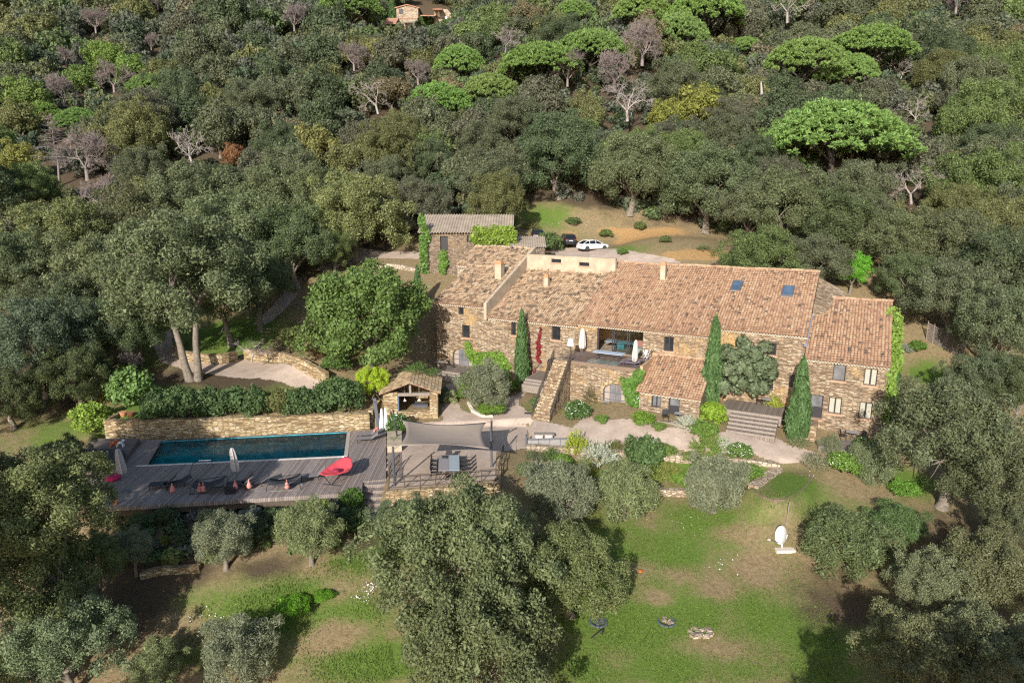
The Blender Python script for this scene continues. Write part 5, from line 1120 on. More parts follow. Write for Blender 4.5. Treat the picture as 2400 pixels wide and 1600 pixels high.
mb = MB(); p = A1+ax*.35+s_*.4+V3(0, 0, -.12); mb.lathe(p, [(.05, 0), (.28, .03), (.3, .1), (.1, .16)], 10); tag(mb.build('cushion', plain('dark_red_cushion', (.28, .02, .06), .8, .1), smooth=True), 'dark red cushion lying on the coral hammock seat', 'cushion')
mb = MB(); p = P0z(808, 1072); mb.box(p+V3(0, 0, .1), (.4, .25, .06)); tag(mb.build('float_lid', M['white']), 'small white lid on the boards at the pool corner', 'lid')
mb = MB(); p = P0z(265, 1124); mb.lathe(p, [(.3, 0), (.52, .1), (.55, .22), (.4, .3), (.05, .32)], 18); tag(mb.build('pouf', plain('magenta_fabric', (.55, .02, .10), .8, .1), smooth=True), 'round magenta pouf in the shade beside the left parasol', 'pouf')
p = P0z(232, 1080, .42); sp = empty('covered_daybed', p, 'big black covered daybed on the raised corner platform', 'daybed')
mb = MB(); n = 20; prof = [(1.6, 0), (1.65, .4), (1.55, .62), (1.0, .7), (.1, .72)]; vs = []
for i, (r_, z) in enumerate(prof):
    for j in range(n): a = 2*math.pi*j/n; k = 1+.06*math.sin(3*a)+.05*math.sin(5*a+1); vs.append(p+V3(r_*1.15*k*math.cos(a), r_*.85*k*math.sin(a), z+.07*math.sin(2*a+i)))
mb.add(vs, [(i*n+j, i*n+(j+1) % n, (i+1)*n+(j+1) % n, (i+1)*n+j) for i in range(4) for j in range(n)]+[tuple(4*n+j for j in range(n))]); mb.build('cover', M['sling'], sp, smooth=True)
for px, mt, lb in ((268, 'orange', 'orange dog-shaped child stool on the raised platform'), (283, 'white', 'white dog-shaped child stool on the raised platform')):
    p = P0z(px, 1046, .42); r = empty('dog_stool', p, lb, 'stool', 'dog-shaped stools'); mb = MB(); mb.tube([p+V3(-.22, 0, .3), p+V3(0, 0, .34), p+V3(.2, 0, .36)], [.1, .13, .1], 8); mb.tube([p+V3(.2, 0, .36), p+V3(.3, -.02, .58), p+V3(.42, -.06, .56)], [.08, .12, .07], 8); mb.tube([p+V3(-.24, 0, .36), p+V3(-.32, 0, .5)], .03, 5); mb.build('body', M[mt], r, smooth=True)
    for sx in (-1, 1):
        for sy in (-1, 1): mb = MB(); mb.tube([p+V3(sx*.18, sy*.06, .3), p+V3(sx*.26, sy*.12, 0)], .05, 6); mb.build('leg', M[mt], r)
mb = MB(); mb.tube([P0z(232, 1095, .46), P0z(263, 1095, .46)], .02, 5); mb.lathe(P0z(230, 1095, .44), [(.2, 0), (.2, .04)], 10); tag(mb.build('pool_net', M['concrete']), 'pale leaf net with long handle lying on the raised platform edge', 'pool net')
mb = MB(); p = P0z(540, 1155); mb.box(p+V3(0, 0, .2), (.7, .4, .4), pa); tag(mb.build('parasol_base', M['black_metal']), 'black boxy parasol base near the deck edge', 'base')
for px, py, lb in ((290, 975, 'terracotta pot lying on the left end of the pool wall'), (308, 976, 'terracotta pot on the pool wall, right of the first one')):
    p = P0z(px, py, 1.72); mb = MB(); mb.lathe(p, [(.22, 0), (.3, .3), (.34, .42), (.3, .44)], 14); tag(mb.build('flower_pot', M['terracotta']), lb, 'pot', 'terracotta pots')
p = P0z(271, 1182); mb = MB(); mb.lathe(p, [(.14, 0), (.2, .25), (.22, .32)], 12); tag(mb.build('flower_pot', M['terracotta']), 'small terracotta pot on the front left corner of the deck', 'pot', 'terracotta pots')
# ---------------------------------------------------------------- lawn odds and ends
for k, (px, py, lb) in enumerate(((1562, 1457, 'fire ring of pale stones with charred logs on the lawn'), (1402, 1458, 'blue-rimmed fire ring in the shade of the big oak'))):
    p = UT(px, py); r = empty('fire_ring', p, lb, 'fire ring', 'fire rings on the lawn')
    mb = MB()
    for j in range(14): a = 2*math.pi*j/14; mb.box(p+V3(.52*math.cos(a), .52*math.sin(a), .06), (.2, .12, .09), a+1.57)
    mb.build('ring', plain('blue_grey_rim', (.09, .11, .13), .7, .2), r)
    mb = MB(); rg = random.Random(k)
    for j in range(12): a = rg.uniform(0, 6.3); d = rg.uniform(0, .38); mb.box(p+V3(d*math.cos(a), d*math.sin(a), .06+rg.uniform(0, .05)), (.22, .12, .1), rg.uniform(0, 3))
    mb.build('stones', M['stone_pale'] if k == 0 else M['grey_metal'], r)
p = UT(1643, 1484); mb = MB(); rg = random.Random(5)
for j in range(26): mb.box(p+V3(rg.uniform(-.65, .65), rg.uniform(-.45, .45), .05+rg.uniform(-.02, .06)), (.3, .2, .14), rg.uniform(-.4, .4))
tag(mb.build('stone_pile', M['stone_pale']), 'square patch of flat stones sunk in the lawn', 'stone pile')
mb = MB(); mb.lathe(UT(1501, 1340), [(.08, 0), (.15, .05), (.12, .13), (.03, .17)], 10); tag(mb.build('lawn_toy', M['orange']), 'small orange toy lying on the grass', 'toy')
mb = MB(); p, q = UT(1385, 1500), UT(1412, 1487); mb.tube([p+V3(0, 0, .15), q+V3(0, 0, .4)], .04, 5); mb.tube([q+V3(0, 0, 0), q+V3(0, 0, .4)], .03, 5); tag(mb.build('sprinkler', M['black_metal']), 'black stake sprinkler in the lower lawn', 'sprinkler')
fe = empty('wattle_fence', UT(2225, 815), 'weathered wattle fence panel under the trees right of the annexe', 'fence'); a_, b_, c_ = UT(2170, 795), UT(2245, 835), UT(2290, 790)
for u, v in ((a_, b_), (b_, c_)):
    mb = MB()
    for k in range(9): mb.tube([u+V3(0, 0, .15+k*.2), v+V3(0, 0, .15+k*.2)], .05, 5)
    for k in range(6): w = u+(v-u)*k/5; mb.tube([w+V3(0, -.05, -.2), w+V3(0, -.05, 2.0)], .04, 5)
    mb.build('panel', M['wood_grey'], fe)

# ---------------------------------------------------------------- vegetation
def leaf_mesh(name, P, Nn, size, aspect, var, mat, rg, jit=.8, up=None, sig=.33):
    """one rhombic leaf (or leaf spray) per point"""
    P = np.asarray(P, float); n = len(P); nn = Nn+rg.normal(0, jit, (n, 3)); nn /= np.linalg.norm(nn, axis=1, keepdims=True)+1e-9
    t = rg.normal(0, 1, (n, 3)) if up is None else np.asarray(up)+rg.normal(0, .35, (n, 3))
    t -= nn*(t*nn).sum(1, keepdims=True); t /= np.linalg.norm(t, axis=1, keepdims=True)+1e-9; b = np.cross(nn, t)
    s = (np.asarray(size)*np.exp(rg.normal(0, sig, n)))[:, None]; w = s*aspect
    V = np.empty((n, 4, 3)); V[:, 0] = P-t*s; V[:, 1] = P+b*w-t*s*.1; V[:, 2] = P+t*s; V[:, 3] = P-b*w-t*s*.1
    Q = np.arange(4*n).reshape(n, 4); me_ = np_mesh(name, V.reshape(-1, 3), Q, [mat])
    at_ = me_.attributes.new('var', 'FLOAT', 'FACE'); at_.data.foreach_set('value', np.clip(var, 0, 1).astype(np.float32)); return me_
def fib(n, rg, zmin=-1.):
    i = np.arange(n)+.5; z = 1-(1-zmin)*i/n; a = i*2.39996+rg.uniform(0, 6.28); r = np.sqrt(np.maximum(0, 1-z*z)); return np.stack([r*np.cos(a), r*np.sin(a), z], 1)
def crown(name, seed, R=1., hz=.75, nl=60, ncl=0, nleaf=9000, leaf=.055, aspect=.55, lump=(.15, .24), clump=.03, mat=None, zmin=-.75, jit=.55, loose=1.0, irr=.2, shell=.55):
    """crown of rounded leaf lumps round a hollow heart, unit radius; gaps between the lumps stay open"""
    rg = np.random.default_rng(seed); d = fib(nl, rg, zmin)+rg.normal(0, .13, (nl, 3)); rad = rg.uniform(*lump, nl); big = rg.uniform(-.5, .5, 3)
    k3 = 1+irr*.6*np.sin(3*np.arctan2(d[:, 1], d[:, 0])+seed)+irr*.5*np.sin(2*np.arctan2(d[:, 0], d[:, 2])+seed*2)
    C_ = d*np.array([1, 1, hz])*(1-rad[:, None]*.9)*(rg.uniform(1-irr*1.3, 1, nl)*k3)[:, None]
    C_ = np.vstack([C_, C_[:nl//3]*.55]); rad = np.concatenate([rad, rad[:nl//3]*1.3]); D = np.vstack([d, d[:nl//3]]); n2 = len(C_)
    w = rad**2*np.where(np.arange(n2) < nl, 1, .5); k = rg.choice(n2, nleaf, p=w/w.sum()); u = rg.normal(0, 1, (nleaf, 3)); u /= np.linalg.norm(u, axis=1, keepdims=True)
    u = u+.5*D[k]+np.array([0, 0, .25]); u /= np.linalg.norm(u, axis=1, keepdims=True); rr = rad[k][:, None]*(1-shell*rg.uniform(0, 1, (nleaf, 1))**2.2)*(1+.16*np.sin(u[:, :1]*9+k[:, None])*np.sin(u[:, 1:2]*9+k[:, None]*2))
    P = C_[k]+u*rr+rg.normal(0, clump*loose, (nleaf, 3)); cv = rg.uniform(-.13, .13, n2)
    return leaf_mesh(name, P*R, u, leaf*R, aspect, .5+cv[k]+rg.normal(0, .19, nleaf), mat or M['leaf'], rg, jit)
def pine_crown(name, seed, nleaf=12000, flat=.42, ntuft=210, leaf=.05):
    """umbrella pine: a parasol of small rounded tufts, hollow underneath"""
    rg = np.random.default_rng(seed); i = np.arange(ntuft)+.5; r = np.sqrt(i/ntuft)*.96; a = i*2.39996
    rr = r*(1+.07*np.sin(3*a+seed)+.05*np.sin(5*a)); z = flat*(np.sqrt(np.maximum(0, 1-r**2.2))-.55)+rg.normal(0, .03, ntuft)-np.where(rg.random(ntuft) < .25, .12*r, 0)
    C_ = np.stack([rr*np.cos(a), rr*np.sin(a), z], 1); C_[:, :2] += rg.normal(0, .03, (ntuft, 2)); rad = rg.uniform(.055, .095, ntuft)
    k = rg.integers(ntuft, size=nleaf); u = rg.normal(0, 1, (nleaf, 3)); u[:, 2] = np.abs(u[:, 2])*1.1-.25; u /= np.linalg.norm(u, axis=1, keepdims=True)
    P = C_[k]+u*rad[k][:, None]*np.array([1.05, 1.05, .85])*rg.uniform(.6, 1.05, (nleaf, 1)); v = .45+.3*u[:, 2]*0+rg.normal(0, .17, nleaf)+rg.uniform(-.15, .15, ntuft)[k]
    return leaf_mesh(name, P, np.cross(u, rg.normal(0, 1, (nleaf, 3))), leaf, .32, v, M['needle'], rg, .35, up=u, sig=.18)
def column_crown(name, seed, h=1., r=.12, nleaf=5000, leaf=.03, tips=1):
    """cypress: flame of steep sprays; tips > 1 gives several leaders"""
    rg = np.random.default_rng(seed); P, U_ = [], []
    for q in range(tips):
        n = nleaf//tips; t = rg.beta(1.1, 1.25, n); hh = h*(1 if q == 0 else rg.uniform(.62, .85)); ox = (0, 0) if q == 0 else (rg.uniform(-1, 1)*r*.75, rg.uniform(-.7, .7)*r*.7)
        a = rg.uniform(0, 2*math.pi, n); prof = r*(np.minimum(1, (t+.04)/.34)**.55)*np.clip(1-t, 0, 1)**.5*1.22*(1+.14*np.sin(4*a+t*14)+.1*np.sin(7*a-t*23)); k = prof*rg.uniform(.72, 1.06, n)
        P.append(np.stack([ox[0]+k*np.cos(a), ox[1]+k*np.sin(a), t*hh], 1)); U_.append(np.stack([np.cos(a)*.5, np.sin(a)*.5, np.full(n, .25)], 1))
    P, U_ = np.vstack(P), np.vstack(U_)
    return leaf_mesh(name, P, U_, leaf, .3, .5+rg.normal(0, .22, len(P)), M['leaf'], rg, .5, up=np.tile([0, 0, 1.], (len(P), 1)))
def spike_bush(name, seed, nst=120, leaf=.05, per=26, hz=1., asp=.22):
    """rosemary / lavender / olive-like shrub of upright sprays"""
    rg = np.random.default_rng(seed); d = rg.normal(0, 1, (nst, 3)); d[:, 2] = np.abs(d[:, 2])*1.0+.15; d /= np.linalg.norm(d, axis=1, keepdims=True); ln = rg.uniform(.75, 1.08, nst)
    k = np.repeat(np.arange(nst), per); t = rg.uniform(.35, 1, len(k))**.7; P = d[k]*(ln[k]*t)[:, None]*np.array([1, 1, hz])+rg.normal(0, .035, (len(k), 3))
    return leaf_mesh(name, P, rg.normal(0, 1, (len(k), 3)), leaf, asp, .5+rg.normal(0, .2, len(k))+rg.uniform(-.12, .12, nst)[k], M['leaf'], rg, .6, up=d[k]*1.2)
def branches(mb, p, d, ln, r, depth, rg, spread=.6, n=(2, 4), up=.15, segs=3, sides=5, rmin=.004, shrink=.68, m=0):
    pts = [p]; rad = [r]; q = np.array(p, float); dd = np.array(d, float)
    for i in range(segs):
        dd = dd+rg.normal(0, .16, 3)+np.array([0, 0, up*.3]); dd /= np.linalg.norm(dd); q = q+dd*ln/segs; pts.append(q.copy()); rad.append(r*(1-(i+1)/segs*.45))
    mb.tube(pts, rad, max(3, sides), m, cap=False)
    if depth <= 0: return
    for k in range(rg.integers(n[0], n[1]+1)):
        nd = dd+rg.normal(0, spread, 3)+np.array([0, 0, up]); nd /= np.linalg.norm(nd); j = rg.integers(max(1, len(pts)-2), len(pts))
        branches(mb, pts[j], nd, ln*shrink*rg.uniform(.75, 1.2), max(rmin, r*.55), depth-1, rg, spread, n, up, segs, sides-1, rmin, shrink, m)
def mesh_of(mb, name, mat, sm=True):
    o = mb.build(name, mat, None, sm, uv=False); me_ = o.data; bpy.data.objects.remove(o); return me_
def trunk_mesh(name, seed, h=.9, r=.07, lean=(0, 0), stems=1, mat='bark', depth=2, fork=.45, reach=.8):
    """tapered trunk(s) with limbs reaching into the crown; crown centre at height h, unit crown radius"""
    rg = np.random.default_rng(seed); mb = MB()
    for s in range(stems):
        ox = (0, 0) if stems == 1 else ((s-(stems-1)/2)*r*1.8, 0); l = np.array([lean[0]+(0 if stems == 1 else (s-.5)*.35), lean[1], 1.]); f = h*fork; n = 5
        pts = [np.array([ox[0]+l[0]*f*t+rg.normal(0, .012), ox[1]+l[1]*f*t+rg.normal(0, .012), f*t-.04]) for t in np.linspace(0, 1, n)]; mb.tube(pts, [r*(1.35-.65*t)*(1 if t else 1.2) for t in np.linspace(0, 1, n)], 8, cap=False)
        for k in range(4):
            a = rg.uniform(0, 6.28); d = np.array([math.cos(a)*.8+lean[0], math.sin(a)*.8+lean[1], rg.uniform(.5, 1.1)]); d /= np.linalg.norm(d); branches(mb, pts[-1]+np.array([0, 0, -.03*k]), d, reach*.55, r*.5, depth, rg, .55, (2, 3), .1, 3, 5)
    return mesh_of(mb, name, M[mat])
def bare_mesh(name, seed, depth=5, spread=.5, up=.12, mat='twig', lean=(0, 0), r=.045, n=(2, 4), ln=.42, rmin=.0045, th=.35):
    rg = np.random.default_rng(seed); mb = MB(); d = np.array([lean[0], lean[1], 1.]); d /= np.linalg.norm(d); p0 = np.zeros(3); p1 = d*th
    mb.tube([p0-d*.1, p0, p1], [r*1.3, r*1.2, r], 6, cap=False)
    for k in range(4):
        a = k*1.57+rg.uniform(-.4, .4); e = d*.8+np.array([math.cos(a), math.sin(a), .2])*.8; e /= np.linalg.norm(e); branches(mb, p1, e, ln*rg.uniform(.8, 1.2), r*.62, depth-1, rg, spread, n, up, 3, 5, rmin, .72)
    return mesh_of(mb, name, M[mat])
def conifer_bare(name, seed):
    rg = np.random.default_rng(seed); mb = MB(); mb.tube([(0, 0, 0), (.05, 0, .6), (.0, .03, 1.25), (.04, 0, 1.9)], [.035, .026, .015, .004], 6, cap=False)
    for i in range(110):
        u = rg.uniform(0, 1)**.8; z = .55+1.3*u; l = (.5*(1-u)+.1)*rg.uniform(.35, 1.15); a = rg.uniform(0, 6.28); d = np.array([math.cos(a), math.sin(a), rg.uniform(-.25, .3)]); p = np.array([.02, 0, z]); q = p+d*l*.6; e = p+d*l+np.array([0, 0, rg.uniform(-.02, .1)]); mb.tube([p, q, e], [.0065, .005, .002], 3, cap=False)
        for k in range(5):
            f = p+d*l*rg.uniform(.3, .95); v = d+rg.normal(0, .7, 3); mb.tube([f, f+v*l*.22], [.0032, .0016], 3, cap=False)
    return mesh_of(mb, name, M['twig'])
# prototypes (unit crown radius)
OAKC = [crown('oak_crown', 100+i, hz=(.62, .85, .72, 1.0, .7, .9, .66, .8, 1.1, .75)[i], nl=26+6*(i % 5), nleaf=12500, leaf=.034, aspect=.6, lump=(.15, .36), irr=(.25, .42, .35, .3, .5)[i % 5], shell=.6) for i in range(10)]
OAKN = [crown('oak_crown', 200+i, hz=.78, nl=105, nleaf=60000, leaf=.0165, aspect=.5, clump=.022, lump=(.11, .19), jit=.75, irr=.24) for i in range(4)]
LEAFY = [crown('leafy_crown', 300+i, hz=.92, nl=95, nleaf=34000, leaf=.021, aspect=.65, clump=.022, lump=(.13, .21), irr=.14) for i in range(2)]
OLIVE = [crown('olive_crown', 400+i, hz=.9, nl=60, nleaf=30000, leaf=.032, aspect=.26, clump=.03, lump=(.16, .27), zmin=-.8, jit=.9) for i in range(3)]
BUSH = [crown('bush_crown', 500+i, hz=.85, nl=30, nleaf=4200, leaf=.06, aspect=.55, clump=.05, lump=(.22, .36), zmin=-.4) for i in range(4)]
PINEC = [pine_crown('pine_crown', 600+i, flat=.78+.08*i, ntuft=420, nleaf=34000, leaf=.027) for i in range(3)]
CYP = [column_crown('cypress_foliage', 700), column_crown('cypress_foliage', 701, tips=3, nleaf=9000)]
SPIKE = [spike_bush('spiky_foliage', 800+i) for i in range(3)]
TRK = [trunk_mesh('trunk', 900+i, lean=(.25*math.sin(i*2), .15*math.cos(i*3))) for i in range(4)]
TRKL = trunk_mesh('twin_trunk', 950, h=1.15, r=.04, lean=(-.12, .05), stems=2, fork=.75)
PTRK = [trunk_mesh('pine_trunk', 960+i, h=1.0, r=.05, fork=.6, mat='bark_dark', reach=1.1) for i in range(2)]
OTRK = [trunk_mesh('olive_trunk', 970+i, h=.95, r=.07, fork=.5, lean=(.1, 0)) for i in range(2)]
BARE = [bare_mesh('bare_branches', 1000+i, depth=6, n=(3, 4), rmin=.0055, spread=.6, th=.2) for i in range(3)]
DEAD = [bare_mesh('dead_branches', 1010+i, depth=5, spread=.65, up=.02, mat='deadwood', r=.036, n=(2, 4), rmin=.006, th=.22, lean=(.3*(-1)**i, 0)) for i in range(3)]
DEADC = conifer_bare('dead_conifer_branches', 1020)
GAIN = 1.68
def put(me_, name, parent, loc=(0, 0, 0), scale=1., rz=0., col=None):
    o = bpy.data.objects.new(name, me_); COL.objects.link(o); o.parent = parent; o.location = tuple(float(v) for v in loc); o.scale = (scale,)*3 if not hasattr(scale, '__len__') else scale; o.rotation_euler = (0, 0, rz)
    if col is not None: o.color = (*(c*GAIN for c in col), 1)
    return o
def tree(name, base, R, hc, crown_me, trunk_me, col, label, cat='tree', group=None, rz=None, sq=1.0, part='crown', th=.9):
    """root at the foot; trunk modelled for a crown centre th radii above ground"""
    rz = random.uniform(0, 6.28) if rz is None else rz
    r = empty(name, base, label, cat, group); put(crown_me, part, r, (0, 0, hc*R), (R, R, R*sq), rz, col)
    if trunk_me is not None: put(trunk_me, 'trunk', r, (0, 0, 0), (R, R, R*hc/th), rz)
    return r
def seat(px, py, hw, hc):
    """foot of a plant whose crown centre is seen at px,py with half width hw pixels and sits hc radii above ground"""
    r = ray(px, py); t = np.linspace(24, 420, 1200); P = CAM+r*t[:, None]; g = P[:, 2]-hc*hw*t/F_PX-H(P[:, :2]); k = int(np.argmax(g < 0))
    if g[k] >= 0: k = len(t)-1
    p = P[k].copy(); R = hw*t[k]/F_PX; p[2] = h1(p[0], p[1]); return p, R
HEROES = []; SCREEN = []
def hero(name, px, py, hw, hc, crown_me, trunk_me, col, label, cat='tree', group=None, sq=1., rz=None, part='crown', th=.9):
    p, R = seat(px, py, hw, hc); HEROES.append((p[0], p[1], R)); SCREEN.append((px, py, hw, proj(p)[2], name)); return tree(name, p, R, hc, crown_me, trunk_me, tuple(c*f*b_ for b_ in [random.uniform(.85, 1.13) if 'oak' in name else 1] for c, f in zip(col, (.90*random.uniform(.95, 1.05), 1, random.uniform(.92, 1.08)) if 'oak' in name else (1, 1, 1))) if col else None, label, cat, group, rz, sq, part, th)
GO, OL, DG, BG, YG = (.105, .118, .058), (.125, .125, .045), (.062, .088, .040), (.12, .19, .04), (.14, .155, .04)
OG = (.145, .165, .11); PG = (.118, .188, .056); CG = (.065, .12, .045)
Gf, Gr, Gl, Gu = 'oaks standing on the lawn in front', 'oaks along the right edge', 'oaks at the left edge in front', 'oaks round the garden path'
for t in [(1078, 1292, 205, 1.0, 0, (.13, .14, .068), 'great grey-green oak in front of the dining terrace', Gf), (1338, 1345, 132, .85, 1, (.12, .13, .06), 'rounded oak joined to the right side of the great lawn oak', Gf), (1130, 1520, 205, .95, 2, (.125, .135, .07), 'low broad oak at the bottom edge below the great lawn oak', Gf),
          (945, 1225, 78, 1.0, 3, (.10, .125, .075), 'smaller blue-green oak right of the timber deck steps', Gf),
          (92, 1180, 158, 3.0, 1, (.125, .14, .062), 'yellow-green oak overhanging the left end of the pool deck', Gl), (150, 1480, 135, 1.3, 2, (.13, .145, .08), 'rounded grey-green oak in the lower left corner', Gl), (40, 1340, 150, 2.2, 0, (.125, .135, .06), 'oak at the left frame edge between two larger oaks', Gl), (150, 1075, 60, 1.5, 3, (.06, .075, .035), 'small dark oak behind the black covered daybed', Gl), (215, 1320, 75, 2.0, 1, (.13, .14, .06), 'small oak crown right of the left edge oaks, above the shaded lawn', Gl), (20, 1560, 90, 1.2, 3, (.12, .13, .06), 'oak cut by the bottom left corner of the photo', Gl),
          (2235, 1005, 150, 1.35, 0, (.105, .112, .06), 'large grey oak beside the right end of the annexe deck', Gr), (2345, 1110, 130, 1.3, 1, (.10, .105, .056), 'tall grey oak at the right edge behind the bushy thicket', Gr), (2190, 1370, 95, 1.4, 2, (.14, .14, .075), 'pale olive oak above the great shadow on the lawn', Gr), (2310, 1350, 120, 1.3, 3, (.125, .125, .07), 'olive oak with pinkish dead sprays at the right edge', Gr), (2150, 1545, 125, 1.4, 0, (.15, .15, .075), 'lit oak crown at the bottom right cutting into the lawn shadow', Gr), (2330, 1545, 125, 1.35, 1, (.13, .13, .07), 'oak in the bottom right corner of the photo', Gr), (2380, 1240, 80, 1.3, 2, (.09, .095, .05), 'dark oak at the right edge halfway up the lawn', Gr)]:
    px, py, hw, hc, k, col, lb, g = t; hero('holm_oak', px, py, hw, hc, OAKN[k], TRK[k], col, lb, 'oak tree', g, sq=1.3 if px in (105, 40) else 1.)
hero('cork_oak', 430, 640, 185, 1.42, OAKN[0], TRKL, (.105, .12, .07), 'leaning twin-trunked oak rising through the garden path', 'oak tree', Gu, rz=0, th=1.15)
for t in [(250, 640, 126, 1.02, 0, (.12, .13, .065), 'grey oak left of the leaning twin-trunked oak'), (95, 800, 126, 1.09, 1, (.085, .105, .068), 'dark bluish oak at the left edge above the pool'), (60, 640, 114, 0.96, 2, (.095, .105, .06), 'oak at the left edge above the bluish oak'), (540, 560, 138, 1.09, 3, (.11, .12, .065), 'oak above and right of the twin-trunked oak'), (690, 560, 101, 1.21, 1, (.085, .1, .05), 'dark oak over the upper path left of the barn'), (830, 500, 114, 0.96, 2, (.135, .145, .06), 'olive oak with thin crown beside the lane'), (600, 655, 84, 1.47, 0, (.10, .115, .05), 'slender oak shading the garden stairs'), (180, 880, 90, 0.96, 3, (.075, .085, .04), 'shaded oak on the bank left of the pool wall'), (740, 470, 108, 0.96, 0, (.095, .105, .055), 'dark oak above the lane left of the barn'), (460, 480, 120, 0.96, 1, (.105, .115, .065), 'broad oak behind the twin-trunked oak'), (640, 480, 114, 0.96, 2, (.10, .11, .058), 'oak in the row above the upper path'),(330, 530, 120, 0.96, 3, (.11, .115, .06), 'oak above the grey oak on the left slope'), (150, 560, 120, 0.96, 0, (.12, .125, .055), 'yellowish oak on the left slope above the edge oaks'), (300, 770, 90, 1.15, 1, (.08, .095, .05), 'oak left of the leaning trunks over the shaded slope'), (20, 930, 84, 0.96, 2, (.08, .09, .045), 'dark oak at the left edge level with the hedge'), (530, 690, 90, 1.41, 2, (.095, .11, .06), 'oak shading the path wall right of the twin trunks')
,(345, 665, 92, .95, 1, (.10, .115, .06), 'broad oak just left of the twin-trunked oak crown'), (575, 640, 80, 1.3, 3, (.10, .115, .055), 'oak between twin-trunked oak and garden stairs'), (640, 575, 85, 1.1, 0, (.10, .11, .055), 'oak half way up the upper path'), (240, 770, 85, 1.1, 2, (.085, .1, .05), 'low oak over the shaded slope left of the path'), (150, 715, 92, 1.0, 1, (.105, .115, .062), 'low broad oak above the bluish edge oak'), (780, 585, 55, 1.2, 3, (.10, .12, .05), 'small oak at the bend of the lane'), (400, 540, 90, .95, 2, (.1, .11, .06), 'low oak behind the twin-trunked oak, left one'), (550, 470, 90, .95, 1, (.1, .11, .058), 'oak behind the twin-trunked oak, right one')]:
    px, py, hw, hc, k, col, lb = t; hero('cork_oak', px, py, hw, hc, OAKN[k], TRK[k], col, lb, 'oak tree', Gu)
for t in [(2130, 650, 72, 1.2, 0, (.085, .1, .052), 'dark oak just behind the ivy-covered gable'), (2230, 690, 100, 1.25, 1, (.09, .1, .058), 'spreading oak over the wattle fence'), (2330, 760, 105, 1.2, 2, (.095, .105, .06), 'broad oak at the right edge above the wattle fence'), (2345, 625, 110, 1.1, 3, (.088, .098, .056), 'oak at the right edge level with the roof ridge'), (2220, 570, 100, 1.0, 1, (.092, .1, .056), 'oak behind the vivid green young tree, right one'), (2090, 560, 90, 1.0, 0, (.09, .102, .054), 'oak behind the vivid green young tree, left one'), (1960, 520, 95, 1.0, 2, (.085, .098, .05), 'oak under the largest pine close to the roof'), (1850, 480, 110, .95, 3, (.09, .102, .054), 'big oak at the right end of the bank'), (1660, 430, 115, 1.0, 0, (.092, .104, .056), 'big leaning oak at the back of the bank'), (1480, 400, 105, 1.0, 1, (.098, .11, .06), 'big grey-green oak above the ochre bank'), (1310, 360, 110, 1.0, 2, (.07, .09, .046), 'big dark oak above the grassy clearing'), (1150, 420, 90, 1.05, 3, (.10, .105, .06), 'oak behind the old barn roof'), (2385, 900, 85, 1.3, 1, (.085, .095, .05), 'oak at the right edge above the tall grey oak'), (2300, 885, 78, 1.2, 0, (.09, .1, .055), 'oak between wattle fence and large grey oak')]:
    px, py, hw, hc, k, col, lb = t; hero('holm_oak', px, py, hw, hc, OAKN[k], TRK[k], col, lb, 'oak tree', 'oaks close behind the farmhouse')
hero('mulberry_tree', 858, 750, 142, .85, LEAFY[0], TRK[0], (.085, .135, .04), 'big round bright green tree left of the farmhouse', sq=1.0)
hero('fig_tree', 1748, 862, 76, 1.15, crown('fig_crown', 350, hz=.98, nl=70, nleaf=16000, leaf=.05, aspect=.75, clump=.02, lump=(.16, .24), jit=.4, irr=.08), TRK[1], (.095, .125, .075), 'dense round blue-green fig tree against the house above the timber steps')
hero('lime_tree', 872, 893, 40, 1.2, LEAFY[1], TRK[2], (.24, .33, .03), 'small lime-yellow tree at the right end of the hedge')
hero('young_tree', 1998, 630, 42, 1.5, LEAFY[1], TRK[3], (.10, .27, .03), 'vivid green young tree behind the annexe roof')
OLG = 'olive trees'
for t in [(1143, 905, 62, .95, 0, 'round olive tree in the stone-edged courtyard bed'), (1318, 1158, 86, .8, 1, 'olive tree left in the row below the gravel yard'), (1465, 1158, 84, .8, 2, 'olive tree in the middle of the row below the gravel yard'), (1678, 1140, 78, .85, 0, 'grey round olive tree alone on the upper lawn'), (523, 1265, 72, 1.15, 1, 'dark olive tree in the shade below the middle of the deck'), (725, 1240, 78, 1.2, 2, 'pale green olive tree below the deck steps with bare stem'), (560, 1540, 92, 1.1, 0, 'olive tree at the bottom edge left of the great oak'), (312, 1285, 48, 1.6, 1, 'thin dark olive at the left end of the shaded bank'), (370, 1560, 62, 1.0, 2, 'straggly olive at the bottom edge beside tree shadows')]:
    px, py, hw, hc, k, lb = t; hero('olive_tree', px, py, hw, hc, OLIVE[k], OTRK[k % 2], OG if k != 2 else (.14, .17, .085), lb, 'olive tree', OLG)
PGp = 'umbrella pines'
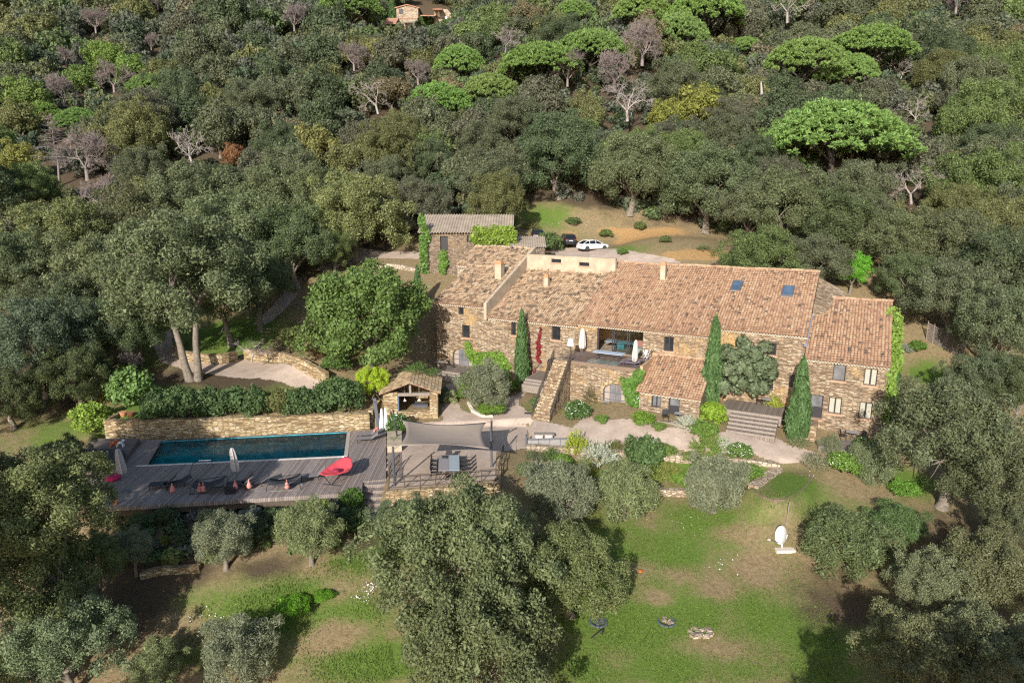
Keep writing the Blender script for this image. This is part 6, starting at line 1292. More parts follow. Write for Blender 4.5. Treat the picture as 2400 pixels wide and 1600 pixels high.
for t in [(820, 18, 66, 1.3, 1, .9, 'umbrella pine with visible forked trunk left of the hillside house'), (1270, 150, 82, .95, 0, .9, 'wide bright umbrella pine, left half of the long pair above the cars'), (1385, 115, 72, 1.1, 1, .9, 'wide bright umbrella pine, right half of the long pair above the cars'), (1075, 150, 52, .95, 2, 1.15, 'compact round umbrella pine between bare trees below the hillside house'), (1150, 218, 62, .95, 0, 1.1, 'umbrella pine next below the compact round pine'), (1028, 240, 66, .95, 1, 1.0, 'umbrella pine lowest of the left pine group'), (1500, 32, 62, 1.2, 2, 1.1, 'umbrella pine at the top edge, left of three'), (1655, 28, 78, 1.2, 0, 1.0, 'umbrella pine at the top edge, right of three'), (1590, 80, 58, 1.0, 1, 1.2, 'umbrella pine in front of the two top edge pines'), (1345, 35, 45, 1.3, 2, 1.0, 'smaller darker pine at the top edge above the long pair'),
          (1885, 148, 78, 1.15, 2, 1.0, 'umbrella pine with dark underside, left of the right-hand pair'), (2035, 112, 84, 1.05, 0, .9, 'umbrella pine, upper right of the right-hand pair'), (1985, 172, 60, 1.0, 1, 1.1, 'umbrella pine tucked between the right-hand pair'), (1955, 320, 140, 1.05, 1, .85, 'largest umbrella pine standing alone above the annexe'), (1745, 112, 34, .9, 0, 1.1, 'small pine between top pines and right-hand pair'), (1858, 392, 30, 1.1, 2, 1.3, 'small pine tuft at the left foot of the largest pine'),
          (185, 285, 44, .95, 2, 1.0, 'small bright pine on the left slope by grey bare trees'), (98, 262, 36, .95, 0, 1.1, 'small pine tuft left of the small bright pine'), (352, 208, 46, 1.0, 1, 1.1, 'vivid round pine on the upper left slope')]:
    px, py, hw, hc, k, sq, lb = t; hero('umbrella_pine', px, py, hw*1.22, hc*.74, PINEC[k], PTRK[k % 2], tuple(c*random.uniform(.92, 1.08) for c in PG), lb, 'pine tree', PGp, sq=sq*1.12, th=1.)
for px, py, hw, hc, lb, cl in [(1640, 255, 70, 1.0, 'yellow-green tree, right one of the pair above the car park', YG), (1560, 280, 52, 1.0, 'yellow-green tree, left one of the pair above the car park', YG), (552, 368, 36, 1.1, 'rusty brown autumn tree beside the bleached fallen crown', (.16, .085, .045)), (250, 140, 50, 1.0, 'mid green leafy tree high on the left slope', (.11, .17, .04)), (310, 170, 50, 1.0, 'mid green leafy tree just above the vivid round pine', (.10, .16, .04)), (60, 230, 60, 1.0, 'mid green leafy tree at the left edge above the pines', (.105, .155, .045)), (40, 380, 55, 1.0, 'yellowish leafy tree at the left edge', (.16, .17, .05)), (195, 185, 42, 1.0, 'green leafy tree between the grey bare trees', (.1, .155, .045))]:
    hero('leafy_tree', px, py, hw, hc, OAKC[2], TRK[1], cl, lb)
BG_ = 'bare trees on the hillside'
for px, py, hw, kind, lb in [(150, 232, 42, 0, 'violet-grey bare tree on the left slope, left of two round ones'), (268, 200, 42, 1, 'violet-grey bare tree on the left slope, right of two round ones'), (205, 395, 72, 2, 'large fuzzy grey bare tree on the left slope'), (225, 65, 34, 0, 'small bare tree near the top left corner'), (370, 12, 30, 1, 'bare tree cut by the top edge at left'), (155, 145, 26, 2, 'small pinkish bare tree above the violet-grey pair'), (355, 110, 22, 0, 'small reddish bare tree above the vivid round pine'), (1505, 130, 62, 1, 'tangled grey bare tree beside the top edge pines'), (1440, 190, 55, 2, 'grey bare tree behind the bleached branches above the car park'), (1330, 185, 45, 0, 'low grey bare tree under the long pine pair'), (2240, 15, 42, 1, 'grey bare tree at the top edge on the right'), (830, 150, 40, 2, 'brownish bare tree below the forked pine'), (690, 60, 35, 0, 'brownish bare tree left of the forked pine'), (240, 480, 50, 1, 'grey brush of bare branches above the grey oak'), (980, 185, 36, 2, 'bare tree left of the compact round pine'), (310, 850, 40, 1, 'pinkish bare shrub left of the leaning trunks')]:
    hero('bare_tree', px, py+hw*.3, hw*1.25, .6, BARE[kind], None, None, lb, 'bare tree', BG_, part='branches')
DD = 'bleached dead trees'
for px, py, hw, kind, lb in [(450, 362, 62, 0, 'bleached white fallen crown on the left slope beside the rusty tree'), (885, 245, 52, 1, 'bleached dead tree in the middle of the slope'), (1185, 105, 40, 2, 'pale dead tree between the round pine and the long pair'), (1470, 255, 70, 0, 'bleached zigzag branches above the car park'), (1845, 25, 62, 1, 'pale dead tree at the top edge right of the pines'), (2112, 170, 34, 2, 'pale dead tree right of the right-hand pines'), (2135, 450, 62, 0, 'tangled dead branches below the largest pine'), (2145, 275, 42, 1, 'dead branches right of the largest pine'), (590, 830, 40, 2, 'leafless young tree on the path by the curved wall')]:
    hero('dead_tree', px, py+hw*.35, hw*1.2, .55, DEAD[kind], None, None, lb, 'dead tree', DD, part='branches')
p = UT(140, 440); r = empty('dead_conifer', p, 'tall dead conifer with a bare ladder of branches on the left slope', 'dead tree', DD); put(DEADC, 'branches', r, (0, 0, 0), 6.4)
p = UT(1782, 285); mb = MB(); mb.tube([p, p+V3(.1, 0, 3), p+V3(-.2, 0, 6), p+V3(-.5, 0, 8)], [.45, .38, .3, .12], 8); mb.tube([p+V3(0, 0, 4.5), p+V3(2, 0, 5), p+V3(3, 0, 3.4)], [.16, .1, .04], 5); mb.tube([p+V3(0, 0, 4.2), p+V3(-1.4, 0, 4.3)], [.12, .05], 5); tag(mb.build('tree_snag', M['deadwood'], smooth=True), 'tall bare trunk snag left of the largest pine', 'dead tree', DD)
# cypresses
def cypress(px, base, top, hw, kind, lb, col=CG, z=None):
    p = UT(px, base) if z is None else U(px, base, z); d = proj(p)[2]; h = (base-top)*d/F_PX*1.0; w = hw*d/F_PX; r = empty('cypress', p, lb, 'cypress', 'cypress trees')
    put(CYP[kind], 'foliage', r, (0, 0, 0), (w/.12, w/.12, h), random.uniform(0, 6), col); mb = MB(); mb.tube([p+V3(0, 0, -.2), p+V3(0, 0, h*.5)], [.12, .05], 6); mb.build('trunk', M['bark_dark'], r); HEROES.append((p[0], p[1], w)); return r
cypress(1222, 895, 722, 14, 1, 'twin-topped cypress against the middle of the farmhouse front'); cypress(1664, 962, 737, 19, 0, 'tall pointed cypress at the right corner of the lean-to'); cypress(1866, 1032, 832, 21, 1, 'three-topped cypress between timber steps and annexe'); cypress(2088, 1010, 865, 15, 0, 'cypress at the right corner of the annexe'); cypress(981, 740, 622, 10, 0, 'dark slim cypress behind the big round tree'); cypress(921, 66, -10, 8, 0, 'slim cypress in front of the hillside house')
# shrubs
def shrub(px, py, hw, lb, col, kind='bush', k=0, sq=1., hc=.55, cat='shrub', group=None, name=None):
    me_ = (BUSH if kind == 'bush' else SPIKE if kind == 'spike' else OLIVE)[k % 3]; p, R = seat(px, py, hw, hc if kind != 'spike' else .35); HEROES.append((p[0], p[1], R)); r = empty(name or {'bush': 'garden_shrub', 'spike': 'rosemary_bush'}.get(kind, 'shrub'), p, lb, cat, group)
    k_ = 1.3 if kind == 'spike' else 1.08
    put(me_, 'foliage', r, (0, 0, hc*R if kind != 'spike' else .0), (R*k_, R*k_, R*sq*k_), random.uniform(0, 6), col)
    if kind != 'spike': mb = MB(); mb.tube([p+V3(0, 0, -.1), p+V3(0, 0, hc*R)], [.06*R+.02, .02], 5); mb.build('stem', M['bark_dark'], r)
    return r
HG = 'shrubs of the hedge above the pool wall'
for k, (px, py, hw) in enumerate(((375, 955, 44), (432, 950, 46), (490, 948, 42), (545, 948, 40), (600, 948, 40), (655, 946, 36), (705, 945, 40), (760, 940, 42), (808, 930, 46))):
    shrub(px, py, hw, ['hedge shrub nearest the terracotta pots', 'hedge shrub second from the pots', 'hedge shrub third from the pots', 'hedge shrub fourth from the pots', 'middle hedge shrub of the row', 'browner hedge shrub right of the middle', 'hedge shrub third from the lime-yellow tree', 'hedge shrub second from the lime-yellow tree', 'taller hedge shrub beside the lime-yellow tree'][k]+' above the pool wall', (.06, .1, .04) if k != 5 else (.10, .11, .04), 'bush', k, 1.05, .65, 'hedge shrub', HG, 'hedge_shrub')
SG = 'garden shrubs'
for t in [(300, 915, 55, 'broad-leaved green shrub above the terracotta pots', (.10, .17, .055), 'bush'), (210, 985, 42, 'yellow-green shrub at the left end of the pool wall', (.17, .25, .05), 'bush'), (225, 935, 22, 'thin yellowish shrub above the yellow-green shrub', (.2, .19, .08), 'spike'),
          (1140, 1110-150, 1, '', None, None)]:
    if t[4]: shrub(*t[:3], t[3], t[4], t[5], random.randint(0, 2), group=SG)
for t in [(1350, 1055, 26, 'upright yellow-green shrub on the garden wall', (.22, .27, .03), 'spike', 1.7), (1405, 1075, 42, 'silver-grey bush below the garden wall', (.30, .33, .28), 'spike', 1.0), (1512, 1068, 46, 'big dark green bush right of the silver-grey bush', (.065, .11, .04), 'bush', 1.0), (1370, 1110, 28, 'yellow-green shrub beside the left garden olive', (.17, .21, .03), 'spike', 1.3), (1268, 1105, 32, 'silver bush left of the garden olives', (.24, .27, .2), 'spike', .9), (1250, 1075, 24, 'grey-green rosemary below the block seat', (.10, .12, .07), 'spike', 1.0), (1290, 1072, 22, 'green rosemary right of the one below the block seat', (.09, .14, .05), 'spike', 1.1), (1320, 1085, 24, 'bright green low shrub under the block seat', (.10, .18, .03), 'bush', .8),
          (1660, 1052, 38, 'upright green shrub at the middle of the garden wall', (.12, .18, .04), 'spike', 1.1), (1695, 1050, 24, 'silvery grass bush right of the upright green shrub', (.33, .36, .3), 'spike', 1.2), (1735, 1060, 28, 'white-flowering shrub near the right end of the garden wall', (.09, .15, .04), 'bush', .8), (1612, 995, 30, 'silver lavender mound right of the lean-to door', (.32, .35, .3), 'spike', .9), (1670, 975, 32, 'bright green round shrub at the foot of the tall cypress', (.16, .25, .03), 'bush', 1.0), (1650, 1010, 34, 'green ground shrub below the round bright shrub', (.10, .17, .035), 'bush', .6), (1815, 955, 24, 'yellow-green shrub between timber steps and three-topped cypress', (.19, .22, .04), 'bush', 1.3), (1870, 1035, 26, 'grey lavender round the foot of the three-topped cypress', (.16, .18, .1), 'spike', .6),
          (1352, 965, 28, 'white rose bush right of the outside stair', (.06, .11, .035), 'bush', 1.0), (1266, 945, 20, 'white rose bush left of the outside stair', (.07, .12, .04), 'bush', 1.0), (1505, 985, 26, 'low green shrub below the climbing vine of the terrace', (.11, .19, .03), 'bush', .7), (1385, 935, 18, 'thin bare-stemmed shrub on the terrace wall', (.12, .11, .06), 'spike', 1.6), (1055, 935, 17, 'variegated pale shrub right of the kiosk', (.2, .23, .12), 'bush', 1.2), (1040, 930, 18, 'dark clipped shrub right of the kiosk', (.07, .1, .06), 'bush', 1.4), (1150, 960, 34, 'low green plants round the courtyard olive', (.1, .17, .03), 'bush', .5), (1085, 925, 18, 'green shrub left of the courtyard olive', (.09, .15, .03), 'bush', 1.0), (1258, 860, 20, 'dark green climber bush beside the twin-topped cypress', (.06, .11, .03), 'bush', 1.5), (1195, 905, 24, 'low green shrub at the foot of the twin-topped cypress', (.09, .16, .03), 'bush', .6),
          (930, 1000, 24, 'white-flowering oleander bush left of the shade sail', (.06, .12, .03), 'bush', 1.5), (925, 1040, 17, 'grey lavender clump in the ochre planter', (.18, .21, .13), 'spike', 1.0),
          (1285, 572, 32, 'green bush hiding the black car by the shed', (.08, .12, .045), 'bush', .9), (1910, 1085, 30, 'grey clipped bush on a stem by the crescent lawn', (.17, .18, .12), 'spike', 1.0), (1985, 1090, 42, 'white-flowering green plants right of the crescent lawn', (.11, .19, .04), 'bush', .6), (2040, 1095, 48, 'loose grey-green young tree right of the white flowers', (.13, .16, .09), 'olive', 1.3), (1950, 1048, 24, 'grey shrub at the left corner of the annexe deck', (.14, .16, .1), 'olive', 1.2), (2020, 1045, 22, 'white-flowering bush in front of the annexe deck', (.08, .15, .035), 'bush', 1.0), (1030+1070, 1010, 24, 'dark shrub at the foot of the annexe corner cypress', (.07, .11, .035), 'bush', 1.0),
          (1990, 1275, 105, 'great tangled grey-green thicket right of the satellite dish', (.10, .13, .06), 'olive', .75), (2100, 1230, 62, 'green thicket lobe under the right oaks', (.08, .13, .05), 'olive', .8), (1925, 1215, 48, 'low scrub behind the satellite dish', (.11, .14, .06), 'spike', .6), (2120, 1150, 34, 'bright green weeds under the grey oak trunk', (.1, .2, .035), 'bush', .6), (2120, 820, 16, 'round grey lavender on the lawn right of the annexe', (.17, .2, .16), 'spike', 1.0), (1870, 615, 28, 'green scrub on the bank behind the right roof', (.09, .13, .05), 'bush', .6), (1800, 620, 26, 'bright scrub on the bank left of the green scrub', (.1, .15, .035), 'bush', .5),
          (1430, 1130, 34, 'green shrub between the left and middle garden olives', (.09, .14, .05), 'bush', .8), (1380, 1150, 36, 'grey-green shrub in front of the left garden olive', (.12, .145, .09), 'olive', .8), (1530, 1120, 30, 'tall grass-green plants right of the middle garden olive', (.15, .19, .05), 'spike', 1.1), (1570, 1110, 30, 'feathery yellow-green plants in the bed under the big dark bush', (.18, .2, .06), 'spike', .9), (1600, 1130, 28, 'green weeds left of the lone olive', (.11, .19, .035), 'bush', .6), (1265, 1130, 34, 'blue-grey shrub below the silver bush', (.13, .16, .13), 'olive', .9), (1230, 1105, 22, 'grey-green shrub beside the terrace steps', (.12, .15, .08), 'bush', 1.0), (1440, 1050, 24, 'wild reddish-green plants on the garden wall', (.12, .13, .05), 'spike', .9), (1480, 1045, 20, 'feathery grasses on the garden wall behind the big dark bush', (.2, .19, .09), 'spike', .9), (1560, 1062, 26, 'low green weeds along the garden wall', (.12, .18, .05), 'bush', .6), (1620, 1075, 22, 'green weeds at the foot of the upright green shrub', (.12, .17, .05), 'bush', .6), (1760, 1108, 30, 'low green plants above the slanting wall', (.10, .18, .035), 'bush', .5), (1410, 985, 16, 'small green tuft left of the arched door platform', (.1, .17, .04), 'bush', .7), (1300, 935, 16, 'green tuft beside the outside stair', (.09, .15, .04), 'bush', .8), (1545, 1000, 16, 'green tuft by the lean-to platform', (.1, .16, .04), 'bush', .7),
          (1100, 900, 26, 'green foliage mass below the left arched door', (.08, .14, .035), 'bush', .9), (1125, 885, 26, 'bright green shrub under the door vine', (.11, .2, .03), 'bush', .9), (1170, 890, 26, 'green shrub between door vine and twin-topped cypress', (.085, .15, .035), 'bush', 1.0),
          (1420, 548, 16, 'small green scrub on the ochre bank above the white car', (.1, .14, .05), 'bush', .7), (1560, 562, 14, 'small scrub in the middle of the ochre bank', (.1, .13, .05), 'bush', .7), (1650, 582, 18, 'grey-green scrub on the right part of the bank', (.12, .14, .07), 'spike', .7), (1500, 532, 15, 'scrub under the oak at the back of the bank', (.09, .12, .045), 'bush', .8), (1725, 598, 18, 'scrub on the bank above the roof windows', (.11, .14, .055), 'bush', .6), (1345, 522, 16, 'dark scrub on the grassy clearing', (.08, .12, .045), 'bush', .7), (1245, 530, 20, 'dry brush between barn and clearing', (.13, .13, .06), 'spike', .8), (1460, 590, 14, 'low weeds at the edge of the parking gravel', (.1, .17, .045), 'bush', .5),
          (605, 1170, 26, 'clipped dark shrub at the deck edge', (.085, .115, .03), 'bush', 1.4), (718, 1160, 26, 'clipped yellow-green shrub in front of the red hammock seat', (.15, .21, .05), 'bush', 1.3), (785, 1172, 18, 'pale grey shrub right of the clipped yellow-green shrub', (.17, .2, .13), 'bush', 1.3), (825, 1180, 30, 'dark green shrub beside the deck steps', (.07, .13, .03), 'bush', 1.3), (752, 1195, 22, 'bright yellow-green shrub behind the pale olive tree', (.16, .24, .04), 'bush', 1.2), (410, 1170, 26, 'shaded shrub with broad leaves at the deck edge', (.07, .1, .06), 'bush', 1.3), (655, 1185, 20, 'grey shaded shrub below the deck', (.10, .11, .10), 'spike', 1.1),
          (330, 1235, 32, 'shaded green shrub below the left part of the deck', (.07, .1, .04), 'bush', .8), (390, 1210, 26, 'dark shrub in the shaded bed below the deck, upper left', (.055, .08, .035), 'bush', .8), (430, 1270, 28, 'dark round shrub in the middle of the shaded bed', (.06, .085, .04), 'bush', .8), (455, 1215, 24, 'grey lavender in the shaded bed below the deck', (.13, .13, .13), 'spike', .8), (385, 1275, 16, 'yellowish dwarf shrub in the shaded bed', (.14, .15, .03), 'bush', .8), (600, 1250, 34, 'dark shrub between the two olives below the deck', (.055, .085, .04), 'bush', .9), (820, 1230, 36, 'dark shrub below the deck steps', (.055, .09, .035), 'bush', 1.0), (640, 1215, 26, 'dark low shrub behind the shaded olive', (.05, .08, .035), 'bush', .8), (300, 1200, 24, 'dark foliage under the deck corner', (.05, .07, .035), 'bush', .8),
          (710, 790, 48, 'mixed shrub bank between garden stairs and big round tree', (.12, .15, .055), 'bush', .6), (680, 770, 34, 'yellow-green shrub right of the garden stairs', (.15, .17, .06), 'spike', .7), (745, 820, 30, 'reddish brown shrub below the big round tree', (.17, .12, .06), 'bush', .7), (790, 850, 34, 'green shrub under the big round tree', (.07, .12, .035), 'bush', .7), (780, 900, 26, 'leafy climber by the end of the curved wall', (.12, .2, .05), 'spike', .7), (960, 700, 30, 'green shrub by the lane left of the barn', (.08, .13, .04), 'bush', .8), (2150, 815, 20, 'green weeds below the wattle fence', (.08, .15, .03), 'bush', .7),
          (950, 50, 16, 'bright hedge lump below the hillside house', (.17, .21, .03), 'bush', .9), (1000, 58, 24, 'dark green hedge lump right of the bright one at the hillside house', (.07, .12, .04), 'bush', .8), (1060, 62, 28, 'green hedge below the white shutters of the hillside house', (.075, .13, .04), 'bush', .7), (690, 1420, 40, 'bright nettle patch on the lower left lawn', (.09, .2, .02), 'bush', .35), (760, 1395, 24, 'bright nettle patch right of the path olive', (.09, .2, .02), 'bush', .35)]:
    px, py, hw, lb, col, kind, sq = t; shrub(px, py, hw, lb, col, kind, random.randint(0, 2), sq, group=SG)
for a, b, R, lb in ((2.9, 3.6, 1.25, 'green climbing plant spilling over the ridge of the kiosk roof'), (4.4, 4.2, .95, 'green climbing plant over the right rear corner of the kiosk roof')):
    p = K(a, b, 3.95 if a < 4 else 3.45); r = empty('roof_climber', p, lb, 'climber'); put(SPIKE[1], 'foliage', r, (0, 0, 0), (R*1.25, R, R*.75), 1., (.085, .145, .045)); mb = MB(); mb.tube([K(a, KD+.25, -.5), K(a, KD+.25, 2.9), p], .04, 5); mb.build('stem', M['bark_dark'], r)
# climbers on walls
def climber(name, pts, th, lb, col, n, leaf, cat='climber', mat=None):
    """leaf curtain over a wall: pts = list of (centre, radius) lobes along the wall"""
    rg = np.random.default_rng(n); P, Q = [], []; full = [pts[0]]
    for (c0, r0), (c1, r1) in zip(pts[:-1], pts[1:]):
        dd = np.linalg.norm(np.array(c1)-np.array(c0)); m_ = int(min(6, dd/(.6*min(r0, r1)))) if dd < 3.2*max(r0, r1)+.5 else 0
        full += [(np.array(c0)+(np.array(c1)-np.array(c0))*j/(m_+1), r0+(r1-r0)*j/(m_+1)) for j in range(1, m_+1)]+[(c1, r1)]
    stem_pts, pts = pts, full
    w = np.array([r*r for c, r in pts]); w /= w.sum(); k = rg.choice(len(pts), n, p=w); u = rg.normal(0, 1, (n, 3)); u /= np.linalg.norm(u, axis=1, keepdims=True)
    rr = np.array([r for c, r in pts])[k][:, None]; P = np.array([c for c, r in pts])[k]+u*rr*rg.uniform(.3, 1, (n, 1))**.5*np.array([1, 1, 1])
    P[:, :] -= BD*((P-np.array([c for c, r in pts])[k]) @ BD)[:, None]*(1-th)
    me_ = leaf_mesh(name, P, np.tile(-BD+np.array([0, 0, .3]), (n, 1)), leaf, .7, .5+rg.normal(0, .2, n), M['leaf'], rg, .6); c0 = pts[0][0]
    V_ = np.empty(len(me_.vertices)*3, np.float32); me_.vertices.foreach_get('co', V_); V_ = V_.reshape(-1, 3)-c0; me_.vertices.foreach_set('co', V_.ravel().astype(np.float32))
    r = empty(name, c0, lb, cat); put(me_, 'foliage', r, (0, 0, 0), 1., 0, col); mb = MB(); mb.tube([p-BD*.05 for p, _ in stem_pts], .03, 4); mb.build('stem', M['bark_dark'], r); return r
def W(px, py, b): a, z = FA(px, py, b); return L(a, b, z)
climber('vine', [(W(x, y, -.15), r) for x, y, r in ((1095, 805, .4), (1103, 830, .6), (1120, 845, .9), (1145, 840, .9), (1170, 838, .8), (1182, 858, .8), (1150, 862, 1.0), (1120, 868, 1.0))], .3, 'bright green vine beside the left arched door', (.105, .185, .03), 2600, .13)
climber('red_creeper', [(W(x, y, -.15), r) for x, y, r in ((1267, 770, .1), (1264, 788, .2), (1261, 805, .27), (1263, 825, .24), (1259, 838, .18), (1267, 850, .16), (1253, 866, .12), (1249, 885, .2), (1240, 905, .3), (1232, 922, .24))], .3, 'crimson creeper hanging on the house wall right of the twin-topped cypress', (.15, .01, .018), 420, .12)
climber('terrace_vine', [(W(x, y, TB-.2), r) for x, y, r in ((1498, 875, .5), (1492, 890, .6), (1470, 905, .6), (1480, 925, .8), (1495, 950, 1.0), (1500, 970, 1.0), (1510, 985, .9), (1460, 890, .4))], .4, 'thick green climbing vine at the corner of upper terrace and lean-to', (.075, .15, .03), 3200, .12)
gA = lambda b, z: L(a5+.2, b, z)
r_ = climber('gable_ivy', [(gA(b, z), r) for b, z, r in ((-.9, 5.6, .45), (-.6, 6.8, .5), (.6, 7.2, .8), (2.2, 7.6, .9), (4, 8.6, .9), (5.6, 9.4, .9), (7, 10.2, .9), (3, 6, 1.2), (5, 7, 1.2), (-.9, 4.2, .35), (0, 5, 1), (-.95, 2.6, .25))], .9, 'bright ivy covering the right gable of the annexe', (.12, .19, .035), 4200, .13)
bY = lambda px, py: B(px, py)+V3(0, -.15, 0)
def bclimb(pts, lb, col, n, leaf): return climber('barn_ivy', [(bY(x, y), r) for x, y, r in pts], .5, lb, col, n, leaf)
bclimb([(x, y, 1.0) for x in (1120, 1140, 1160, 1180, 1195) for y in (545, 560)]+[(1112, 555, .8), (1200, 568, .8)], 'bright leafy ivy mass on the right half of the barn wall', (.12, .18, .03), 3000, .17)
bclimb([(993, y, .7) for y in range(555, 690, 14)]+[(988, 510, .6), (990, 525, .6), (1000, 555, .7)], 'dark ivy strip on the left corner of the old barn', (.08, .15, .035), 2200, .13)
bclimb([(1040, 592, .5), (1036, 605, .7), (1042, 615, .7), (1034, 628, .6), (1040, 640, .4)], 'ivy tuft below the tall barn opening', (.09, .16, .035), 900, .13)
# flowers as loose white petals on the flowering bushes and the lawn
def petals(lst, n, nm, lb, s=.07):
    rg = np.random.default_rng(n); P = []
    for px, py, hw, hh in lst:
        p, R = seat(px, py, hw, .55); u = rg.normal(0, 1, (n, 3)); u[:, 2] = np.abs(u[:, 2]); u[:, 1] = -np.abs(u[:, 1])*1.0; u /= np.linalg.norm(u, axis=1, keepdims=True); P.append(p+np.array([0, 0, .55*R])+u*R*np.array([1, 1, hh])*1.0)
    P = np.vstack(P); o = bpy.data.objects.new(nm, leaf_mesh(nm, P, np.tile([0, -.6, .8], (len(P), 1)), s, .9, np.full(len(P), .5), M['petal'], rg, .3)); COL.objects.link(o); return tag(o, lb, 'flowers', kind='stuff')
petals([(1352, 965, 28, 1), (1266, 945, 20, 1), (930, 1000, 24, 1.5), (1735, 1060, 28, .8), (1985, 1090, 42, .6), (2020, 1045, 22, 1), (1508, 945, 22, 1.2)], 40, 'white_flowers', 'white blossoms scattered over the flowering garden bushes', .035)

# ---------------------------------------------------------------- the oak wood on the hillside
hp = np.array(HEROES); rg = np.random.default_rng(21); cand = []
keep_clear = [[tuple(L(a, b, 0)[:2]) for a, b in ((-30, -8), (22, -8), (22, 14), (-30, 16))], PT([(2068, 910), (2085, 790), (2150, 790), (2235, 850), (2170, 925)]), PT([(1190, 610), (1180, 505), (1330, 482), (1400, 505), (1500, 525), (1600, 550), (1700, 572), (1800, 596), (1880, 626), (1960, 690), (1600, 640), (1300, 640)]), PT([(830, 640), (840, 570), (1000, 560), (1190, 600), (1190, 700), (960, 720)])]
hs_ = list(zip(hp[:, 0], hp[:, 1], hp[:, 2]*.8)); pts = []
Yv = 86.
def in_view(x, y, z, m=90):
    a, b, d = proj((x, y, z)); return d > 5 and -m < a < 2400+m and b > -110
cells = {}
scr = [t for t in SCREEN if t[4] in ('umbrella_pine', 'bare_tree', 'dead_tree', 'leafy_tree', 'young_tree')]+[(980, 38, 70, 245, ''), (935, 38, 40, 245, ''), (1040, 48, 40, 245, ''), (135, 350, 60, 300, '')]
tries = rg.uniform([-300, 60], [300, 315], (60000, 2)); tz = H(tries)
for (x, y), z in zip(tries, tz):
    if not in_view(x, y, z+4): continue
    px, py, d = proj((x, y, z+3))
    if y < 100 and not (px < 700 and py < 640 or px > 1700 and py < 930): continue
    if any(sdf([(x, y)], k)[0] < (3.0 if i_k == 0 else 1.0) for i_k, k in enumerate(keep_clear)): continue
    R = float(np.clip(rg.lognormal(1.58, .24), 2.9, 7.2)); s = 1.06*R
    pc_ = proj((x, y, z+R))
    if any(dh > d-2-R and math.hypot(pc_[0]-hx, (pc_[1]-hy+.25*hw)*1.15) < R*F_PX/d*(.85 if nm in ('bare_tree', 'dead_tree') else .7)+hw*(.62 if nm in ('bare_tree', 'dead_tree') else .58) for hx, hy, hw, dh, nm in scr): continue
    if math.hypot(x-far.location.x, y-far.location.y+8) < 15: continue
    ok = all((x-a)**2+(y-b)**2 > ((R+c)*.72)**2 for a, b, c in hs_ if abs(x-a) < 15 and abs(y-b) < 15)
    if not ok: continue
    gxk, gyk = int(x//12), int(y//12)
    if any((x-a)**2+(y-b)**2 < (s*.5+c*.71)**2 for i in (-1, 0, 1) for j in (-1, 0, 1) for a, b, c in cells.get((gxk+i, gyk+j), ())): continue
    cells.setdefault((gxk, gyk), []).append((x, y, R)); pts.append((x, y, z, R, d))
pts.sort(key=lambda t: t[4]/t[3])
marks = [('white saloon car', 1389, 578), ('old barn', 1090, 500), ('largest umbrella pine', 1955, 320), ('hillside house', 980, 40), ('forked umbrella pine', 820, 20), ('long pine pair', 1330, 130), ('compact round pine', 1075, 150), ('bleached fallen crown', 450, 362), ('vivid round pine', 352, 208), ('dead conifer', 135, 320), ('rusty autumn tree', 552, 368), ('right-hand pine pair', 1960, 140), ('yellow-green pair', 1610, 260), ('top edge pines', 1590, 50), ('fuzzy bare tree', 205, 395), ('annexe ivy', 2110, 760), ('tangled dead branches', 2135, 450), ('bleached dead tree mid-slope', 885, 245), ('wattle fence', 2230, 810), ('lane by the barn', 870, 590), ('top left corner', 0, 0), ('top right corner', 2400, 0), ('zigzag bleached branches', 1470, 255), ('violet-grey bare pair', 210, 215), ('twin-trunked oak', 420, 625)]
hues = [((.082, .096, .058), 'grey-green'), ((.095, .105, .046), 'olive'), ((.056, .076, .042), 'dark green'), ((.115, .102, .062), 'brownish'), ((.088, .122, .046), 'fresh green'), ((.082, .088, .062), 'dull grey'), ((.125, .13, .05), 'yellowish')]
ordn = ['nearest', 'second nearest', 'third nearest', 'fourth nearest', 'fifth nearest', 'sixth nearest', 'seventh nearest', 'eighth nearest', 'ninth nearest', 'tenth nearest']+[w+' nearest' for w in 'eleventh twelfth thirteenth fourteenth fifteenth sixteenth seventeenth eighteenth nineteenth twentieth'.split()]
buck = {}
NI = 290
for i, (x, y, z, R, d) in enumerate(pts[:NI]):
    w = np.array([3.2, 2.0, 2.6, .7, 1.5, 1.8, .35]); big = math.sin(x*.045+1)+math.cos(y*.06+x*.02); w = w*np.array([1, 1+.5*big, 1-.3*big, 1, 1+.4*big, 1, 1+.6*big]).clip(.1); h = int(rg.choice(7, p=w/w.sum()))
    col = np.array(hues[h][0])*rg.uniform(.95, 1.28); px, py, _ = proj((x, y, z+1.2*R)); dist = [math.hypot(px-a, (py-b)*1.3) for _, a, b in marks]; m_ = int(np.argmin(dist)); dx, dy = px-marks[m_][1], py-marks[m_][2]
    dr = ('left of' if dx < 0 else 'right of') if abs(dx) > abs(dy) else ('above' if dy < 0 else 'below'); buck.setdefault((m_, dr, h), []).append((dist[m_], i, x, y, z, R, col, h))
for (m_, dr, h), lst in buck.items():
    lst.sort()
    for k, (_, i, x, y, z, R, col, h) in enumerate(lst):
        k_ = i % 10
        tree('forest_oak', (x, y, z-.2), R, (.88+.25*(i % 3)/2), OAKN[i % 4] if i < 60 else OAKC[k_], TRK[i % 4], col, f'{hues[h][1]} oak on the slope, {ordn[min(k, 19)]} {dr} the {marks[m_][0]}', 'oak tree', 'oaks of the hillside wood', sq=rg.uniform(.9, 1.25))
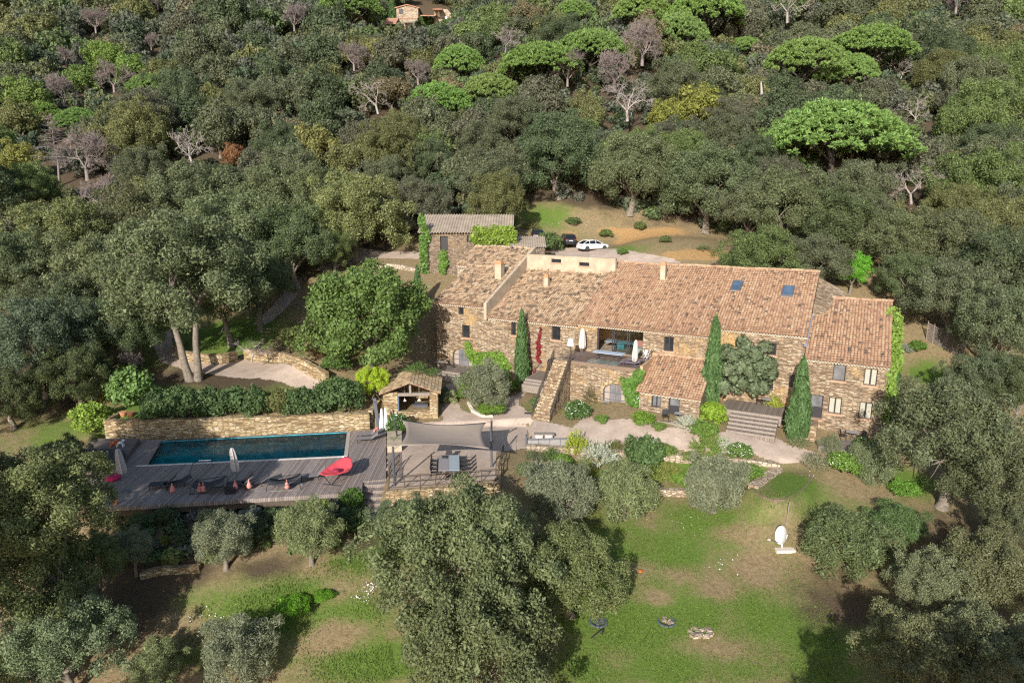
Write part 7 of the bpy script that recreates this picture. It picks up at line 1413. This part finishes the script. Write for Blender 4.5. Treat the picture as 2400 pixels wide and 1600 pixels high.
# the far upper wood reads as one mass: a single object
rest = pts[NI:]; base = crown('far_wood_clump', 77, hz=.8, nl=28, nleaf=2600, leaf=.062, aspect=.62, lump=(.18, .34)); nb = len(base.vertices); bv = np.empty(nb*3, np.float32); base.vertices.foreach_get('co', bv); bv = bv.reshape(-1, 3)
vv = np.empty(nb//4, np.float32); base.attributes['var'].data.foreach_get('value', vv); Vs, Cs = [], []
for (x, y, z, R, d) in rest:
    a = rg.uniform(0, 6.28); Rm = np.array([[math.cos(a), -math.sin(a), 0], [math.sin(a), math.cos(a), 0], [0, 0, 1]]); Vs.append((bv @ Rm.T)*R*np.array([1, 1, rg.uniform(.9, 1.3)])+np.array([x, y, z+.9*R])); h = int(rg.choice(7, p=np.array([3.2, 2.0, 2.6, .7, 1.5, 2.1, .4])/12.5)); Cs.append((vv, np.array(hues[h][0])*rg.uniform(.85, 1.15)*GAIN))
if Vs:
    V_ = np.vstack(Vs); Q = np.arange(len(V_)).reshape(-1, 4); m, nt, bs = nmat('far_wood_leaf'); ca = attr(nt, 'tint'); va = attr(nt, 'var'); mr = N(nt, 'MapRange'); mr.inputs[3].default_value = .55; mr.inputs[4].default_value = 1.35; nt.links.new(va.outputs['Fac'], mr.inputs[0])
    vm = N(nt, 'VectorMath', operation='SCALE'); nt.links.new(ca.outputs['Color'], vm.inputs[0]); nt.links.new(mr.outputs[0], vm.inputs['Scale']); nt.links.new(vm.outputs[0], bs.inputs['Base Color']); bs.inputs['Roughness'].default_value = .6
    tr = N(nt, 'BsdfTranslucent'); nt.links.new(vm.outputs[0], tr.inputs[0]); mx = N(nt, 'MixShader'); mx.inputs[0].default_value = .3; nt.links.new(bs.outputs[0], mx.inputs[1]); nt.links.new(tr.outputs[0], mx.inputs[2]); nt.links.new(mx.outputs[0], nt.nodes['Material Output'].inputs[0])
    me_ = np_mesh('upper_wood', V_, Q, [m]); at = me_.attributes.new('var', 'FLOAT', 'FACE'); at.data.foreach_set('value', np.concatenate([c[0] for c in Cs])); at = me_.attributes.new('tint', 'FLOAT_COLOR', 'FACE'); at.data.foreach_set('color', np.vstack([np.tile([*c[1], 1.], (len(c[0]), 1)) for c in Cs]).astype(np.float32).ravel())
    o = bpy.data.objects.new('upper_wood', me_); COL.objects.link(o); tag(o, 'dense oak wood covering the top of the hillside', 'wood', kind='stuff')
print('forest', len(pts), 'single', min(NI, len(pts)))
# maquis undergrowth between the trunks, one mass
bb_ = crown('undergrowth_clump', 88, hz=.7, nl=18, nleaf=420, leaf=.15, aspect=.6, lump=(.3, .45)); nb = len(bb_.vertices); bv = np.empty(nb*3, np.float32); bb_.vertices.foreach_get('co', bv); bv = bv.reshape(-1, 3); vv = np.empty(nb//4, np.float32); bb_.attributes['var'].data.foreach_get('value', vv); vv_u = vv.copy(); Vs, Cs = [], []
tries = rg.uniform([-200, 104], [200, 250], (5200, 2)); tz = H(tries)
for (x, y), z in zip(tries, tz):
    if not in_view(x, y, z, 30): continue
    if any(sdf([(x, y)], k)[0] < 2.0 for k in keep_clear) or math.hypot(x-far.location.x, y-far.location.y+6) < 13: continue
    a = rg.uniform(0, 6.28); R = rg.uniform(1.0, 2.0); Rm = np.array([[math.cos(a), -math.sin(a), 0], [math.sin(a), math.cos(a), 0], [0, 0, 1]]); Vs.append((bv @ Rm.T)*R*np.array([1, 1, rg.uniform(.7, 1.2)])+np.array([x, y, z+.5*R])); h = int(rg.choice(7, p=np.array([3.2, 2.2, 2.8, .8, 1.4, 2, .4])/12.8)); Cs.append((vv, np.array(hues[h][0])*rg.uniform(.75, 1.05)*GAIN))
V_ = np.vstack(Vs); me_ = np_mesh('undergrowth', V_, np.arange(len(V_)).reshape(-1, 4), [bpy.data.materials['far_wood_leaf']]); at = me_.attributes.new('var', 'FLOAT', 'FACE'); at.data.foreach_set('value', np.concatenate([c[0] for c in Cs])); at = me_.attributes.new('tint', 'FLOAT_COLOR', 'FACE'); at.data.foreach_set('color', np.vstack([np.tile([*c[1], 1.], (len(c[0]), 1)) for c in Cs]).astype(np.float32).ravel())
o = bpy.data.objects.new('undergrowth', me_); COL.objects.link(o); tag(o, 'low scrub filling the ground between the hillside trees', 'undergrowth', kind='stuff')
# trees standing just outside the frame whose shade falls into it
for k, (x, y, R, hc) in enumerate(((-27, 13, 5.5, 1.7), (-18, 6, 5.0, 1.8), (-23, 18, 5, 1.5), (15.5, 16, 5.2, 2.0), (23, 18, 5.5, 1.9), (-31.5, 31, 4.8, 3.1), (-36.5, 36, 5, 2.9), (-29.5, 25, 4.5, 3.4))):
    tree('boundary_oak', (x, y, h1(x, y)-.2), R, hc, OAKN[k % 4], TRK[k % 4], (.1, .11, .06), 'tall oak outside the frame whose shade falls on deck and lawn', 'oak tree', 'oaks beyond the bottom edge')
# ground cover in the shaded bed below the pool deck
pb = np.array(PT([(275, 1205), (850, 1180), (840, 1270), (600, 1310), (300, 1330)])); Vs, Cs = [], []
q_ = rg.uniform(pb.min(0), pb.max(0), (420, 2)); q_ = q_[sdf(q_, pb) < 0][:150]
for (x, y), z in zip(q_, H(q_)):
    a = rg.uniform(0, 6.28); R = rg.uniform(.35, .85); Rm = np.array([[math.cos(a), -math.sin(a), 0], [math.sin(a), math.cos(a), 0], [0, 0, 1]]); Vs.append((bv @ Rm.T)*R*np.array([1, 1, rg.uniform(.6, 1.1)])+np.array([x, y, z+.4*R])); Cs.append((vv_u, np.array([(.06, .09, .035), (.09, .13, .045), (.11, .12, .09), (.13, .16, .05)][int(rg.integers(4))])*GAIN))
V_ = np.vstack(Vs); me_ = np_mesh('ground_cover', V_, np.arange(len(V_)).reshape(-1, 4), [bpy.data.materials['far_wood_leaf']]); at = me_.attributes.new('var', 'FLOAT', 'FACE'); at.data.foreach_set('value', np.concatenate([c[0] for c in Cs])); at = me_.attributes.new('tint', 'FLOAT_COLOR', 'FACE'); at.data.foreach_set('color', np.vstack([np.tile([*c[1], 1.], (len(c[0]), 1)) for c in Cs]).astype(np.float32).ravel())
o = bpy.data.objects.new('ground_cover', me_); COL.objects.link(o); tag(o, 'mixed low ground cover in the shaded bed below the pool deck', 'ground cover', kind='stuff')
# grass tufts
def grass(poly, n, s, seed):
    rg = np.random.default_rng(seed); p = np.array(PT(poly)); q = rg.uniform(p.min(0), p.max(0), (n*2, 2)); q = q[sdf(q, p) < 0][:n]; z = H(q); k = len(q)
    return np.column_stack([q, z+s*.5]), rg
P, rg2 = grass([(860, 1640), (1240, 1180), (1500, 1165), (1760, 1160), (1900, 1180), (2000, 1640)], 60000, .05, 1)
P2, _ = grass([(200, 1640), (560, 1360), (860, 1300), (950, 1640)], 26000, .05, 2)
P = np.vstack([P, P2]); gv = np.sin(P[:, 0]*.9+np.sin(P[:, 1]*.7)*2)+np.sin(P[:, 1]*1.1+np.sin(P[:, 0]*.5)*2); gi = green.reshape(ny, nx)[np.clip(np.searchsorted(gy, P[:, 1]), 0, ny-1), np.clip(np.searchsorted(gx, P[:, 0]), 0, nx-1)]; P = P[gi+.16*gv+rg2.normal(0, .18, len(P)) > .62]; n_ = len(P)
me_ = leaf_mesh('grass', P, rg2.normal(0, 1, (n_, 3))*np.array([1, 1, .1]), .07, .3, .5+rg2.normal(0, .22, n_), M['leaf'], rg2, .2, up=np.tile([0, 0, 1.], (n_, 1))); o = bpy.data.objects.new('grass', me_); COL.objects.link(o); o.color = (.13, .205, .045, 1); tag(o, 'rough grass tufts over the front lawn', 'grass', kind='stuff')

rgd = np.random.default_rng(9); P = []
for px, py, rx, ry, n in ((875, 1375, 22, 10, 60), (850, 1400, 25, 18, 25), (480, 1440, 60, 30, 25), (2110, 1140, 30, 12, 20), (1900, 1110, 14, 8, 8), (1600, 1230, 60, 30, 15), (1345, 525, 60, 8, 60), (1700, 1330, 40, 20, 15)):
    for k in range(n): P.append(UT(px+rgd.normal(0, rx*.6), py+rgd.normal(0, ry*.6))+np.array([0, 0, .12]))
P = np.array(P); o = bpy.data.objects.new('wild_daisies', leaf_mesh('wild_daisies', P, np.tile([0, -.4, 1.], (len(P), 1)), .032, .9, np.full(len(P), .5), M['petal'], rgd, .3)); COL.objects.link(o); tag(o, 'scattered white wild daisies in the grass', 'flowers', kind='stuff')
